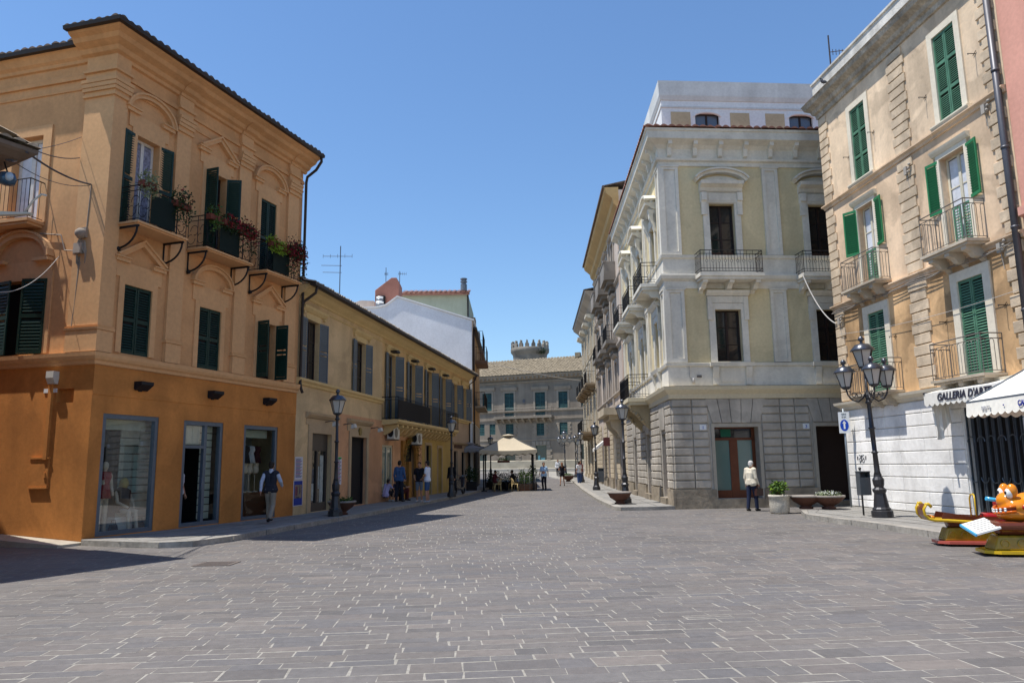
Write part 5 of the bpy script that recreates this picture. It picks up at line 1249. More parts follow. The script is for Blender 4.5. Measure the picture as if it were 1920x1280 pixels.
def building_h():
    f = FDS; t = thing('sand_building', 'sand coloured four storey building with white hooded windows furthest on the right', 'building', f.w(30.5, 0, 0), math.atan2(f.d.y, f.d.x))
    u0, u1, zt = 30.42, 48.0, 14.9
    cs = [33.5, 37.3, 41.1, 44.9]
    up = [(c - .5, c + .5, 11.0, 13.1) for c in cs]; lo = [(c - .5, c + .5, 8.1, 10.3) for c in cs]; fi = [(c - .5, c + .5, 4.9, 7.0) for c in cs]
    gr = [(c - .8, c + .8, .3, 3.3) for c in cs]
    m = MB(); wall(m, f, u0, u1, 0, zt, up + lo + fi + gr, depth=.25); bb = backing(t, f, u0, u1, 0, zt, 11)
    for fc in bb.f: m.face([bb.v[i] for i in fc])
    m.build('wall', sand, t)
    m = MB(); m.mould(f, u0, u1, [(0, 14.2), (.1, 14.3), (.3, 14.6), (.75, 14.95), (.8, 15.15), (0, 15.15)]); m.build('cornice', lilac_t, t)
    m = MB(); m.mould(f, u0, u1, [(-5, 16.2), (.85, 15.16), (.88, 15.25), (-5, 16.3)]); m.build('roof', tile_dk, t)
    m = MB()
    for z in (4.1, 7.3, 10.4): m.mould(f, u0, u1, [(0, z), (.06, z + .02), (.12, z + .12), (0, z + .2)])
    m.build('string_course', sand, t)
    for c in cs:
        for (a, b, cc, d), hood in zip([x for l_ in (up, lo, fi) for x in l_ if abs((x[0] + x[1]) / 2 - c) < .1], (1, 0, 0)):
            m = MB(); surround(m, f, a, b, cc, d, .2, .08)
            if hood: m.mould(f, a - .3, b + .3, [(0, d + .2), (.3, d + .3), (.6, d + .45), (.6, d + .62), (0, d + .64)])
            m.build('window_surround', ivory, t); window(t, f, a, b, cc, d, -.2, wood_dk, darkgl, 3, 2)
        for x in (c - 1.7, c + 1.45):
            m = MB(); m.box(f, x, x + .24, 0, .03, 4.3, 14.2)
            for j in range(36): m.cham(f, x, x + (.32 if j % 2 else .24), 0, .07, 4.3 + j * .275, 4.3 + j * .275 + .25, .015)
            m.build('quoin_strip', sand, t)
        balcony(t, f, c - 1.2, c + 1.2, .8, 8.05, .25, M('brown_balcony_stone', (.33, .25, .16), var=.2), iron, .95, 'plain', .2, br=(c - .8, c + .8))
    balcony(t, f, 35.8, 42.4, 1.0, 4.35, .3, M('brown_balcony_stone', ()), iron, .95, 'plain', .2, br=(36.5, 38.2, 40, 41.8))
    for x, y in ((u0 + .1, 32.5), (34.5, 36.3), (38.3, 40.1), (42.1, 43.9), (45.9, u1)):
        m = MB(); m.box(f, x, y, 0, .03, .75, 3.9)
        for j in range(11): m.cham(f, x, y, 0, .06, .8 + j * .28, .8 + j * .28 + .25, .015)
        m.box(f, x, y, 0, .14, 0, .75); m.build('rusticated_pier', sand, t)
    for a, b, c, d in gr: m = MB(); m.face([f.w(a, -.22, c), f.w(b, -.22, c), f.w(b, -.22, d), f.w(a, -.22, d)]); m.box(f, a, a + .1, -.2, -.1, c, d); m.build('door', wood_dk, t)
M('brown_balcony_stone', (.33, .25, .16), var=.2)
building_g(); building_h()

# ================================================================ TAN BUILDING (right foreground)
def building_e():
    f = FE; t = fthing('tan_building', 'worn tan and pink building with green shutters above a white stone ground floor', 'building', f)
    L = 8.75; ZT = 14.0
    w1 = [(2.03, 2.90, 10.68, 13.20), (6.38, 7.28, 10.70, 13.22)]
    w2 = [(1.92, 2.84, 7.25, 9.80), (6.12, 7.12, 7.12, 9.76)]
    w3 = [(2.0, 2.90, 3.72, 6.25), (6.30, 7.26, 3.72, 6.26)]
    dr = (5.92, 8.0, .13, 2.95)
    side = Fr(f.P, (.996, .093), (-.093, .996))     # lane side of the corner
    m = MB()
    for z0, z1, mi in ((3.5, 6.86, 0), (6.86, 10.5, 1), (10.5, ZT, 2)):
        m.cur = mi; wall(m, f, 0, L, z0, z1, w1 + w2 + w3, depth=.22); m.face([side.w(0, 0, z0), side.w(9, 0, z0), side.w(9, 0, z1), side.w(0, 0, z1)])
    m.cur = 3; wall(m, f, 0, L, 0, 3.5, [dr], depth=.3); m.face([side.w(0, 0, 0), side.w(9, 0, 0), side.w(9, 0, 3.5), side.w(0, 0, 3.5)])
    a, b = f.w(L, 0, 0), side.w(9, 0, 0); c = b + f.d * L; up_ = Vector((0, 0, ZT)); m.cur = 1
    m.face([a, c, c + up_, a + up_]); m.face([b, c, c + up_, b + up_]); m.face([f.w(0, 0, ZT), a + up_, c + up_, b + up_])
    m.build('wall', [tan_lo, tan_mid, tan_hi, whitest], t)
    m = MB()
    for z in (6.76, 10.42): m.mould(f, 0, L, [(0, z), (.05, z + .01), (.07, z + .08), (.13, z + .13), (.13, z + .17), (0, z + .19)], 1, 0); m.mould(side, 0, 9, [(0, z), (.05, z + .01), (.07, z + .08), (.13, z + .13), (.13, z + .17), (0, z + .19)], 1, 0)
    m.build('string_course', tan_mid, t)
    m = MB(); m.mould(f, 0, L, [(0, 3.30), (.08, 3.32), (.10, 3.40), (.22, 3.48), (.24, 3.56), (0, 3.58)], 1, 0); m.mould(side, 0, 9, [(0, 3.30), (.08, 3.32), (.10, 3.40), (.22, 3.48), (.24, 3.56), (0, 3.58)], 1, 0); m.build('ledge', ivory, t)
    cor = [(0, 13.88), (.06, 13.9), (.08, 14.05), (.16, 14.1), (.20, 14.22), (.36, 14.34), (.40, 14.48), (.44, 14.52), (0, 14.54)]
    m = MB(); m.mould(f, 0, L, cor, 1, 0); m.mould(side, 0, 9, cor, 1, 0); m.build('cornice', weath, t)
    m = MB(); m.mould(f, 0, L, [(-.18, 14.5), (.10, 14.53), (.10, 15.22), (.15, 15.23), (.15, 15.3), (-.2, 15.3)], 1, 0); m.mould(side, 0, 9, [(-.18, 14.5), (.10, 14.53), (.10, 15.22), (.15, 15.23), (.15, 15.3), (-.2, 15.3)], 1, 0); m.build('parapet', concrete, t)
    g = random.Random(11)
    def quoins(a, b, z0, z1, alt, n=None, kk=0):
        m = MB(); n = n or round((z1 - z0) / .305); h = (z1 - z0) / n
        for j in range(n):
            e = alt if j % 2 else 0; z = z0 + j * h
            m.cham(f, a - (e if not kk else 0), b + e, 0, .05, z + .014, z + h - .014, .014)
            if kk: m.cham(side, 0, .5 + e, 0, .05, z + .014, z + h - .014, .014)
        m.build('quoins', quoin_m, t)
    for z0, z1 in ((3.6, 6.74), (6.96, 10.4), (10.62, 13.86)):
        quoins(0, .50, z0, z1, .09, kk=1); quoins(4.28, 5.0, z0, z1, .07); quoins(8.2, 8.55, z0, z1, .12)
    # white stone ground floor
    cz = [.13, .36, .72, 1.12, 1.49, 1.865, 2.22, 2.58, 2.94, 3.28]
    m = MB()
    for j, (z0, z1) in enumerate(zip(cz, cz[1:])):
        us = [0, .95, 2.4, 4.25, 5.90] if j % 2 else [0, 1.7, 3.1, 5.3, 5.90]
        if z1 > 2.95: us = [0, .95, 2.4, 4.25, 5.9, 7.2, L]
        for a, b in zip(us, us[1:]): m.cham(f, a + .006, b - .006, 0, .05, z0 + .012, z1 - .012, .012)
        if z1 <= 2.95: m.cham(f, 8.02, L, 0, .05, z0 + .012, z1 - .012, .012)
        m.cham(side, 0, .9 if j % 2 else .6, 0, .05, z0 + .012, z1 - .012, .012)
    m.build('ashlar_facing', whitest, t)
    # shutters and windows
    for (a, b, c, d) in w1:
        m = MB(); surround(m, f, a, b, c, d, .20, .05); m.mould(f, a - .3, b + .3, [(0, c - .16), (.10, c - .12), (.16, c - .04), (.16, c - .005), (0, c)]); m.build('window_surround', ivory, t)
        closed_pair(t, f, a, b, c, d, gshut, -.03, 3, .055)
    for i, (a, b, c, d) in enumerate(w2):
        m = MB(); surround(m, f, a, b, c, d, .13, .04); m.mould(f, a - .25, b + .25, [(0, d + .12), (.06, d + .14), (.12, d + .22), (.14, d + .28), (0, d + .3)]); m.build('window_surround', ivory, t)
        wn = window(t, f, a, b, c, d, -.18, M('cream_window_frame', (.62, .57, .44), rough=.5, bump=0), skygl, 3, 2, .07)
        q = MB(); q.box(f, a + .1, b - .1, -.205, -.2, c + .3, d - .1); q.build('curtain', curtain, wn)
        shutter(t, f, a, 1, .50, 8.28, d, 170 if i else 150, gshut_b, pitch=.07, rails=1)
        shutter(t, f, b, -1, .52, 8.28, d, 172, gshut_b, pitch=.07, rails=1)
        q = MB(); q.box(f, a + .02, b - .02, -.06, -.03, c, 8.26); shutter(t, f, a + .3, 1, .3, c, 8.27, 0, gshut, -.02, .075, 1, name='lower_shutter'); shutter(t, f, b, -1, .32, c, 8.27, 0, gshut, -.02, .075, 1, name='lower_shutter')
    for (a, b, c, d) in w3:
        m = MB(); surround(m, f, a, b, c, d, .26, .05); m.build('window_surround', ivory, t)
        closed_pair(t, f, a, b, c, d, gshut, -.03, 1, .072)
    st = M('sun_bleached_slab', (.42, .36, .28), var=.25, bump=.3)
    balcony(t, f, 1.45, 3.42, .55, 7.10, .12, st, iron_g, .98, 'hoops', .11, br=(1.75, 2.4, 3.05))
    balcony(t, f, 5.75, 7.62, .62, 7.08, .14, st, iron_g, 1.05, 'hoops', .11, br=(6.05, 6.7, 7.35))
    balcony(t, f, 1.35, 3.55, .55, 3.68, .12, st, iron_g, .96, 'hoops', .11, br=(1.7, 2.4, 3.1))
    balcony(t, f, 5.65, 7.68, .62, 3.68, .12, st, iron_g, .98, 'hoops', .11, br=(6.0, 6.7, 7.4))
    # folding grille door
    a, b, c, d = dr; m = MB(); m.face([f.w(a, -.28, c), f.w(b, -.28, c), f.w(b, -.28, d), f.w(a, -.28, d)]); m.build('doorway', dark, t)
    m = MB(); n = 17
    for j in range(n + 1): x = a + (b - a) * j / n; m.tube([f.w(x, -.08 - .05 * (j % 2), c), f.w(x, -.08 - .05 * (j % 2), d)], .022 if j % 3 else .035, 5)
    for z in (1.15, 2.05):
        for j in range(0, n, 3):
            x0 = a + (b - a) * j / n; w_ = (b - a) * 2.2 / n; m.tube([f.w(x0 + w_ / 2 - w_ / 2 * math.cos(q), -.05, z + w_ / 2 * math.sin(q) * (1 if z > 1.5 else -1)) for q in [i * math.pi / 8 for i in range(9)]], .014, 5)
    m.build('folding_grille', M('grey_steel_grille', (.11, .13, .15), rough=.35, metal=.7, bump=0), t)
    # drainpipe, hooks, wires
    m = MB(); m.tube([f.w(8.62, .12, 14.2), f.w(8.62, .12, 3.6)], .085, 10)
    for z in (5, 7, 9, 11, 13): m.tube([f.w(8.62, .12, z), f.w(8.62, .12, z + .06)], .1, 10)
    m.build('drainpipe', pipe_m, t)
    m = MB()
    for u, z in ((1.75, 11.7), (3.25, 11.9), (5.85, 11.75), (7.9, 11.9), (3.35, 5.3), (5.7, 5.3), (7.9, 5.3), (1.2, 4.6)):
        m.tube([f.w(u, 0, z), f.w(u, .22, z), f.w(u + .02, .22, z - .05)], .012, 4); m.tube([f.w(u - .07, .02, z - .02), f.w(u + .05, .02, z + .06)], .01, 4)
    m.build('shutter_hook', iron, t)
    for u, z in ((8.05, 10.3), (.35, 6.35), (4.75, 10.0), (8.0, 6.7)):
        m = MB(); m.box(f, u - .06, u + .06, .02, .12, z - .12, z + .12)
        for k_ in range(3): m.lathe(f.w(u + .12 + .04 * k_, .1, z - .1 + k_ * .1), [(.03, 0), (.045, .03), (.03, .06)], 8)
        m.tube([f.w(u, .06, z - .1), f.w(u + .05, .05, z - .55)], .01, 4); m.build('wire_insulator', M('pale_insulator', (.35, .32, .28)), t)
    m = MB()
    for k_ in range(3): m.tube([f.w(u, .08 + .03 * k_, 6.72 - .04 * k_ + .03 * math.sin(u * 3 + k_)) for u in [i * .3 for i in range(29)]], .013, 4)
    m.build('facade_cable', M('grey_weathered_cable', (.22, .2, .18), bump=0), t)
    # white drooping shop awning with lettering
    aw = MB(); U0, U1 = 5.5, 8.7
    n = 15
    def vz(j): return 3.08 if j % 2 == 0 else 3.08
    aw.face([f.w(U0, .05, 3.52), f.w(U1, .05, 3.52), f.w(U1, .75, 3.36), f.w(U0, .75, 3.36)])
    for j in range(n):
        x0, x1 = U0 + (U1 - U0) * j / n, U0 + (U1 - U0) * (j + 1) / n
        P = [(x0, 3.36), (x1, 3.36), (x1, 3.07)] + [(x1 + (x0 - x1) * q, 3.07 - .07 * math.sin(math.pi * q)) for q in (.2, .4, .6, .8)] + [(x0, 3.07)]
        aw.face([f.w(u, .76, z) for u, z in P])
    aw.face([f.w(U0, .05, 3.5), f.w(U0, .76, 3.36), f.w(U0, .76, 3.05), f.w(U0, .05, 3.0)])
    awn = aw.build('awning', canvas_w, t); text("GALLERIA D'ARTE", 'lettering', f, 7.05, .775, 3.13, .27, M('dark_lettering', (.03, .03, .05), bump=0), awn, sx=.92, shear=.25, bold=.006)
    cl = MB()
    for j in range(10):
        a0, a1 = j / 10, (j + 1) / 10; oo = lambda q: .1 + .5 * q + .05 * math.sin(q * 17); zz = lambda q: 2.35 + .22 * math.sin(q * 5 + 1)
        cl.face([f.w(5.52 + .03 * math.sin(a0 * 20), oo(a0), 3.1), f.w(5.52 + .03 * math.sin(a1 * 20), oo(a1), 3.1), f.w(5.6 + .05 * math.sin(a1 * 15), oo(a1), zz(a1)), f.w(5.6 + .05 * math.sin(a0 * 15), oo(a0), zz(a0))])
    cl.build('side_curtain', canvas_w, awn)
    m = MB(); m.tube([f.w(5.53, .0, 3.42), f.w(5.53, .78, 3.36)], .03, 6); m.ball(f.w(5.5, .12, 3.38), .12, .12, .14); m.build('awning_arm', M('dark_arm', (.05, .05, .055)), awn)
    # graffiti scrawl
    m = MB(); cx, cz_ = .92, 1.68
    def stroke(pts): m.tube([f.w(cx + x, .056, cz_ + z) for x, z in pts], .009, 4)
    stroke([(-.22, .08), (-.23, -.04)]); stroke([(-.18, .08), (-.19, -.04)]); stroke([(.25, .08), (.24, -.05)]); stroke([(.3, .09), (.29, -.04)])
    stroke([(-.12, .12), (-.02, .1), (.0, -.02), (-.08, -.12), (-.13, -.02), (-.02, .05), (.06, .12), (.02, 0), (.08, -.12)]); stroke([(.18, .12), (.09, .1), (.1, .02), (.18, -.02), (.16, -.12), (.06, -.1)]); stroke([(-.1, -.14), (.16, .02), (.19, -.1)])
    m.build('graffiti', M('black_spray', (.04, .04, .05), bump=0), t)
building_e()
def pink_house():
    f = Fr(FE.w(8.78, .02, 0), FE.d, FE.n); t = fthing('pink_building', 'smooth pink building at the right edge beyond the grey drainpipe', 'building', f)
    m = MB(); wall(m, f, 0, 9, 0, 15.2, [(2.6, 3.6, 9, 11.2), (2.6, 3.6, 4.4, 6.8)]); bb = backing(t, f, 0, 9, 0, 15.2, 8)
    for fc in bb.f: m.face([bb.v[i] for i in fc])
    m.build('wall', pinkwall, t)
    m = MB(); m.box(f, 1.05, 1.35, 0, .10, 7.6, 15); m.mould(f, 0, 9, [(0, 7.2), (.12, 7.25), (.12, 7.45), (0, 7.5)]); m.build('pilaster', M('darker_pink_trim', (.6, .3, .23)), t)
    for c, d in ((9, 11.2), (4.4, 6.8)): closed_pair(t, f, 2.6, 3.6, c, d, gshut, -.05, 2, .1)
pink_house()
def left_house():
    # building across the alley on the left: only its eave corner and its shadow are in view
    Ec = Vector((-9.25, 14.0, 0)); da = Vector((-.85, .53, 0)).normalized(); df = Vector((-.50, -.866, 0)).normalized()
    t = thing('corner_house', 'low house whose tiled eave corner and lamps poke in at the left edge', 'house', Ec)
    na = Vector((.53, .85, 0)).normalized(); nf = Vector((.866, -.5, 0)).normalized()
    ins = .55; wc = Ec - (na + nf) / (1 + na.dot(nf)) * ins
    fa = Fr(wc, da, na); ff = Fr(wc, df, nf)
    m = MB(); A, B, C_ = fa.w(0, 0, 0), fa.w(9, 0, 0), ff.w(12, 0, 0); D = B + ff.d * 12; U = Vector((0, 0, 7.65))
    for p, q in ((A, B), (B, D), (D, C_), (C_, A)): m.face([p, q, q + U, p + U])
    m.build('wall', peach, t)
    m = MB(); ka = mitre(fa, ff); pr = [(-.1, 7.62), (.30, 7.66), (.50, 7.74), (.55, 7.78), (.55, 7.86), (-.1, 7.9)]
    m.mould(fa, 0, 9, pr, ka, 0); m.mould(ff, 0, 12, pr, ka, 0); m.face([fa.w(0, 0, 7.85), fa.w(9, 0, 7.85), D + Vector((0, 0, 7.85)), ff.w(12, 0, 7.85)])
    m.build('eave', M('old_eave_wood', (.16, .12, .09), var=.3), t)
    m = MB(); roof_tiles(m, fa, -.55 * ka, 9, .6, 7.88, -3, 8.9, .24, .42, .06, .02); roof_tiles(m, ff, -.55 * ka, 12, .6, 7.88, -3, 8.9, .24, .42, .06, .02); m.build('roof', tile, t)
    for i, (dx, z, lb) in enumerate(((0, 7.35, 'upper blue glass floodlight under the eave at the left edge'), (.05, 6.85, 'lower blue glass floodlight under the eave at the left edge'))):
        p = Vector((-9.78, 13.95, z + .42)); tt = thing('floodlight', lb, 'floodlight', p, 0, 'floodlights at the left edge')
        q = MB(); q.lathe(p + Vector((0, 0, -.15)), [(.05, 0.02), (.14, .05), (.165, .14), (.14, .25), (.05, .28)], 14); q.build('housing', M('blue_grey_lamp', (.05, .10, .17), rough=.2, metal=.4, bump=0), tt)
        q = MB(); q.ball(p + Vector((.12, -.12, 0)), .08, .06, .09); q.build('lens', glassm('lamp_lens', (.35, .45, .55), .05), tt)
        q = MB(); q.tube([p + Vector((0, 0, .12)), p + Vector((-.2, .1, .5))], .015, 5); q.build('bracket', iron, tt)
    tt = thing('aerial', 'grey flat television aerial with a bent arm at the left edge', 'antenna', (-9.7, 13.9, 6.3))
    q = MB(); q.hexa([(-10.2, 13.85, 6.50), (-9.22, 13.85, 6.52), (-9.22, 13.95, 6.52), (-10.2, 13.95, 6.50), (-10.2, 13.85, 6.60), (-9.2, 13.85, 6.55), (-9.2, 13.95, 6.55), (-10.2, 13.95, 6.60)]); q.build('reflector', acm, tt)
    q = MB(); q.tube([(-9.35, 13.9, 6.55), (-9.2, 13.9, 6.8), (-9.05, 13.9, 6.92), (-8.95, 13.9, 6.9)], .02, 6); q.build('arm', acm, tt)
left_house()

# ================================================================ STREET FURNITURE
def lantern(m_frame, m_glass, m_cap, c, s=1.0):
    c = Vector(c); n = 6; r0_, r1_, h = .13 * s, .25 * s, .42 * s
    m_glass.lathe(c, [(r0_ * .96, .02 * s), (r1_ * .96, h)], n, smooth=False)
    for k in range(n):
        a = 2 * math.pi * k / n; m_frame.tube([c + Vector((math.cos(a) * r0_, math.sin(a) * r0_, 0)), c + Vector((math.cos(a) * r1_, math.sin(a) * r1_, h))], .011 * s, 4)
    m_frame.lathe(c, [(r0_ * .5, -.06 * s), (r0_ * 1.05, -.01 * s), (r0_ * 1.05, .02 * s)], n, smooth=False)
    m_cap.lathe(c, [(r1_ * 1.15, h - .01), (r1_ * 1.15, h + .02 * s), (r1_ * .78, h + .12 * s), (r1_ * .68, h + .15 * s), (r1_ * .3, h + .17 * s), (.035 * s, h + .19 * s), (.035 * s, h + .23 * s), (.07 * s, h + .26 * s), (.075 * s, h + .30 * s), (.045 * s, h + .35 * s), (.01, h + .37 * s)], 12)
def lamp_post(label, loc, H=4.1, arms=0, group='cast iron street lamps', tilt=0):
    t = thing('street_lamp', label, 'street lamp', (0, 0, 0), 0, group)
    m = MB(); b = 1.0 if not arms else 1.15
    m.lathe((0, 0, 0), [(.235 * b, 0), (.235 * b, .16), (.20 * b, .18), (.20 * b, .22), (.17 * b, .26), (.125 * b, .62), (.15 * b, .68), (.155 * b, .72), (.10 * b, .78), (.12 * b, .86), (.13 * b, .98), (.09 * b, 1.06), (.085 * b, 1.12)], 8 if not arms else 12, smooth=False)
    top = H - .79 if not arms else H - 1.62
    ring = lambda z: [(.055 * b, z - .03), (.078 * b, z - .015), (.078 * b, z + .015), (.052 * b, z + .03)]
    m.lathe((0, 0, 0), [(.085 * b, 1.1), (.064 * b, 1.2)] + ring(1.7) + ring(2.35) + [(.045 * b, top - .25)] + ring(top - .18) + [(.05 * b, top - .08), (.075 * b, top - .03), (.03, top)], 12)
    m.build('post', castir, t)
    fr_, gl, cp = MB(), MB(), MB()
    lantern(fr_, gl, cp, (0, 0, H - .79) if not arms else (0, 0, H - .84), 1.0 if not arms else 1.1)
    if arms:
        m = MB(); m.lathe((0, 0, 0), [(.05, top - .05), (.09, top), (.06, top + .05), (.035, top + .12), (.03, H - .9)], 10)
        for k in range(arms):
            a = R((183, -97, 4)[k]); d = Vector((math.cos(a), math.sin(a), 0)); z0 = top + .0
            m.tube([d * (.05) + Vector((0, 0, z0 + .1)), d * .13 + Vector((0, 0, z0 - .05)), d * .28 + Vector((0, 0, z0 - .16)), d * .45 + Vector((0, 0, z0 - .10)), d * .55 + Vector((0, 0, z0 + .04)), d * .58 + Vector((0, 0, z0 + .18))], .021, 6)
            for (rc, zc, rad, s0) in ((.24, .02, .085, 1), (.38, .03, .075, -1)):
                m.tube([d * (rc + s0 * rad * (1 - .4 * q / 16) * math.cos(q * .42)) + Vector((0, 0, z0 + zc + rad * (1 - .4 * q / 16) * math.sin(q * .42))) for q in range(17)], .011, 5)
            lantern(fr_, gl, cp, d * .58 + Vector((0, 0, z0 + .24)), .98)
        m.build('arms', castir, t)
    fr_.build('lantern_frame', castir, t); gl.build('lantern_glass', frost, t); cp.build('lantern_cap', M('dark_lamp_metal', (.10, .105, .12), rough=.28, metal=.7, bump=0), t)
    t.location = loc; t.rotation_euler = (0, tilt, 0); return t
L1 = lamp_post('nearest left street lamp, one lantern, in front of the salmon wall near the posters', (-5.72, 24.6, .12), 4.05)
for loc, lb in (((-3.15, 38.6, .12), 'single lantern street lamp on the left pavement in front of the yellow doorways'),
                ((4.35, 30.1, .12), 'single lantern street lamp beside the bowl planter at the corner of the cream palazzo'),
                ((4.9, 45.7, .12), 'single lantern street lamp with a litter bin at its foot on the right pavement'),
                ((5.30, 60.0, zg(60) + .12), 'single lantern street lamp behind the standing couple, third along the right pavement'),
                ((5.85, 72.0, zg(72) + .12), 'single lantern street lamp fourth along the right pavement'),
                ((7.2, 86.0, zg(86)), 'small distant single lantern lamp in front of the grey palace'),
                ((-2.0, 66.0, zg(66)), 'single lantern street lamp standing behind the cream parasol')):
    dup(L1, loc, rnd.uniform(0, 1), lb)
lamp_post('big cast iron lamp post with four lanterns and scroll arms by the white wall', (9.78, 20.55, .13), 4.85, 3, 'cast iron street lamps', -.032)
lamp_post('distant three armed lamp post in front of the grey palace', (5.5, 82, zg(82)), 4.85, 3)

def bowl_planter(label, loc, r=.47, h=.44, plant=None, white=False, group='bowl planters'):
    t = thing('bowl_planter', label, 'planter', loc, 0, group); c = Vector(loc)
    m = MB(); m.lathe(c, [(.42 * r, 0), (.44 * r, .05), (.30 * r, .08), (.40 * r, .12 * h / .44), (.78 * r, .24), (.95 * r, h - .08), (r, h - .05)], 24); m.build('bowl', bowl_m, t)
    m = MB(); m.lathe(c, [(r, h - .055), (r * 1.02, h - .05), (r * 1.02, h), (r * .93, h), (r * .9, h - .05)], 24); m.build('rim', M('grey_rim', (.28, .25, .22)), t)
    m = MB(); m.lathe(c, [(.01, h - .045), (r * .9, h - .04)], 20); m.build('soil', soil, t)
    if plant:
        m = MB(); g = random.Random(int(c.x * 10)); m.leaves(c + Vector((0, 0, h + .02)), r * .8, r * .8, plant, 380, .07, g, 0, .1); m.build('plant', leaf if not white else leaf_p, t, False)
        if white: m = MB(); m.leaves(c + Vector((0, 0, h + .07)), r * .8, r * .8, plant * .8, 120, .05, g, 0, .1); m.build('blossom', toy_w, t, False)
    return t
bowl_planter('brown bowl planter of low green plants behind the near left street lamp', (-5.68, 25.35, .12), .46, .44, .12)
bowl_planter('empty brown bowl planter beside the lamp at the cream palazzo corner', (4.02, 29.4, .12), .46, .46)
bowl_planter('left brown bowl planter of the pair by the dark doorway, empty', (9.30, 24.6, .13), .50, .42)
bowl_planter('right brown bowl planter of the pair by the dark doorway, with white blossom', (9.92, 24.35, .13), .50, .42, .10, True)
bowl_planter('small distant bowl planter beside the standing couple', (4.35, 61.5, zg(61.5) + .12), .5, .5, .14)
def round_planter():
    c = Vector((8.45, 24.6, 0)); t = thing('round_planter', 'pale stone cylinder planter with a leafy green shrub', 'planter', c)
    m = MB(); m.lathe(c, [(.27, 0), (.30, .05), (.31, .3), (.315, .50), (.33, .51), (.33, .58), (.28, .58), (.27, .52)], 28); m.build('pot', potst, t)
    m = MB(); m.lathe(c, [(.01, .53), (.28, .54)], 20); m.build('soil', soil, t)
    g = random.Random(5); m = MB()
    for i in range(14): a = g.uniform(0, 6.28); m.tube([c + Vector((0, 0, .5)), c + Vector((math.cos(a) * .2, math.sin(a) * .2, .85))], .008, 4)
    m.build('stems', wood, t); m = MB(); m.leaves(c + Vector((0, 0, .78)), .27, .27, .22, 420, .10, g, .1); m.build('foliage', leaf, t, False)
    m = MB(); m.leaves(c + Vector((0, 0, .82)), .28, .28, .2, 160, .09, g, .3); m.build('young_leaves', leaf_b, t, False)
round_planter()
def sign_post():
    P = Vector((11.02, 25.25, .13)); t = thing('parking_sign', 'tall thin sign with small lettering and a blue arrow disc on a grey pole', 'sign', P)
    m = MB(); m.tube([P, P + Vector((0, 0, 3.2))], .035, 10); m.build('pole', M('galvanised_pole', (.22, .25, .27), metal=.6, rough=.45, bump=0), t)
    f = Fr((P.x, P.y), (.94, -.35), (-.35, -.94))
    m = MB(); m.box(f, -.17, .17, .04, .055, 2.52, 3.22); pl = m.build('sign_plate', signw, t); f2 = f
    m = MB(); m.prism(f2, arcpts(0, 2.78, .13, .19, 0, 348, 20), .056, .059); m.build('blue_disc', blue, pl)
    m = MB(); m.box(f2, -.025, .025, .060, .063, 2.66, 2.86); m.prism(f2, [(-.06, 2.84), (.06, 2.84), (0, 2.93)], .060, .063); m.build('arrow', toy_w, pl)
    for s, z in (('ORE', 3.12), ('0-24', 3.03)): text(s, 'lettering', f2, 0, .057, z, .075, M('grey_lettering', (.08, .1, .1)), pl)
sign_post()
def bin_(label, P, w_=.30, h=.62, z0=.55, post=True):
    t = thing('litter_bin', label, 'litter bin', P); f = Fr((P[0], P[1]), (1, 0), (0, -1), P[2])
    m = MB(); m.box(f, -w_ / 2, w_ / 2, -.12, .12, z0, z0 + h - .14); m.box(f, -w_ / 2, w_ / 2, -.12, -.08, z0 + h - .14, z0 + h); m.box(f, -w_ / 2, -w_ / 2 + .03, -.08, .12, z0 + h - .14, z0 + h); m.box(f, w_ / 2 - .03, w_ / 2, -.08, .12, z0 + h - .14, z0 + h); m.box(f, -w_ / 2 - .01, w_ / 2 + .01, -.13, .13, z0 + h, z0 + h + .03)
    m.build('body', M('grey_bin_metal', (.11, .12, .13), rough=.5, metal=.4, bump=0), t, bevel=.006)
    if post: m = MB(); m.tube([Vector(P) + Vector((0, .15, 0)), Vector(P) + Vector((0, .15, z0 + h + .08))], .025, 8); m.ball(Vector(P) + Vector((0, .15, z0 + h + .1)), .04); m.build('post', castir, t)
bin_('grey litter bin on a thin post just left of the big lamp post', (9.62, 21.15, .13))
bin_('grey litter bin fixed behind the second right hand street lamp', (5.22, 46.0, .12), .34, .8, .45, False)

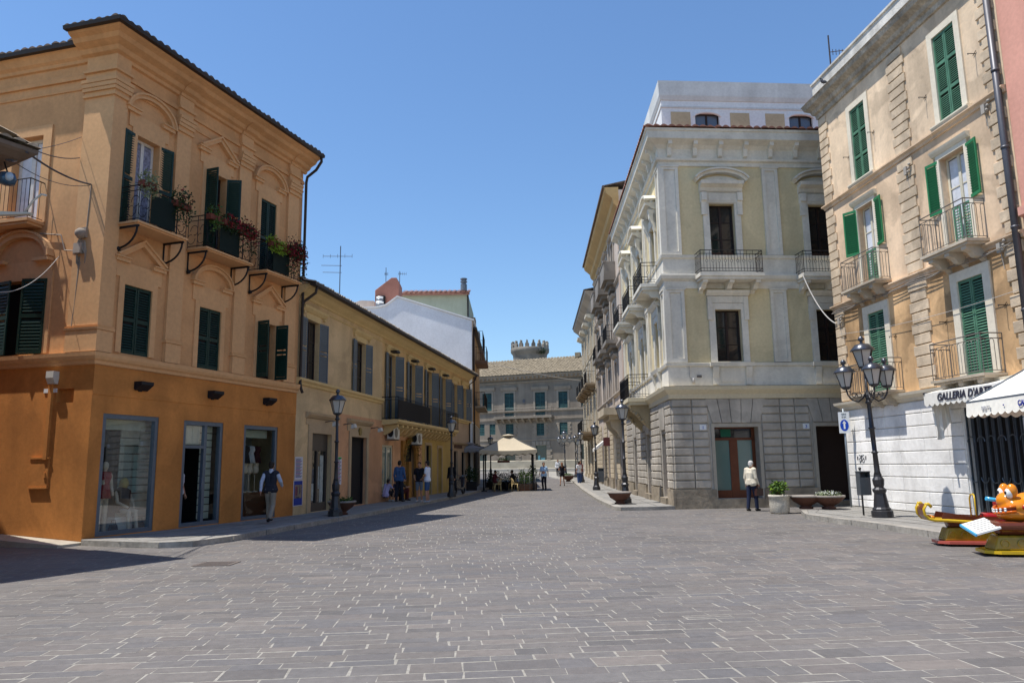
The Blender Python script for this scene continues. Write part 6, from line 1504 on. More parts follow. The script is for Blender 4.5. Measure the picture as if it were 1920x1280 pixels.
# ---------------------------------------------------------------- cafe
def parasol(label, cx, cy, hw, ze, za, can, zb, legs=True):
    t = thing('parasol', label, 'parasol', (cx, cy, zb)); B = Vector((cx, cy, zb))
    m = MB(); N = 8
    cor = [(-hw, -hw), (hw, -hw), (hw, hw), (-hw, hw)]
    for i in range(4):
        (a, b), (c, d) = cor[i], cor[(i + 1) % 4]
        for j in range(N):
            t0, t1 = j / N, (j + 1) / N; p0 = (a + (c - a) * t0, b + (d - b) * t0); p1 = (a + (c - a) * t1, b + (d - b) * t1)
            sg = lambda t_: -.07 * math.sin(math.pi * t_)
            rows = 5
            for r_ in range(rows):
                s0, s1 = r_ / rows, (r_ + 1) / rows
                def q(p, s, tt): return B + Vector((p[0] * s, p[1] * s, za + (ze - za) * s + sg(tt) * s - .06 * math.sin(math.pi * s)))
                m.face([q(p0, s0 or .001, t0), q(p1, s0 or .001, t1), q(p1, s1, t1), q(p0, s1, t0)])
            m.face([B + Vector((*p0, ze + sg(t0))), B + Vector((*p1, ze + sg(t1))), B + Vector((*p1, ze + sg(t1) - .2)), B + Vector(((p0[0] + p1[0]) / 2, (p0[1] + p1[1]) / 2, ze + sg(t0) - .30)), B + Vector((*p0, ze + sg(t0) - .2))])
    m.build('canopy', can, t)
    m = MB(); m.lathe(B, [(.02, za + .02), (.3, za - .03), (.5, za - .12)], 8); m.build('top_cap', can, t)
    for a, b in (cor if legs else [(0, 0)]):
        m = MB(); m.tube([B + Vector((a * .86, b * .86, 0)), B + Vector((a * .86, b * .86, ze + .1))], .05, 8); m.box(Fr((cx + a * .86, cy + b * .86), (1, 0), (0, 1), zb), -.2, .2, -.2, .2, 0, .06); m.build('pole', black, t)
    m = MB()
    for a, b in cor: m.tube([B + Vector((a, b, ze)), B + Vector((0, 0, za - .1))], .02, 4)
    for i in range(4): (a, b), (c, d) = cor[i], cor[(i + 1) % 4]; m.tube([B + Vector((a * .86, b * .86, ze - .1)), B + Vector((c * .86, d * .86, ze - .1))], .02, 4)
    m.build('frame', black, t); return t
parasol('large cream cafe parasol standing in the street beside the left pavement', -.35, 50.6, 1.85, 2.6, 3.65, canvas, .03)
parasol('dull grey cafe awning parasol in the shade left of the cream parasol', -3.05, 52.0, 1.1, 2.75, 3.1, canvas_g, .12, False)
def chair(label, loc, rz, first=None, group='rattan cafe chairs'):
    if first: return dup(first, loc, rz, label, group)
    t = thing('cafe_chair', label, 'chair', (0, 0, 0), 0, group)
    m = MB(); m.lathe((0, 0, 0), [(.20, .42), (.23, .44), (.23, .46), (.19, .47)], 14); m.build('seat', rattan, t)
    for sx in (-1, 1):
        for sy in (-1, 1): m = MB(); m.tube([(sx * .17, sy * .17, .44), (sx * .21, sy * .21, 0)], .017, 6); m.build('leg', rattan, t)
    m = MB(); m.tube([(.23 * math.cos(a), -.23 * math.sin(a), .46 + .33 * min(1, math.sin(a) * 1.4)) for a in [i * math.pi / 10 for i in range(11)]], .02, 6)
    for i in range(1, 10): a = i * math.pi / 10; m.tube([(.22 * math.cos(a), -.22 * math.sin(a), .46), (.23 * math.cos(a), -.23 * math.sin(a), .46 + .33 * min(1, math.sin(a) * 1.4))], .012, 4)
    m.build('backrest', rattan, t); t.location = loc; t.rotation_euler = (0, 0, rz); return t
c0 = chair('pale rattan cafe chair nearest the left pole of the cream parasol', (-1.05, 48.9, .02), R(100))
chair('pale rattan cafe chair between the round table and the planter', (.05, 48.9, .02), R(-95), c0)
chair('rattan cafe chair behind the round table on the left', (-1.15, 50.3, .03), R(200), c0)
chair('rattan cafe chair behind the round table on the right', (-.1, 50.4, .03), R(160), c0)
def table(label, loc):
    t = thing('cafe_table', label, 'table', loc, 0, 'round cafe tables'); c = Vector(loc)
    m = MB(); m.lathe(c, [(.42, .71), (.43, .72), (.43, .745), (.41, .75)], 24); m.build('tabletop', tabletop, t)
    m = MB(); m.tube([c + Vector((0, 0, .03)), c + Vector((0, 0, .72))], .03, 8); m.lathe(c, [(.24, 0), (.24, .02), (.05, .05)], 14); m.build('pedestal', iron, t)
table('round beige cafe table at the front under the cream parasol', (-.5, 49.3, .02)); table('round beige cafe table at the back under the cream parasol', (-.6, 51.2, .03))
m = MB(); c = Vector((-.5, 49.25, .77)); m.lathe(c, [(.05, 0), (.05, .1), (.03, .12)], 10); m.lathe(c + Vector((.12, .05, 0)), [(.04, 0), (.045, .08)], 10); tag(m.build('menu_holder', M('cream_plastic', (.6, .55, .35), bump=0)), 'small cream holder and cup on the front cafe table', 'holder')
def box_hedge(label, x0, x1, y0, y1, zb, hb, hp, lm, n, gx, trough=wood):
    t = thing('planter_box', label, 'planter', ((x0 + x1) / 2, (y0 + y1) / 2, zb)); f = Fr((0, 0), (1, 0), (0, 1), zb)
    m = MB(); m.box(f, x0, x1, y0, y1, 0, hb); m.build('box', trough, t, bevel=.01)
    g = random.Random(gx); m = MB()
    k = max(2, int((x1 - x0) / .28))
    for i in range(k): m.leaves(((x0 + x1) / 2 + (x1 - x0) * ((i + .5) / k - .5), (y0 + y1) / 2 + g.uniform(-.1, .1), zb + hb + hp * .45 * g.uniform(.8, 1.15)), .24, .24, hp * .55 * g.uniform(.8, 1.2), n, .10, g, .1)
    m.build('foliage', lm, t, False)
box_hedge('wooden planter of bright green shrubs at the front right of the cafe terrace', .32, 1.15, 49.0, 49.4, .02, .45, .85, leaf_b, 300, 5, M('reddish_wood_box', (.16, .07, .04)))
box_hedge('planter of darker tall shrubs at the right edge of the cafe terrace', 1.0, 1.5, 50.2, 50.7, .03, .45, 1.15, leaf, 300, 6)
box_hedge('dark planter of low plants along the back of the cafe terrace', -1.9, .9, 52.5, 52.9, .04, .5, .7, leaf_d, 160, 7, dark)
box_hedge('long shaded planter of tall dark shrubs on the left pavement', -3.0, -2.35, 48.0, 48.6, .12, .55, 1.0, leaf_d, 420, 8, dark)
f = Fr((0, 48.75), (1, 0), (0, -1), .02)
t = thing('wind_screen', 'low glass wind screen with thin posts in front of the bright green shrubs', 'screen', (.8, 48.75, .02))
m = MB(); m.face([f.w(.3, 0, .15), f.w(1.35, 0, .15), f.w(1.35, 0, .95), f.w(.3, 0, .95)]); m.build('pane', shopw, t)
for u in (.3, .65, 1.0, 1.35): m = MB(); m.tube([f.w(u, 0, 0), f.w(u, 0, .98)], .015, 6); m.build('post', iron_g, t)
for x, z in ((-2.35, 2.05), (-1.75, 2.05), (-.95, 2.1), (-.5, 2.1)):
    pass
t = thing('hanging_planter', 'row of yellow green hanging flower boxes behind the cream parasol', 'flower box', (-1.0, 56, 1.9))
m = MB(); m.box(Fr((0, 56), (1, 0), (0, -1)), -1.2, -.3, -.1, .1, 1.85, 2.0); m.build('trough', terra, t); m = MB(); m.leaves((-.75, 55.9, 2.08), .5, .12, .12, 200, .08, random.Random(3), 0); m.build('foliage', leaf_b, t, False)

# ---------------------------------------------------------------- kiosk parasol at the right edge
def kiosk_parasol():
    f = Fr((9.12, 15.2), (-.04, -1), (-1, .04)); P = f.P; ze, za, hw = 2.74, 3.9, 1.40
    t = thing('market_parasol', 'ivory parasol with a lettered scalloped valance cut off by the right edge', 'parasol', f.w(hw, -hw, 0), math.atan2(f.d.y, f.d.x))
    A = f.w(hw, -hw, za); m = MB(); C4 = [f.w(0, 0, ze), f.w(2 * hw, 0, ze), f.w(2 * hw, -2 * hw, ze), f.w(0, -2 * hw, ze)]
    for i in range(4):
        a, b = C4[i], C4[(i + 1) % 4]
        for r_ in range(6):
            s0, s1 = r_ / 6, (r_ + 1) / 6; q = lambda p, s: A.lerp(p, s) - Vector((0, 0, .08 * math.sin(math.pi * s)))
            for j in range(6): m.face([q(a.lerp(b, j / 6), s0), q(a.lerp(b, (j + 1) / 6), s0), q(a.lerp(b, (j + 1) / 6), s1), q(a.lerp(b, j / 6), s1)])
    m.build('canopy', canvas_i, t)
    m = MB(); n = 13; U = f.d
    sides = [f, Fr(f.w(0, -2 * hw, 0), f.n, -f.d), Fr(f.w(2 * hw, -2 * hw, 0), -f.d, -f.n), Fr(f.w(2 * hw, 0, 0), -f.n, f.d)]
    for s_ in sides:
        for j in range(n):
            x0, x1 = 2 * hw * j / n, 2 * hw * (j + 1) / n
            pts = [s_.w(x0, 0, ze), s_.w(x1, 0, ze), s_.w(x1, .02, ze - .26)] + [s_.w(x1 + (x0 - x1) * q, .03, ze - .26 - .055 * math.sin(math.pi * q)) for q in (.2, .4, .6, .8)] + [s_.w(x0, .02, ze - .26)]
            m.face(pts)
    v = m.build('valance', canvas_i, t)
    tf = f
    text('BIBITE', 'lettering', tf, .72, .035, ze - .2, .11, M('faded_grey_print', (.40, .40, .42), bump=0), v, sx=1.0)
    text('\u2022', 'print_dot', tf, 1.28, .035, ze - .19, .12, M('navy_print', (.02, .03, .25), bump=0), v)
    text('CARAMELLE', 'lettering', tf, 2.05, .035, ze - .2, .14, M('navy_print', (.02, .03, .25), bump=0), v, sx=.9, bold=.004)
    m = MB()
    for i in range(4): m.tube([A - Vector((0, 0, .12)), C4[i] + Vector((0, 0, .0))], .014, 5)
    for i in range(4): m.tube([C4[i], C4[(i + 1) % 4]], .014, 5)
    m.build('frame', alu, t)
    m = MB(); m.tube([f.w(hw, -hw, .13), f.w(hw, -hw, za)], .03, 8); m.box(Fr(f.w(hw, -hw, 0), f.d, f.n), -.3, .3, -.3, .3, .13, .22); m.build('pole', alu, t)
kiosk_parasol()

# ---------------------------------------------------------------- coin rides
def ride_base(t, P, d, plate, plate_m, body_m):
    f = Fr(P, d, (d[1], -d[0])); L = 1.45
    m = MB(); m.prism(Fr(f.w(0, 0, 0), f.d, f.n), [(-L / 2, .03), (L / 2, .03), (L / 2, .09), (-L / 2, .09)], -.32, .32)
    # plate with pointed corners
    pts = [(-L / 2, -.2), (-L / 2 + .2, -.36), (L / 2 - .2, -.36), (L / 2, -.2), (L / 2, .2), (L / 2 - .2, .36), (-L / 2 + .2, .36), (-L / 2, .2)]
    m = MB(); b = [f.w(u, o, .04) for u, o in pts]; c_ = [f.w(u, o, .09) for u, o in pts]; m.face(b); m.face(c_)
    for i in range(8): j = (i + 1) % 8; m.face([b[i], b[j], c_[j], c_[i]])
    m.build('floor_plate', plate_m, t, bevel=.008)
    m = MB()
    for u in (-.5, .5):
        for o in (-.2, .2): m.lathe(f.w(u, o, -.005), [(.04, 0), (.04, .05)], 8)
    m.build('foot', black, t)
    m = MB(); m.hexa([f.w(-.58, -.24, .09), f.w(.58, -.24, .09), f.w(.58, .24, .09), f.w(-.58, .24, .09), f.w(-.48, -.19, .33), f.w(.50, -.19, .33), f.w(.50, .19, .33), f.w(-.48, .19, .33)]); m.build('pedestal', body_m, t, bevel=.03)
    m = MB()
    for u in (-.4, -.14, .12, .38):
        for s in (-1, 1):
            c = f.w(u, s * .222, .20); m.tube([c + (f.d * math.cos(a) + Vector((0, 0, 1)) * math.sin(a)) * .065 for a in [i * math.pi / 6 for i in range(13)]], .012, 5)
    m.build('relief_circle', body_m, t); return f
def ride_one():
    P = (8.66, 14.85); d = Vector((.97, -.24, 0)).normalized(); t = thing('coin_ride', 'red and yellow sledge shaped coin operated ride on a pink base plate', 'coin ride', (*P, 0), 0, 'coin operated rides')
    f = ride_base(t, P, (d.x, d.y), None, toy_p, toy_ol)
    m = MB(); m.hexa([f.w(-.42, -.12, .33), f.w(-.02, -.12, .33), f.w(-.02, .12, .33), f.w(-.42, .12, .33), f.w(-.46, -.14, .46), f.w(.05, -.14, .46), f.w(.05, .14, .46), f.w(-.46, .14, .46)]); m.hexa([f.w(.28, -.1, .33), f.w(.5, -.1, .33), f.w(.5, .1, .33), f.w(.28, .1, .33), f.w(.24, -.12, .42), f.w(.56, -.12, .42), f.w(.56, .12, .42), f.w(.24, .12, .42)]); m.build('support', toy_br, t, bevel=.03)
    prof = [(-.92, .74), (-.97, .66), (-.96, .56), (-.88, .48), (-.75, .455), (-.5, .45), (0, .425), (.5, .41), (.75, .405)]
    # tray made from a swept U section
    m = MB()
    for (a, b), (c, e) in zip(prof, prof[1:]): m.hexa([f.w(a, -.27, b), f.w(c, -.27, e), f.w(c, .27, e), f.w(a, .27, b), f.w(a + .02, -.27, b + .03), f.w(c + .01, -.27, e + .035), f.w(c + .01, .27, e + .035), f.w(a + .02, .27, b + .03)])
    m.build('tray', toy_br, t)
    for s in (-1, 1):
        m = MB(); m.tube([f.w(u, s * .27, z + .02) for u, z in [(-.80, .70), (-.86, .755), (-.93, .75)] + prof], .032, 8)
        m.build('runner_rim', toy_y, t)
        m = MB(); pp = [(-.62, .47), (-.3, .455), (.72, .42), (.72, .53), (-.1, .56), (-.55, .62)]; m.prism(Fr(f.P, f.d, f.n), pp, s * .265 - .012, s * .265 + .012); m.build('side_panel', toy_br, t)
    m = MB(); m.ball(f.w(-.80, 0, .52), .10, .2, .045, 14, 8); m.build('nose_pad', toy_o, t)
    m = MB(); m.box(f, .35, .72, -.2, .2, .44, .60); m.box(f, .66, .78, -.22, .22, .44, .84); m.build('seat', toy_r, t, bevel=.05)
    m = MB(); m.tube([f.w(.17, -.15, .45), f.w(.17, -.15, .86), f.w(.18, -.11, .93), f.w(.20, 0, .95), f.w(.18, .11, .93), f.w(.17, .15, .86), f.w(.17, .15, .45)], .017, 8); m.build('handle', toy_y, t)
    t.scale = (.80, .9, 1.0)
def ride_two():
    P = (8.70, 13.25); d = Vector((.98, -.20, 0)).normalized(); t = thing('coin_ride', 'orange grinning animal coin ride with a piano keyboard on a yellow base plate', 'coin ride', (*P, 0), 0, 'coin operated rides')
    f = ride_base(t, P, (d.x, d.y), None, toy_y, toy_ol)
    m = MB(); m.hexa([f.w(-.42, -.12, .33), f.w(-.02, -.12, .33), f.w(-.02, .12, .33), f.w(-.42, .12, .33), f.w(-.46, -.2, .46), f.w(.25, -.2, .46), f.w(.25, .2, .46), f.w(-.46, .2, .46)]); m.build('support', toy_br, t, bevel=.03)
    m = MB(); m.hexa([f.w(-.52, -.30, .42), f.w(.6, -.30, .40), f.w(.6, .30, .40), f.w(-.52, .30, .42), f.w(-.52, -.30, .56), f.w(.6, -.30, .58), f.w(.6, .30, .58), f.w(-.52, .30, .56)]); m.build('hull', toy_br, t, bevel=.06)
    kz = lambda u, v: .45 + (u + .86) * .30 - .16 * (v + .34)          # sloping towards the player and the street
    def key(mm, u0, u1, v0, v1, dz, th): mm.hexa([f.w(u0, v0, kz(u0, v0) + dz), f.w(u1, v0, kz(u1, v0) + dz), f.w(u1, v1, kz(u1, v1) + dz), f.w(u0, v1, kz(u0, v1) + dz), f.w(u0, v0, kz(u0, v0) + dz + th), f.w(u1, v0, kz(u1, v0) + dz + th), f.w(u1, v1, kz(u1, v1) + dz + th), f.w(u0, v1, kz(u0, v1) + dz + th)])
    m = MB()
    for k in range(7): v0 = -.34 + k * .097; key(m, -.86, -.48, v0, v0 + .097, 0, .03)
    kb = m.build('keyboard', toy_w, t)
    m = MB()
    for k in range(6): v0 = -.34 + (k + 1) * .097 - .008; key(m, -.80, -.48, v0, v0 + .016, .0302, .002)
    m.build('black_keys', black, kb)
    m = MB(); key(m, -.885, -.861, -.35, .35, -.005, .034); m.build('keyboard_edge', toy_b, kb)
    # generic grinning animal head
    m = MB(); H = f.w(-.18, .0, .82)
    def E(u, o, z, rx, ry, rz_): 
        c = f.w(u, o, z); mb2 = MB(); mb2.ball((0, 0, 0), rx, ry, rz_, 18, 12); b = len(m.v); m.v += [c + f.d * v.x + f.n * v.y + Vector((0, 0, v.z)) for v in mb2.v]; m.f += [tuple(i + b for i in q) for q in mb2.f]; m.m += mb2.m
    E(-.10, 0, .80, .26, .28, .18); E(-.12, 0, .68, .28, .27, .13); E(-.22, .0, .90, .16, .18, .15); E(.08, 0, .84, .20, .24, .2)
    hd = m.build('head', toy_o, t)
    md = hd.modifiers.new('blend', 'REMESH'); md.mode = 'VOXEL'; md.voxel_size = .014; md.use_smooth_shade = True
    sm = hd.modifiers.new('soften', 'SMOOTH'); sm.factor = .5; sm.iterations = 8
    m = MB()
    for s in (-1, 1): E(-.18, s * .15, 1.07, .085, .075, .12)
    m.build('eyelid', toy_o, hd)
    for s in (-1, 1): m = MB(); E(-.22, s * .15, 1.035, .075, .065, .09); m.build('eyeball', toy_w, hd)
    m = MB()
    for s in (-1, 1): E(-.285, s * .15 + .01, 1.04, .02, .028, .03)
    m.build('pupil', black, hd)
    def mouth(off, zo, rx, ry, z0): return [f.w(-.12 - rx * math.cos(a), ry * math.sin(a), z0 + zo + .05 * (math.sin(a) ** 2)) for a in [R(-75 + 15 * i) for i in range(11)]]
    m = MB(); m.tube(mouth(0, 0, .295, .295, .73), .022, 6); m.build('mouth', M('dark_red_mouth', (.10, .01, .01), bump=0), hd)
    m = MB()
    for i, q in enumerate(mouth(0, .0, .305, .305, .735)):
        if 1 < i < 9:
            for dz in (-.018, .018): m.ball(q + Vector((0, 0, dz)), .026, .026, .02, 8, 6)
    m.build('teeth', toy_w, hd)
    m = MB(); m.tube(mouth(0, .035, .30, .30, .735), .02, 6); m.tube(mouth(0, -.045, .30, .30, .735), .022, 6); m.build('lips', M('deep_orange_fibreglass', (.6, .12, .01), rough=.15, bump=0), hd)
    m = MB()
    for s in (-1, 1): E(-.05, s * .27, .80, .05, .03, .045)
    m.build('cheek_spot', toy_r, hd)
    m = MB(); E(.32, 0, .82, .24, .24, .26); E(.42, 0, 1.10, .15, .15, .13); E(.30, 0, .62, .25, .26, .16); bo = m.build('body', toy_g, t)
    md = bo.modifiers.new('blend', 'REMESH'); md.mode = 'VOXEL'; md.voxel_size = .016; md.use_smooth_shade = True
    m = MB(); E(.42, 0, 1.24, .19, .19, .035); E(.42, 0, 1.29, .11, .11, .05); m.build('cap', toy_g, bo)
    m = MB(); E(.42, -.02, 1.20, .17, .18, .03); m.build('cap_band', toy_w, bo)
    m = MB()
    for s in (-1, 1): m.tube([f.w(.35, s * .22, .85), f.w(.25, s * .36, .72), f.w(.05, s * .38, .62)], .07, 10, .05); 
    m.build('arm', toy_dg, bo)
    m = MB(); m.tube([f.w(-.08, -.26, .86), f.w(-.46, -.22, .93)], .035, 10); m.build('baton', toy_b, t)
    for s in (-1, 1):
        m = MB(); c = f.w(.25, s * .33, .42); m.tube([c + (f.d * math.cos(a) + Vector((0, 0, 1)) * math.sin(a)) * .14 for a in [i * math.pi / 10 for i in range(21)]], .035, 8); m.build('wheel', toy_y, t)
ride_one(); ride_two()

# ---------------------------------------------------------------- cables, antenna and pigeon
def cable(label, p, q, sag, r, mat, lb='cable', n=20):
    p, q = Vector(p), Vector(q); m = MB(); m.tube([p.lerp(q, i / n) - Vector((0, 0, sag * 4 * (i / n) * (1 - i / n))) for i in range(n + 1)], r, 5); tag(m.build('cable', mat), label, lb)
cable('pale cable sagging from the cream palazzo balcony to the tan building', FD.w(4.95, .8, 8.5), FE.w(.15, .08, 6.3), .35, .022, wire_w)
cable('thick dark cable bundle from the left eave to the orange building corner', (-9.35, 13.8, 7.75), FAL.w(.42, .1, 8.6), .1, .022, wire)
cable('upper thin dark cable from the left eave to the orange building', (-9.3, 13.9, 7.85), FAL.w(.85, .08, 9.35), .08, .012, wire)
cable('topmost thin cable across the upper left window to the orange building', (-9.25, 14.0, 7.9), FAL.w(.84, .08, 9.9), .03, .007, wire)
cable('thin slack cable below the thick one on the orange building', (-9.5, 13.8, 7.5), FAL.w(.45, .1, 8.58), .16, .008, wire)
cable('pale thin cable looping across the arched window shutters', (-10.4, 14.5, 5.2), FAL.w(1.25, .06, 6.85), .35, .008, wire_w)
cable('pale thin wire across the balconies of the tan building', FE.w(.3, .1, 5.9), FE.w(8.7, .1, 5.55), .15, .007, wire_w)
cable('thin pale wire strung across the street in front of the grey palace', (-2.3, 62, 10.2), FDS.w(40, .1, 9.0), .2, .02, wire_w)
antenna('antenna', 'thin black rooftop rod aerial behind the tan building parapet', 12.45, 27.0, 14.2, 17.9, [(17.2, 0, .5, -.2)], .03)
def pigeon():
    P = FE.w(1.3, .42, 14.56); t = thing('pigeon', 'small dark pigeon perched on the cornice of the tan building', 'pigeon', P)
    m = MB(); m.ball(P + Vector((0, 0, .10)), .10, .06, .06); m.ball(P + Vector((-.07, 0, .15)), .05, .045, .07); m.ball(P + Vector((-.1, 0, .22)), .035); m.capsule(P + Vector((.06, 0, .09)), P + Vector((.2, 0, .05)), .04, .015); m.capsule(P + Vector((-.13, 0, .22)), P + Vector((-.15, 0, .215)), .01, .005)
    o = m.build('body', M('pigeon_grey', (.08, .085, .1), bump=0), t); md = o.modifiers.new('blend', 'REMESH'); md.mode = 'VOXEL'; md.voxel_size = .01
    m = MB(); m.tube([P + Vector((0, .02, 0)), P + Vector((0, .02, .06))], .005, 4); m.tube([P + Vector((0, -.02, 0)), P + Vector((0, -.02, .06))], .005, 4); m.build('legs', terra, t)
pigeon()

# ================================================================ PEOPLE
BASE = dict(pelvis=(0, 0, .95), waist=(0, 0, 1.08), chest=(0, .005, 1.28), neck=(0, 0, 1.46), head=(0, .02, 1.625),
            shL=(-.175, 0, 1.41), shR=(.175, 0, 1.41), elL=(-.235, -.02, 1.13), elR=(.235, -.02, 1.13), wrL=(-.245, .06, .88), wrR=(.245, .06, .88),
            hipL=(-.085, 0, .92), hipR=(.085, 0, .92), knL=(-.095, .02, .50), knR=(.095, .02, .50), anL=(-.10, -.02, .085), anR=(.10, -.02, .085))
SKIN = M('skin', (.42, .22, .14), rough=.55, var=.05, bump=0)
HAIR = {'dark': M('dark_hair', (.02, .014, .010), rough=.6, bump=0), 'grey': M('white_hair', (.55, .53, .50), rough=.7, bump=0), 'red': M('reddish_brown_hair', (.16, .055, .02), rough=.6, bump=0), 'brown': M('brown_hair', (.05, .03, .02), rough=.6, bump=0)}
def remesh(o, v, it=3):
    md = o.modifiers.new('blend', 'REMESH'); md.mode = 'VOXEL'; md.voxel_size = v; md.use_smooth_shade = True
    sm = o.modifiers.new('soften', 'SMOOTH'); sm.factor = .5; sm.iterations = it
def person(label, loc, face, H=1.75, J=None, top=None, sleeve='short', bottom=None, legs='long', hair='dark', long_hair=False, shoe=(.02, .018, .016), vox=.012, fat=1.0, turn=0, extra=None, group=None, fa=None, bald=False):
    s = H / 1.75; j = {k: Vector(v) for k, v in BASE.items()}
    for k, v in (J or {}).items(): j[k] = Vector(v)
    j = {k: v * s for k, v in j.items()}
    b = MB(); q = lambda r: r * s
    hd = j['head']; ct, st = math.cos(turn), math.sin(turn); hv = lambda x, y, z: hd + Vector((x * ct - y * st, x * st + y * ct, z)) * s
    def torso(m, e):
        for sx in (-1, 1):
            hip = j['hipL'] if sx < 0 else j['hipR']; sh = j['shL'] if sx < 0 else j['shR']
            m.capsule(hip + Vector((0, 0, q(.03))), j['waist'] + Vector((sx * q(.05), 0, 0)), q(.105 * fat) + e, q(.088 * fat) + e)
            m.capsule(j['waist'] + Vector((sx * q(.05), 0, 0)), j['chest'] + Vector((sx * q(.07), 0, 0)), q(.088 * fat) + e, q(.10) + e)
            m.capsule(j['chest'] + Vector((sx * q(.07), 0, 0)), sh * .72 + Vector((j['neck'].x * .28, j['neck'].y * .28, j['neck'].z * .28)), q(.10) + e, q(.062) + e)
            m.capsule(j['neck'] - Vector((0, 0, q(.05))), sh, q(.055) + e, q(.055) + e)
        if fat > 1.1: m.ball(j['waist'] + Vector((0, q(.05), q(.02))), q(.14), q(.13), q(.15))
    torso(b, 0)
    b.capsule(j['neck'] - Vector((0, 0, q(.06))), hv(0, -.01, -.06), q(.056), q(.05))
    for c, rx, ry, rz in (((0, -.005, .025), .076, .094, .095), ((0, .02, -.05), .058, .068, .062)):
        m2 = MB(); m2.ball((0, 0, 0), rx * s, ry * s, rz * s, 16, 12); bb = len(b.v); o_ = hv(*c)
        b.v += [o_ + Vector((v.x * ct - v.y * st, v.x * st + v.y * ct, v.z)) for v in m2.v]; b.f += [tuple(i + bb for i in f_) for f_ in m2.f]; b.m += m2.m
    b.capsule(hv(0, .088, .015), hv(0, .108, -.022), q(.010), q(.016)); b.capsule(hv(-.015, .085, -.065), hv(.015, .085, -.065), q(.012), q(.012))
    for sx in (-1, 1): b.capsule(hv(sx * .078, -.005, .01), hv(sx * .08, -.005, -.03), q(.014), q(.011))
    for S in 'LR':
        sx = -1 if S == 'L' else 1; sh, el, wr = j['sh' + S], j['el' + S], j['wr' + S]
        b.capsule(sh, el, q(.050), q(.038)); b.capsule(el, wr, q(.040), q(.025))
        d = (wr - el).normalized(); pal = wr + d * q(.05); side = d.cross(Vector((0, 1, 0)) if abs(d.y) < .8 else Vector((0, 0, 1))).normalized(); pn = d.cross(side).normalized()
        b.capsule(wr, pal, q(.024), q(.026)); b.capsule(wr + pn * q(.016), pal + pn * q(.02), q(.016), q(.018)); b.capsule(wr - pn * q(.016), pal - pn * q(.02), q(.016), q(.018))
        for k in range(4):
            o_ = pn * q(.030 - .020 * k); L = q((.07, .08, .075, .058)[k]); p0 = pal + o_ * 1.0 + d * q(.012); p1 = p0 + d * L * .55; p2 = p1 + (d * .8 + side * (-.5 * sx)).normalized() * L * .5
            b.capsule(p0, p1, q(.0098), q(.009), 8); b.capsule(p1, p2, q(.009), q(.0075), 8)
        tb = wr + pn * q(.03) + d * q(.01); b.capsule(tb, tb + (d + pn * .8).normalized() * q(.055), q(.012), q(.009), 8)
        hp, kn, an = j['hip' + S], j['kn' + S], j['an' + S]
        b.capsule(hp, kn, q(.082), q(.052)); b.capsule(kn, kn.lerp(an, .35), q(.050), q(.052)); b.capsule(kn.lerp(an, .3), an, q(.052), q(.034))
        fv = Vector((sx * .12, 1, 0)).normalized() if not fa else Vector(fa[S]).normalized(); b.capsule(an + Vector((0, 0, q(-.03))) - fv * q(.03), an + fv * q(.12) + Vector((0, 0, q(-.05))), q(.035), q(.028))
    o = b.build('person', SKIN, None, False); remesh(o, vox, 2); tag(o, label, 'person', group)
    ROOT[o] = Matrix()
    def cloth(name, m, mat, v=None): c = m.build(name, mat, o, False); remesh(c, v or vox, 3); return c
    if top is not None:
        m = MB(); torso(m, .016)
        for S in 'LR':
            sh, el, wr = j['sh' + S], j['el' + S], j['wr' + S]
            if sleeve != 'none': m.capsule(sh, sh.lerp(el, .62 if sleeve == 'short' else 1), q(.068), q(.060 if sleeve == 'short' else .054))
            if sleeve == 'long': m.capsule(el, wr.lerp(el, .06), q(.054), q(.038))
        m.lathe((j['pelvis'].x, j['pelvis'].y, j['pelvis'].z - q(.06)), [(q(.155 * fat), 0), (q(.15 * fat), q(.18))], 16, sx=1, sy=.78)
        cloth('shirt', m, top)
    if bottom is not None:
        m = MB(); k_ = {'long': 1, 'shorts': .0, 'mini': -1}[legs]
        m.capsule(j['hipL'] + Vector((q(.01), 0, q(.03))), j['hipR'] + Vector((-q(.01), 0, q(.03))), q(.115 * fat), q(.115 * fat))
        for S in 'LR':
            hp, kn, an = j['hip' + S], j['kn' + S], j['an' + S]
            if k_ < 0: m.capsule(hp, hp.lerp(kn, .38), q(.10), q(.098))
            else: m.capsule(hp, kn if k_ else hp.lerp(kn, .86), q(.100), q(.074))
            if k_ > 0: m.capsule(kn, an + Vector((0, 0, q(.01))), q(.074), q(.062))
        if k_ < 0: m.lathe((j['pelvis'].x, j['pelvis'].y, j['pelvis'].z - q(.24)), [(q(.16), 0), (q(.14), q(.25))], 16, sx=1, sy=.75)
        cloth('trousers' if k_ > 0 else ('shorts' if k_ == 0 else 'skirt'), m, bottom)
    sh_m = M('shoe_%d_%d' % (int(shoe[0] * 100), int(shoe[2] * 100)), shoe, rough=.5, bump=0)
    for S in 'LR':
        sx = -1 if S == 'L' else 1; an = j['an' + S]; m = MB(); fv = Vector((sx * .12, 1, 0)).normalized() if not fa else Vector(fa[S]).normalized()
        m.capsule(an + Vector((0, 0, q(-.035))) - fv * q(.035), an + fv * q(.13) + Vector((0, 0, q(-.052))), q(.048), q(.036)); cloth('shoe', m, sh_m)
    m = MB()
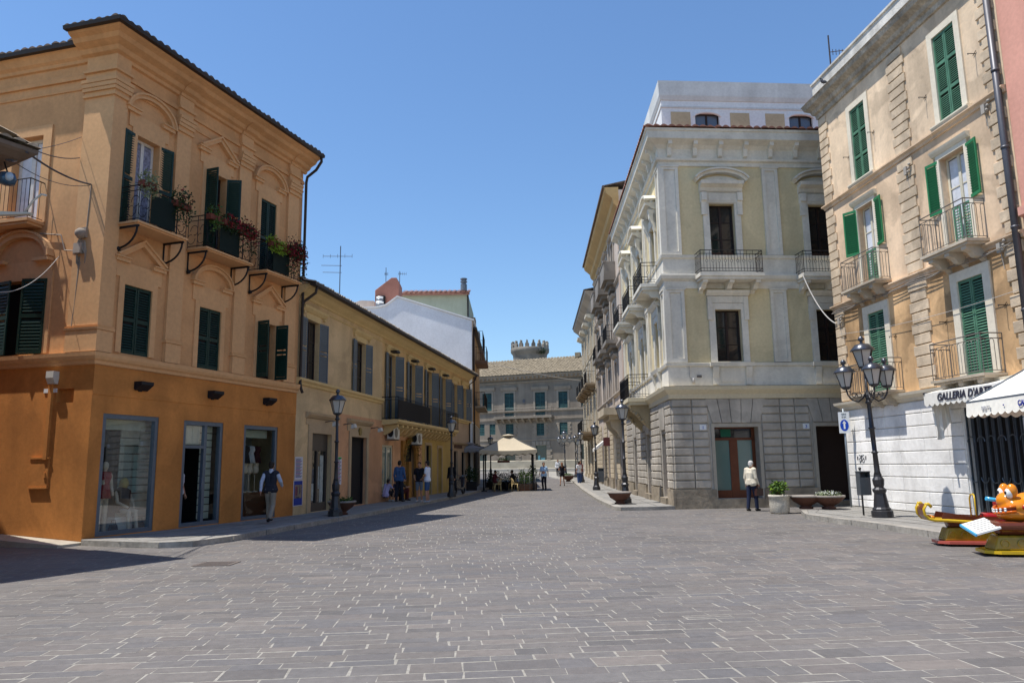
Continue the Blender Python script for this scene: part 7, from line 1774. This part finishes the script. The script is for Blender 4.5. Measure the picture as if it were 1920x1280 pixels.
    if not bald:
        for c, rx, ry, rz in (((0, -.018, .045), .084, .098, .090), ((0, -.045, 0.0), .080, .07, .085)):
            m2 = MB(); m2.ball((0, 0, 0), rx * s, ry * s, rz * s, 16, 12); bb = len(m.v); o_ = hv(*c)
            m.v += [o_ + Vector((v.x * ct - v.y * st, v.x * st + v.y * ct, v.z)) for v in m2.v]; m.f += [tuple(i + bb for i in f_) for f_ in m2.f]; m.m += m2.m
        if long_hair: m.capsule(hv(0, -.06, -.02), hv(0, -.085, -.22), q(.085), q(.06))
    else:
        m.capsule(hv(-.07, -.03, -.02), hv(.07, -.03, -.02), q(.03), q(.03)); m.capsule(hv(-.05, -.07, 0), hv(.05, -.07, 0), q(.035), q(.035))
    cloth('hair', m, HAIR[hair], min(vox, .01))
    m = MB()
    for sx in (-1, 1): m.ball(hv(sx * .030, .082, .012), q(.011), q(.010), q(.008), 8, 6)
    m.build('eyes', black, o, False)
    if extra: extra(o, j, s, hv)
    o.location = loc; o.rotation_euler = (0, 0, face)
    return o
def C(name, col, **k): return M(name, col, rough=.85, var=.10, scale=6, bump=.12, bscale=30, **k)
# heading: 0 looks away down the street, 180 looks at the viewer
walkJ = dict(hipL=(-.085, 0, .92), hipR=(.085, 0, .92), knL=(-.09, .14, .53), anL=(-.09, .16, .10), knR=(.09, -.02, .51), anR=(.09, -.26, .16), elL=(-.24, -.10, 1.16), wrL=(-.24, -.14, .92), elR=(.24, .03, 1.14), wrR=(.23, .20, .95))
def old_bag(o, j, s, hv):
    m = MB(); p = j['wrR'] + Vector((0, 0, -.12)); m.box(Fr((p.x, p.y), (1, 0), (0, 1), p.z), -.05, .05, -.17, .17, -.26, -.02); m.tube([p + Vector((0, -.07, -.03)), p + Vector((0, -.05, .05)), p + Vector((0, .05, .05)), p + Vector((0, .07, -.03))], .008, 6)
    m.build('bag', M('dark_leather', (.05, .022, .018), rough=.4, bump=.1), o)
person('white haired man in cream jacket and navy trousers by the red brown corner doorway', (8.02, 26.0, 0), R(-55), 1.70,
       dict(head=(0, .07, 1.59), neck=(0, .02, 1.43), chest=(0, .0, 1.27), elR=(.22, .0, 1.12), wrR=(.20, .14, .91), elL=(-.23, -.02, 1.12), knR=(.10, .10, .50), anR=(.10, .12, .085), knL=(-.09, -.04, .50), anL=(-.09, -.12, .085)),
       C('cream_jacket', (.62, .56, .44)), 'long', C('navy_trousers', (.012, .018, .045)), 'long', 'grey', vox=.009, fat=1.15, extra=old_bag)
def vest_sleeves(o, j, s, hv):
    m = MB()
    for S in 'LR': m.capsule(j['sh' + S], j['el' + S], .068 * s, .056 * s); m.capsule(j['el' + S], j['wr' + S], .056 * s, .04 * s)
    m.capsule(j['neck'] + Vector((0, 0, -.02)), j['neck'] + Vector((0, 0, .03)), .075 * s, .07 * s)
    c = m.build('shirt_sleeves', C('pale_blue_shirt', (.42, .47, .58)), o, False); remesh(c, .01)
person('man in a dark waistcoat, white shirt sleeves and beige trousers walking past the orange shop', (-6.95, 21.9, .12), R(0), 1.72, dict(walkJ, elR=(.27, .04, 1.18), wrR=(.26, .22, 1.05)),
       C('dark_waistcoat', (.022, .024, .035)), 'none', C('beige_trousers', (.26, .22, .17)), 'long', 'dark', vox=.009, fat=1.12, extra=vest_sleeves, shoe=(.015, .014, .014))
GL = 'people chatting outside the arched shop'
person('man in a blue shirt with his back turned, left in the chatting group', (-5.10, 34.1, .12), R(-15), 1.80, dict(knL=(-.11, .02, .5), anL=(-.14, -.02, .085), knR=(.11, 0, .5), anR=(.15, .02, .085), wrR=(.22, .14, .95)),
       C('denim_blue_shirt', (.05, .11, .24)), 'long', C('dark_navy_jeans', (.015, .018, .03)), 'long', 'dark', vox=.011, fat=1.05, group=GL)
person('man in a black t-shirt and grey shorts facing the viewer in the chatting group', (-4.15, 33.6, .12), R(170), 1.72, dict(elL=(-.26, -.04, 1.14), wrL=(-.16, .14, 1.02), elR=(.26, -.04, 1.14), wrR=(.16, .14, 1.0)),
       C('black_tshirt', (.012, .012, .018)), 'short', C('grey_shorts', (.16, .19, .24)), 'shorts', 'dark', vox=.011, shoe=(.4, .4, .42), group=GL)
person('man in a white polo shirt and blue denim shorts, right in the chatting group', (-3.72, 32.9, .12), R(75), 1.76, dict(elL=(-.22, .03, 1.14), wrL=(-.14, .2, 1.0), elR=(.22, .02, 1.14), wrR=(.15, .18, .98)),
       C('white_polo', (.62, .66, .76)), 'short', C('denim_shorts', (.045, .09, .20)), 'shorts', 'dark', vox=.011, shoe=(.4, .4, .42), fat=1.05, group=GL)
def crouch(dx): return dict(pelvis=(0, -.05, .30), waist=(0, -.04, .44), chest=(0, .03, .62), neck=(0, .08, .80), head=(0, .15, .95), shL=(-.17, .07, .77), shR=(.17, .07, .77), elL=(-.2, .28, .6), elR=(.2, .28, .6), wrL=(-.08, .40, .62), wrR=(.08, .40, .62), hipL=(-.09, -.03, .28), hipR=(.09, -.03, .28), knL=(-.13, .36, .50), knR=(.13, .36, .50), anL=(-.12, .34, .085), anR=(.12, .34, .085))
person('dark haired boy in a lilac t-shirt sitting low on the doorstep, leftmost', (-5.72, 34.3, .12), R(-40), 1.62, crouch(0), C('lilac_tshirt', (.42, .38, .58)), 'short', C('black_shorts', (.015, .014, .02)), 'shorts', 'dark', vox=.011, shoe=(.35, .35, .36), group='people sitting on the doorstep')
person('youth in a navy patterned top sitting second on the doorstep', (-5.42, 34.75, .12), R(-60), 1.62, crouch(0), C('navy_top', (.03, .04, .09)), 'short', C('dark_brown_trousers', (.03, .02, .018)), 'long', 'dark', vox=.012, group='people sitting on the doorstep')
person('youth in a dark olive top sitting third on the doorstep, partly behind', (-5.25, 35.2, .12), R(-70), 1.72, crouch(0), C('olive_top', (.05, .045, .03)), 'short', C('maroon_trousers', (.09, .02, .02)), 'long', 'brown', vox=.012, group='people sitting on the doorstep')
person('man in a pale blue t-shirt and black trousers walking past the cream parasol', (1.92, 49.2, .03), R(165), 1.78, dict(walkJ, anR=(.10, -.14, .11), knR=(.1, 0, .5), knL=(-.1, .1, .52), anL=(-.12, .08, .09)), C('pale_blue_tshirt', (.36, .52, .72)), 'short', C('black_trousers', (.012, .012, .02)), 'long', 'dark', vox=.013, fat=1.2, turn=.5)
person('woman with reddish hair in a black sleeveless top and short black skirt', (3.55, 56.5, zg(56.5)), R(10), 1.70, dict(anL=(-.16, -.03, .085), anR=(.16, 0, .085), knL=(-.12, 0, .5), knR=(.12, .02, .5), elL=(-.24, .06, 1.16), wrL=(-.1, .22, 1.15), elR=(.24, .06, 1.16), wrR=(.1, .22, 1.15)), C('black_vest', (.014, .013, .018)), 'none', C('black_skirt', (.012, .012, .015)), 'mini', 'red', True, vox=.014)
person('distant person in a white shirt and dark trousers walking in the middle of the street', (4.4, 76.5, zg(76.5)), R(175), 1.74, dict(walkJ), C('white_shirt_far', (.6, .62, .66)), 'long', C('dark_trousers_far', (.02, .02, .03)), 'long', 'dark', vox=.018)
person('person in a white top and blue jeans standing left of the third right hand lamp', (4.98, 58.6, zg(58.6) + .0), R(30), 1.74, dict(), C('white_top', (.66, .67, .7)), 'short', C('blue_jeans', (.05, .09, .2)), 'long', 'dark', vox=.014, group='couple by the lamp')
person('person in a maroon top beside the third right hand lamp', (5.15, 59.4, zg(59.4) + .12), R(200), 1.66, dict(), C('maroon_top', (.22, .05, .08)), 'short', C('blue_jeans', (.05, .09, .2)), 'long', 'brown', vox=.014, group='couple by the lamp')
sitJ = dict(pelvis=(0, -.03, .55), waist=(0, -.05, .68), chest=(0, -.03, .88), neck=(0, 0, 1.07), head=(0, .04, 1.23), shL=(-.17, -.01, 1.02), shR=(.17, -.01, 1.02), elL=(-.22, .1, .80), elR=(.22, .1, .80), wrL=(-.12, .32, .78), wrR=(.12, .32, .78), hipL=(-.09, 0, .53), hipR=(.09, 0, .53), knL=(-.11, .42, .52), knR=(.11, .42, .52), anL=(-.11, .40, .085), anR=(.11, .40, .085))
person('seated cafe guest in a dark red top at the left of the terrace', (-1.25, 50.3, .03), R(-60), 1.70, sitJ, C('dark_red_top', (.12, .02, .025)), 'short', C('dark_jeans', (.02, .022, .035)), 'long', 'dark', vox=.015, group='seated cafe guests')
person('seated cafe guest in a black top in the shade at the back of the terrace', (-.1, 50.5, .03), R(70), 1.70, sitJ, C('black_top', (.015, .014, .018)), 'short', C('dark_jeans', (.02, .022, .035)), 'long', 'dark', vox=.015, group='seated cafe guests')
person('dark clothed person standing in the shade by the second left hand lamp', (-3.35, 41.2, .12), R(150), 1.74, dict(), C('black_clothes', (.012, .012, .014)), 'long', C('black_clothes', (.012, .012, .014)), 'long', 'dark', vox=.014)
person('woman in white top and black trousers with a tan bag in the orange shop doorway', FA.w(3.28, -.32, .13), R(-100), 1.68, dict(), C('white_blouse', (.5, .5, .54)), 'short', C('long_black_trousers', (.012, .012, .014)), 'long', 'dark', vox=.012,
       extra=lambda o, j, s, hv: (lambda m: (m.ball(j['wrR'] + Vector((.05, 0, .12)), .07, .15, .12), m.build('bag', M('tan_leather', (.30, .13, .04)), o)))(MB()))
def handbag(label, u, z, col):
    P = FA.w(u, -.42, z); t = thing('handbag', label, 'handbag', P, 0, 'handbags in the shop window')
    m = MB(); m.hexa([FA.w(u - .13, -.48, z), FA.w(u + .13, -.48, z), FA.w(u + .13, -.36, z), FA.w(u - .13, -.36, z), FA.w(u - .10, -.45, z + .2), FA.w(u + .10, -.45, z + .2), FA.w(u + .10, -.39, z + .2), FA.w(u - .10, -.39, z + .2)]); m.build('bag', M('bag_%d' % int(col[0] * 1000), col, bump=0, rough=.4), t, bevel=.012)
    m = MB(); m.tube([FA.w(u - .07, -.42, z + .19), FA.w(u - .06, -.42, z + .30), FA.w(u + .06, -.42, z + .30), FA.w(u + .07, -.42, z + .19)], .008, 5); m.build('handle', black, t)
handbag('small tan handbag on the floor of the leftmost shop window', 2.12, .14, (.28, .13, .05)); handbag('small black handbag beside the seated mannequin in the leftmost shop window', 1.28, .14, (.02, .02, .02))
# stickers and handles on the shop door, opening hours lettering on the glass
m = MB(); m.tube([FA.w(3.78, -.02, 1.0), FA.w(3.78, .03, 1.02), FA.w(3.78, .03, 1.38), FA.w(3.78, -.02, 1.4)], .012, 6)
d_ = [o for o in bpy.data.objects if o.name.startswith('shop_door')][0]; m.build('handle', alu, d_)
def scooter():
    P = Vector((-3.0, 41.9, .12)); t = thing('scooter', 'dark scooter parked in the shade beyond the second left lamp', 'scooter', P, 0)
    f = Fr((P.x, P.y), (.3, .95), (.95, -.3), .12); 
    for u in (-.6, .6):
        m = MB(); c = f.w(u, 0, .22); m.tube([c + (f.d * math.cos(a) + Vector((0, 0, 1)) * math.sin(a)) * .18 for a in [i * math.pi / 10 for i in range(21)]], .05, 8); m.build('wheel', black, t)
    m = MB(); m.prism(f, [(-.75, .35), (-.2, .28), (.15, .22), (.4, .3), (.5, .9), (.4, .95), (.25, .4), (-.1, .36), (-.15, .72), (-.8, .78)], -.16, .16); m.build('body', M('dark_scooter_paint', (.03, .03, .035), rough=.2, bump=0), t, bevel=.03)
    m = MB(); m.box(f, -.75, -.1, -.14, .14, .73, .82); m.build('seat', black, t, bevel=.02)
    m = MB(); m.tube([f.w(.42, -.3, 1.02), f.w(.45, 0, .98), f.w(.42, .3, 1.02)], .018, 6); m.ball(f.w(.5, 0, .95), .08); m.tube([f.w(.43, .25, 1.0), f.w(.45, .3, 1.18)], .008, 4); m.build('handlebar', alu, t)
scooter()
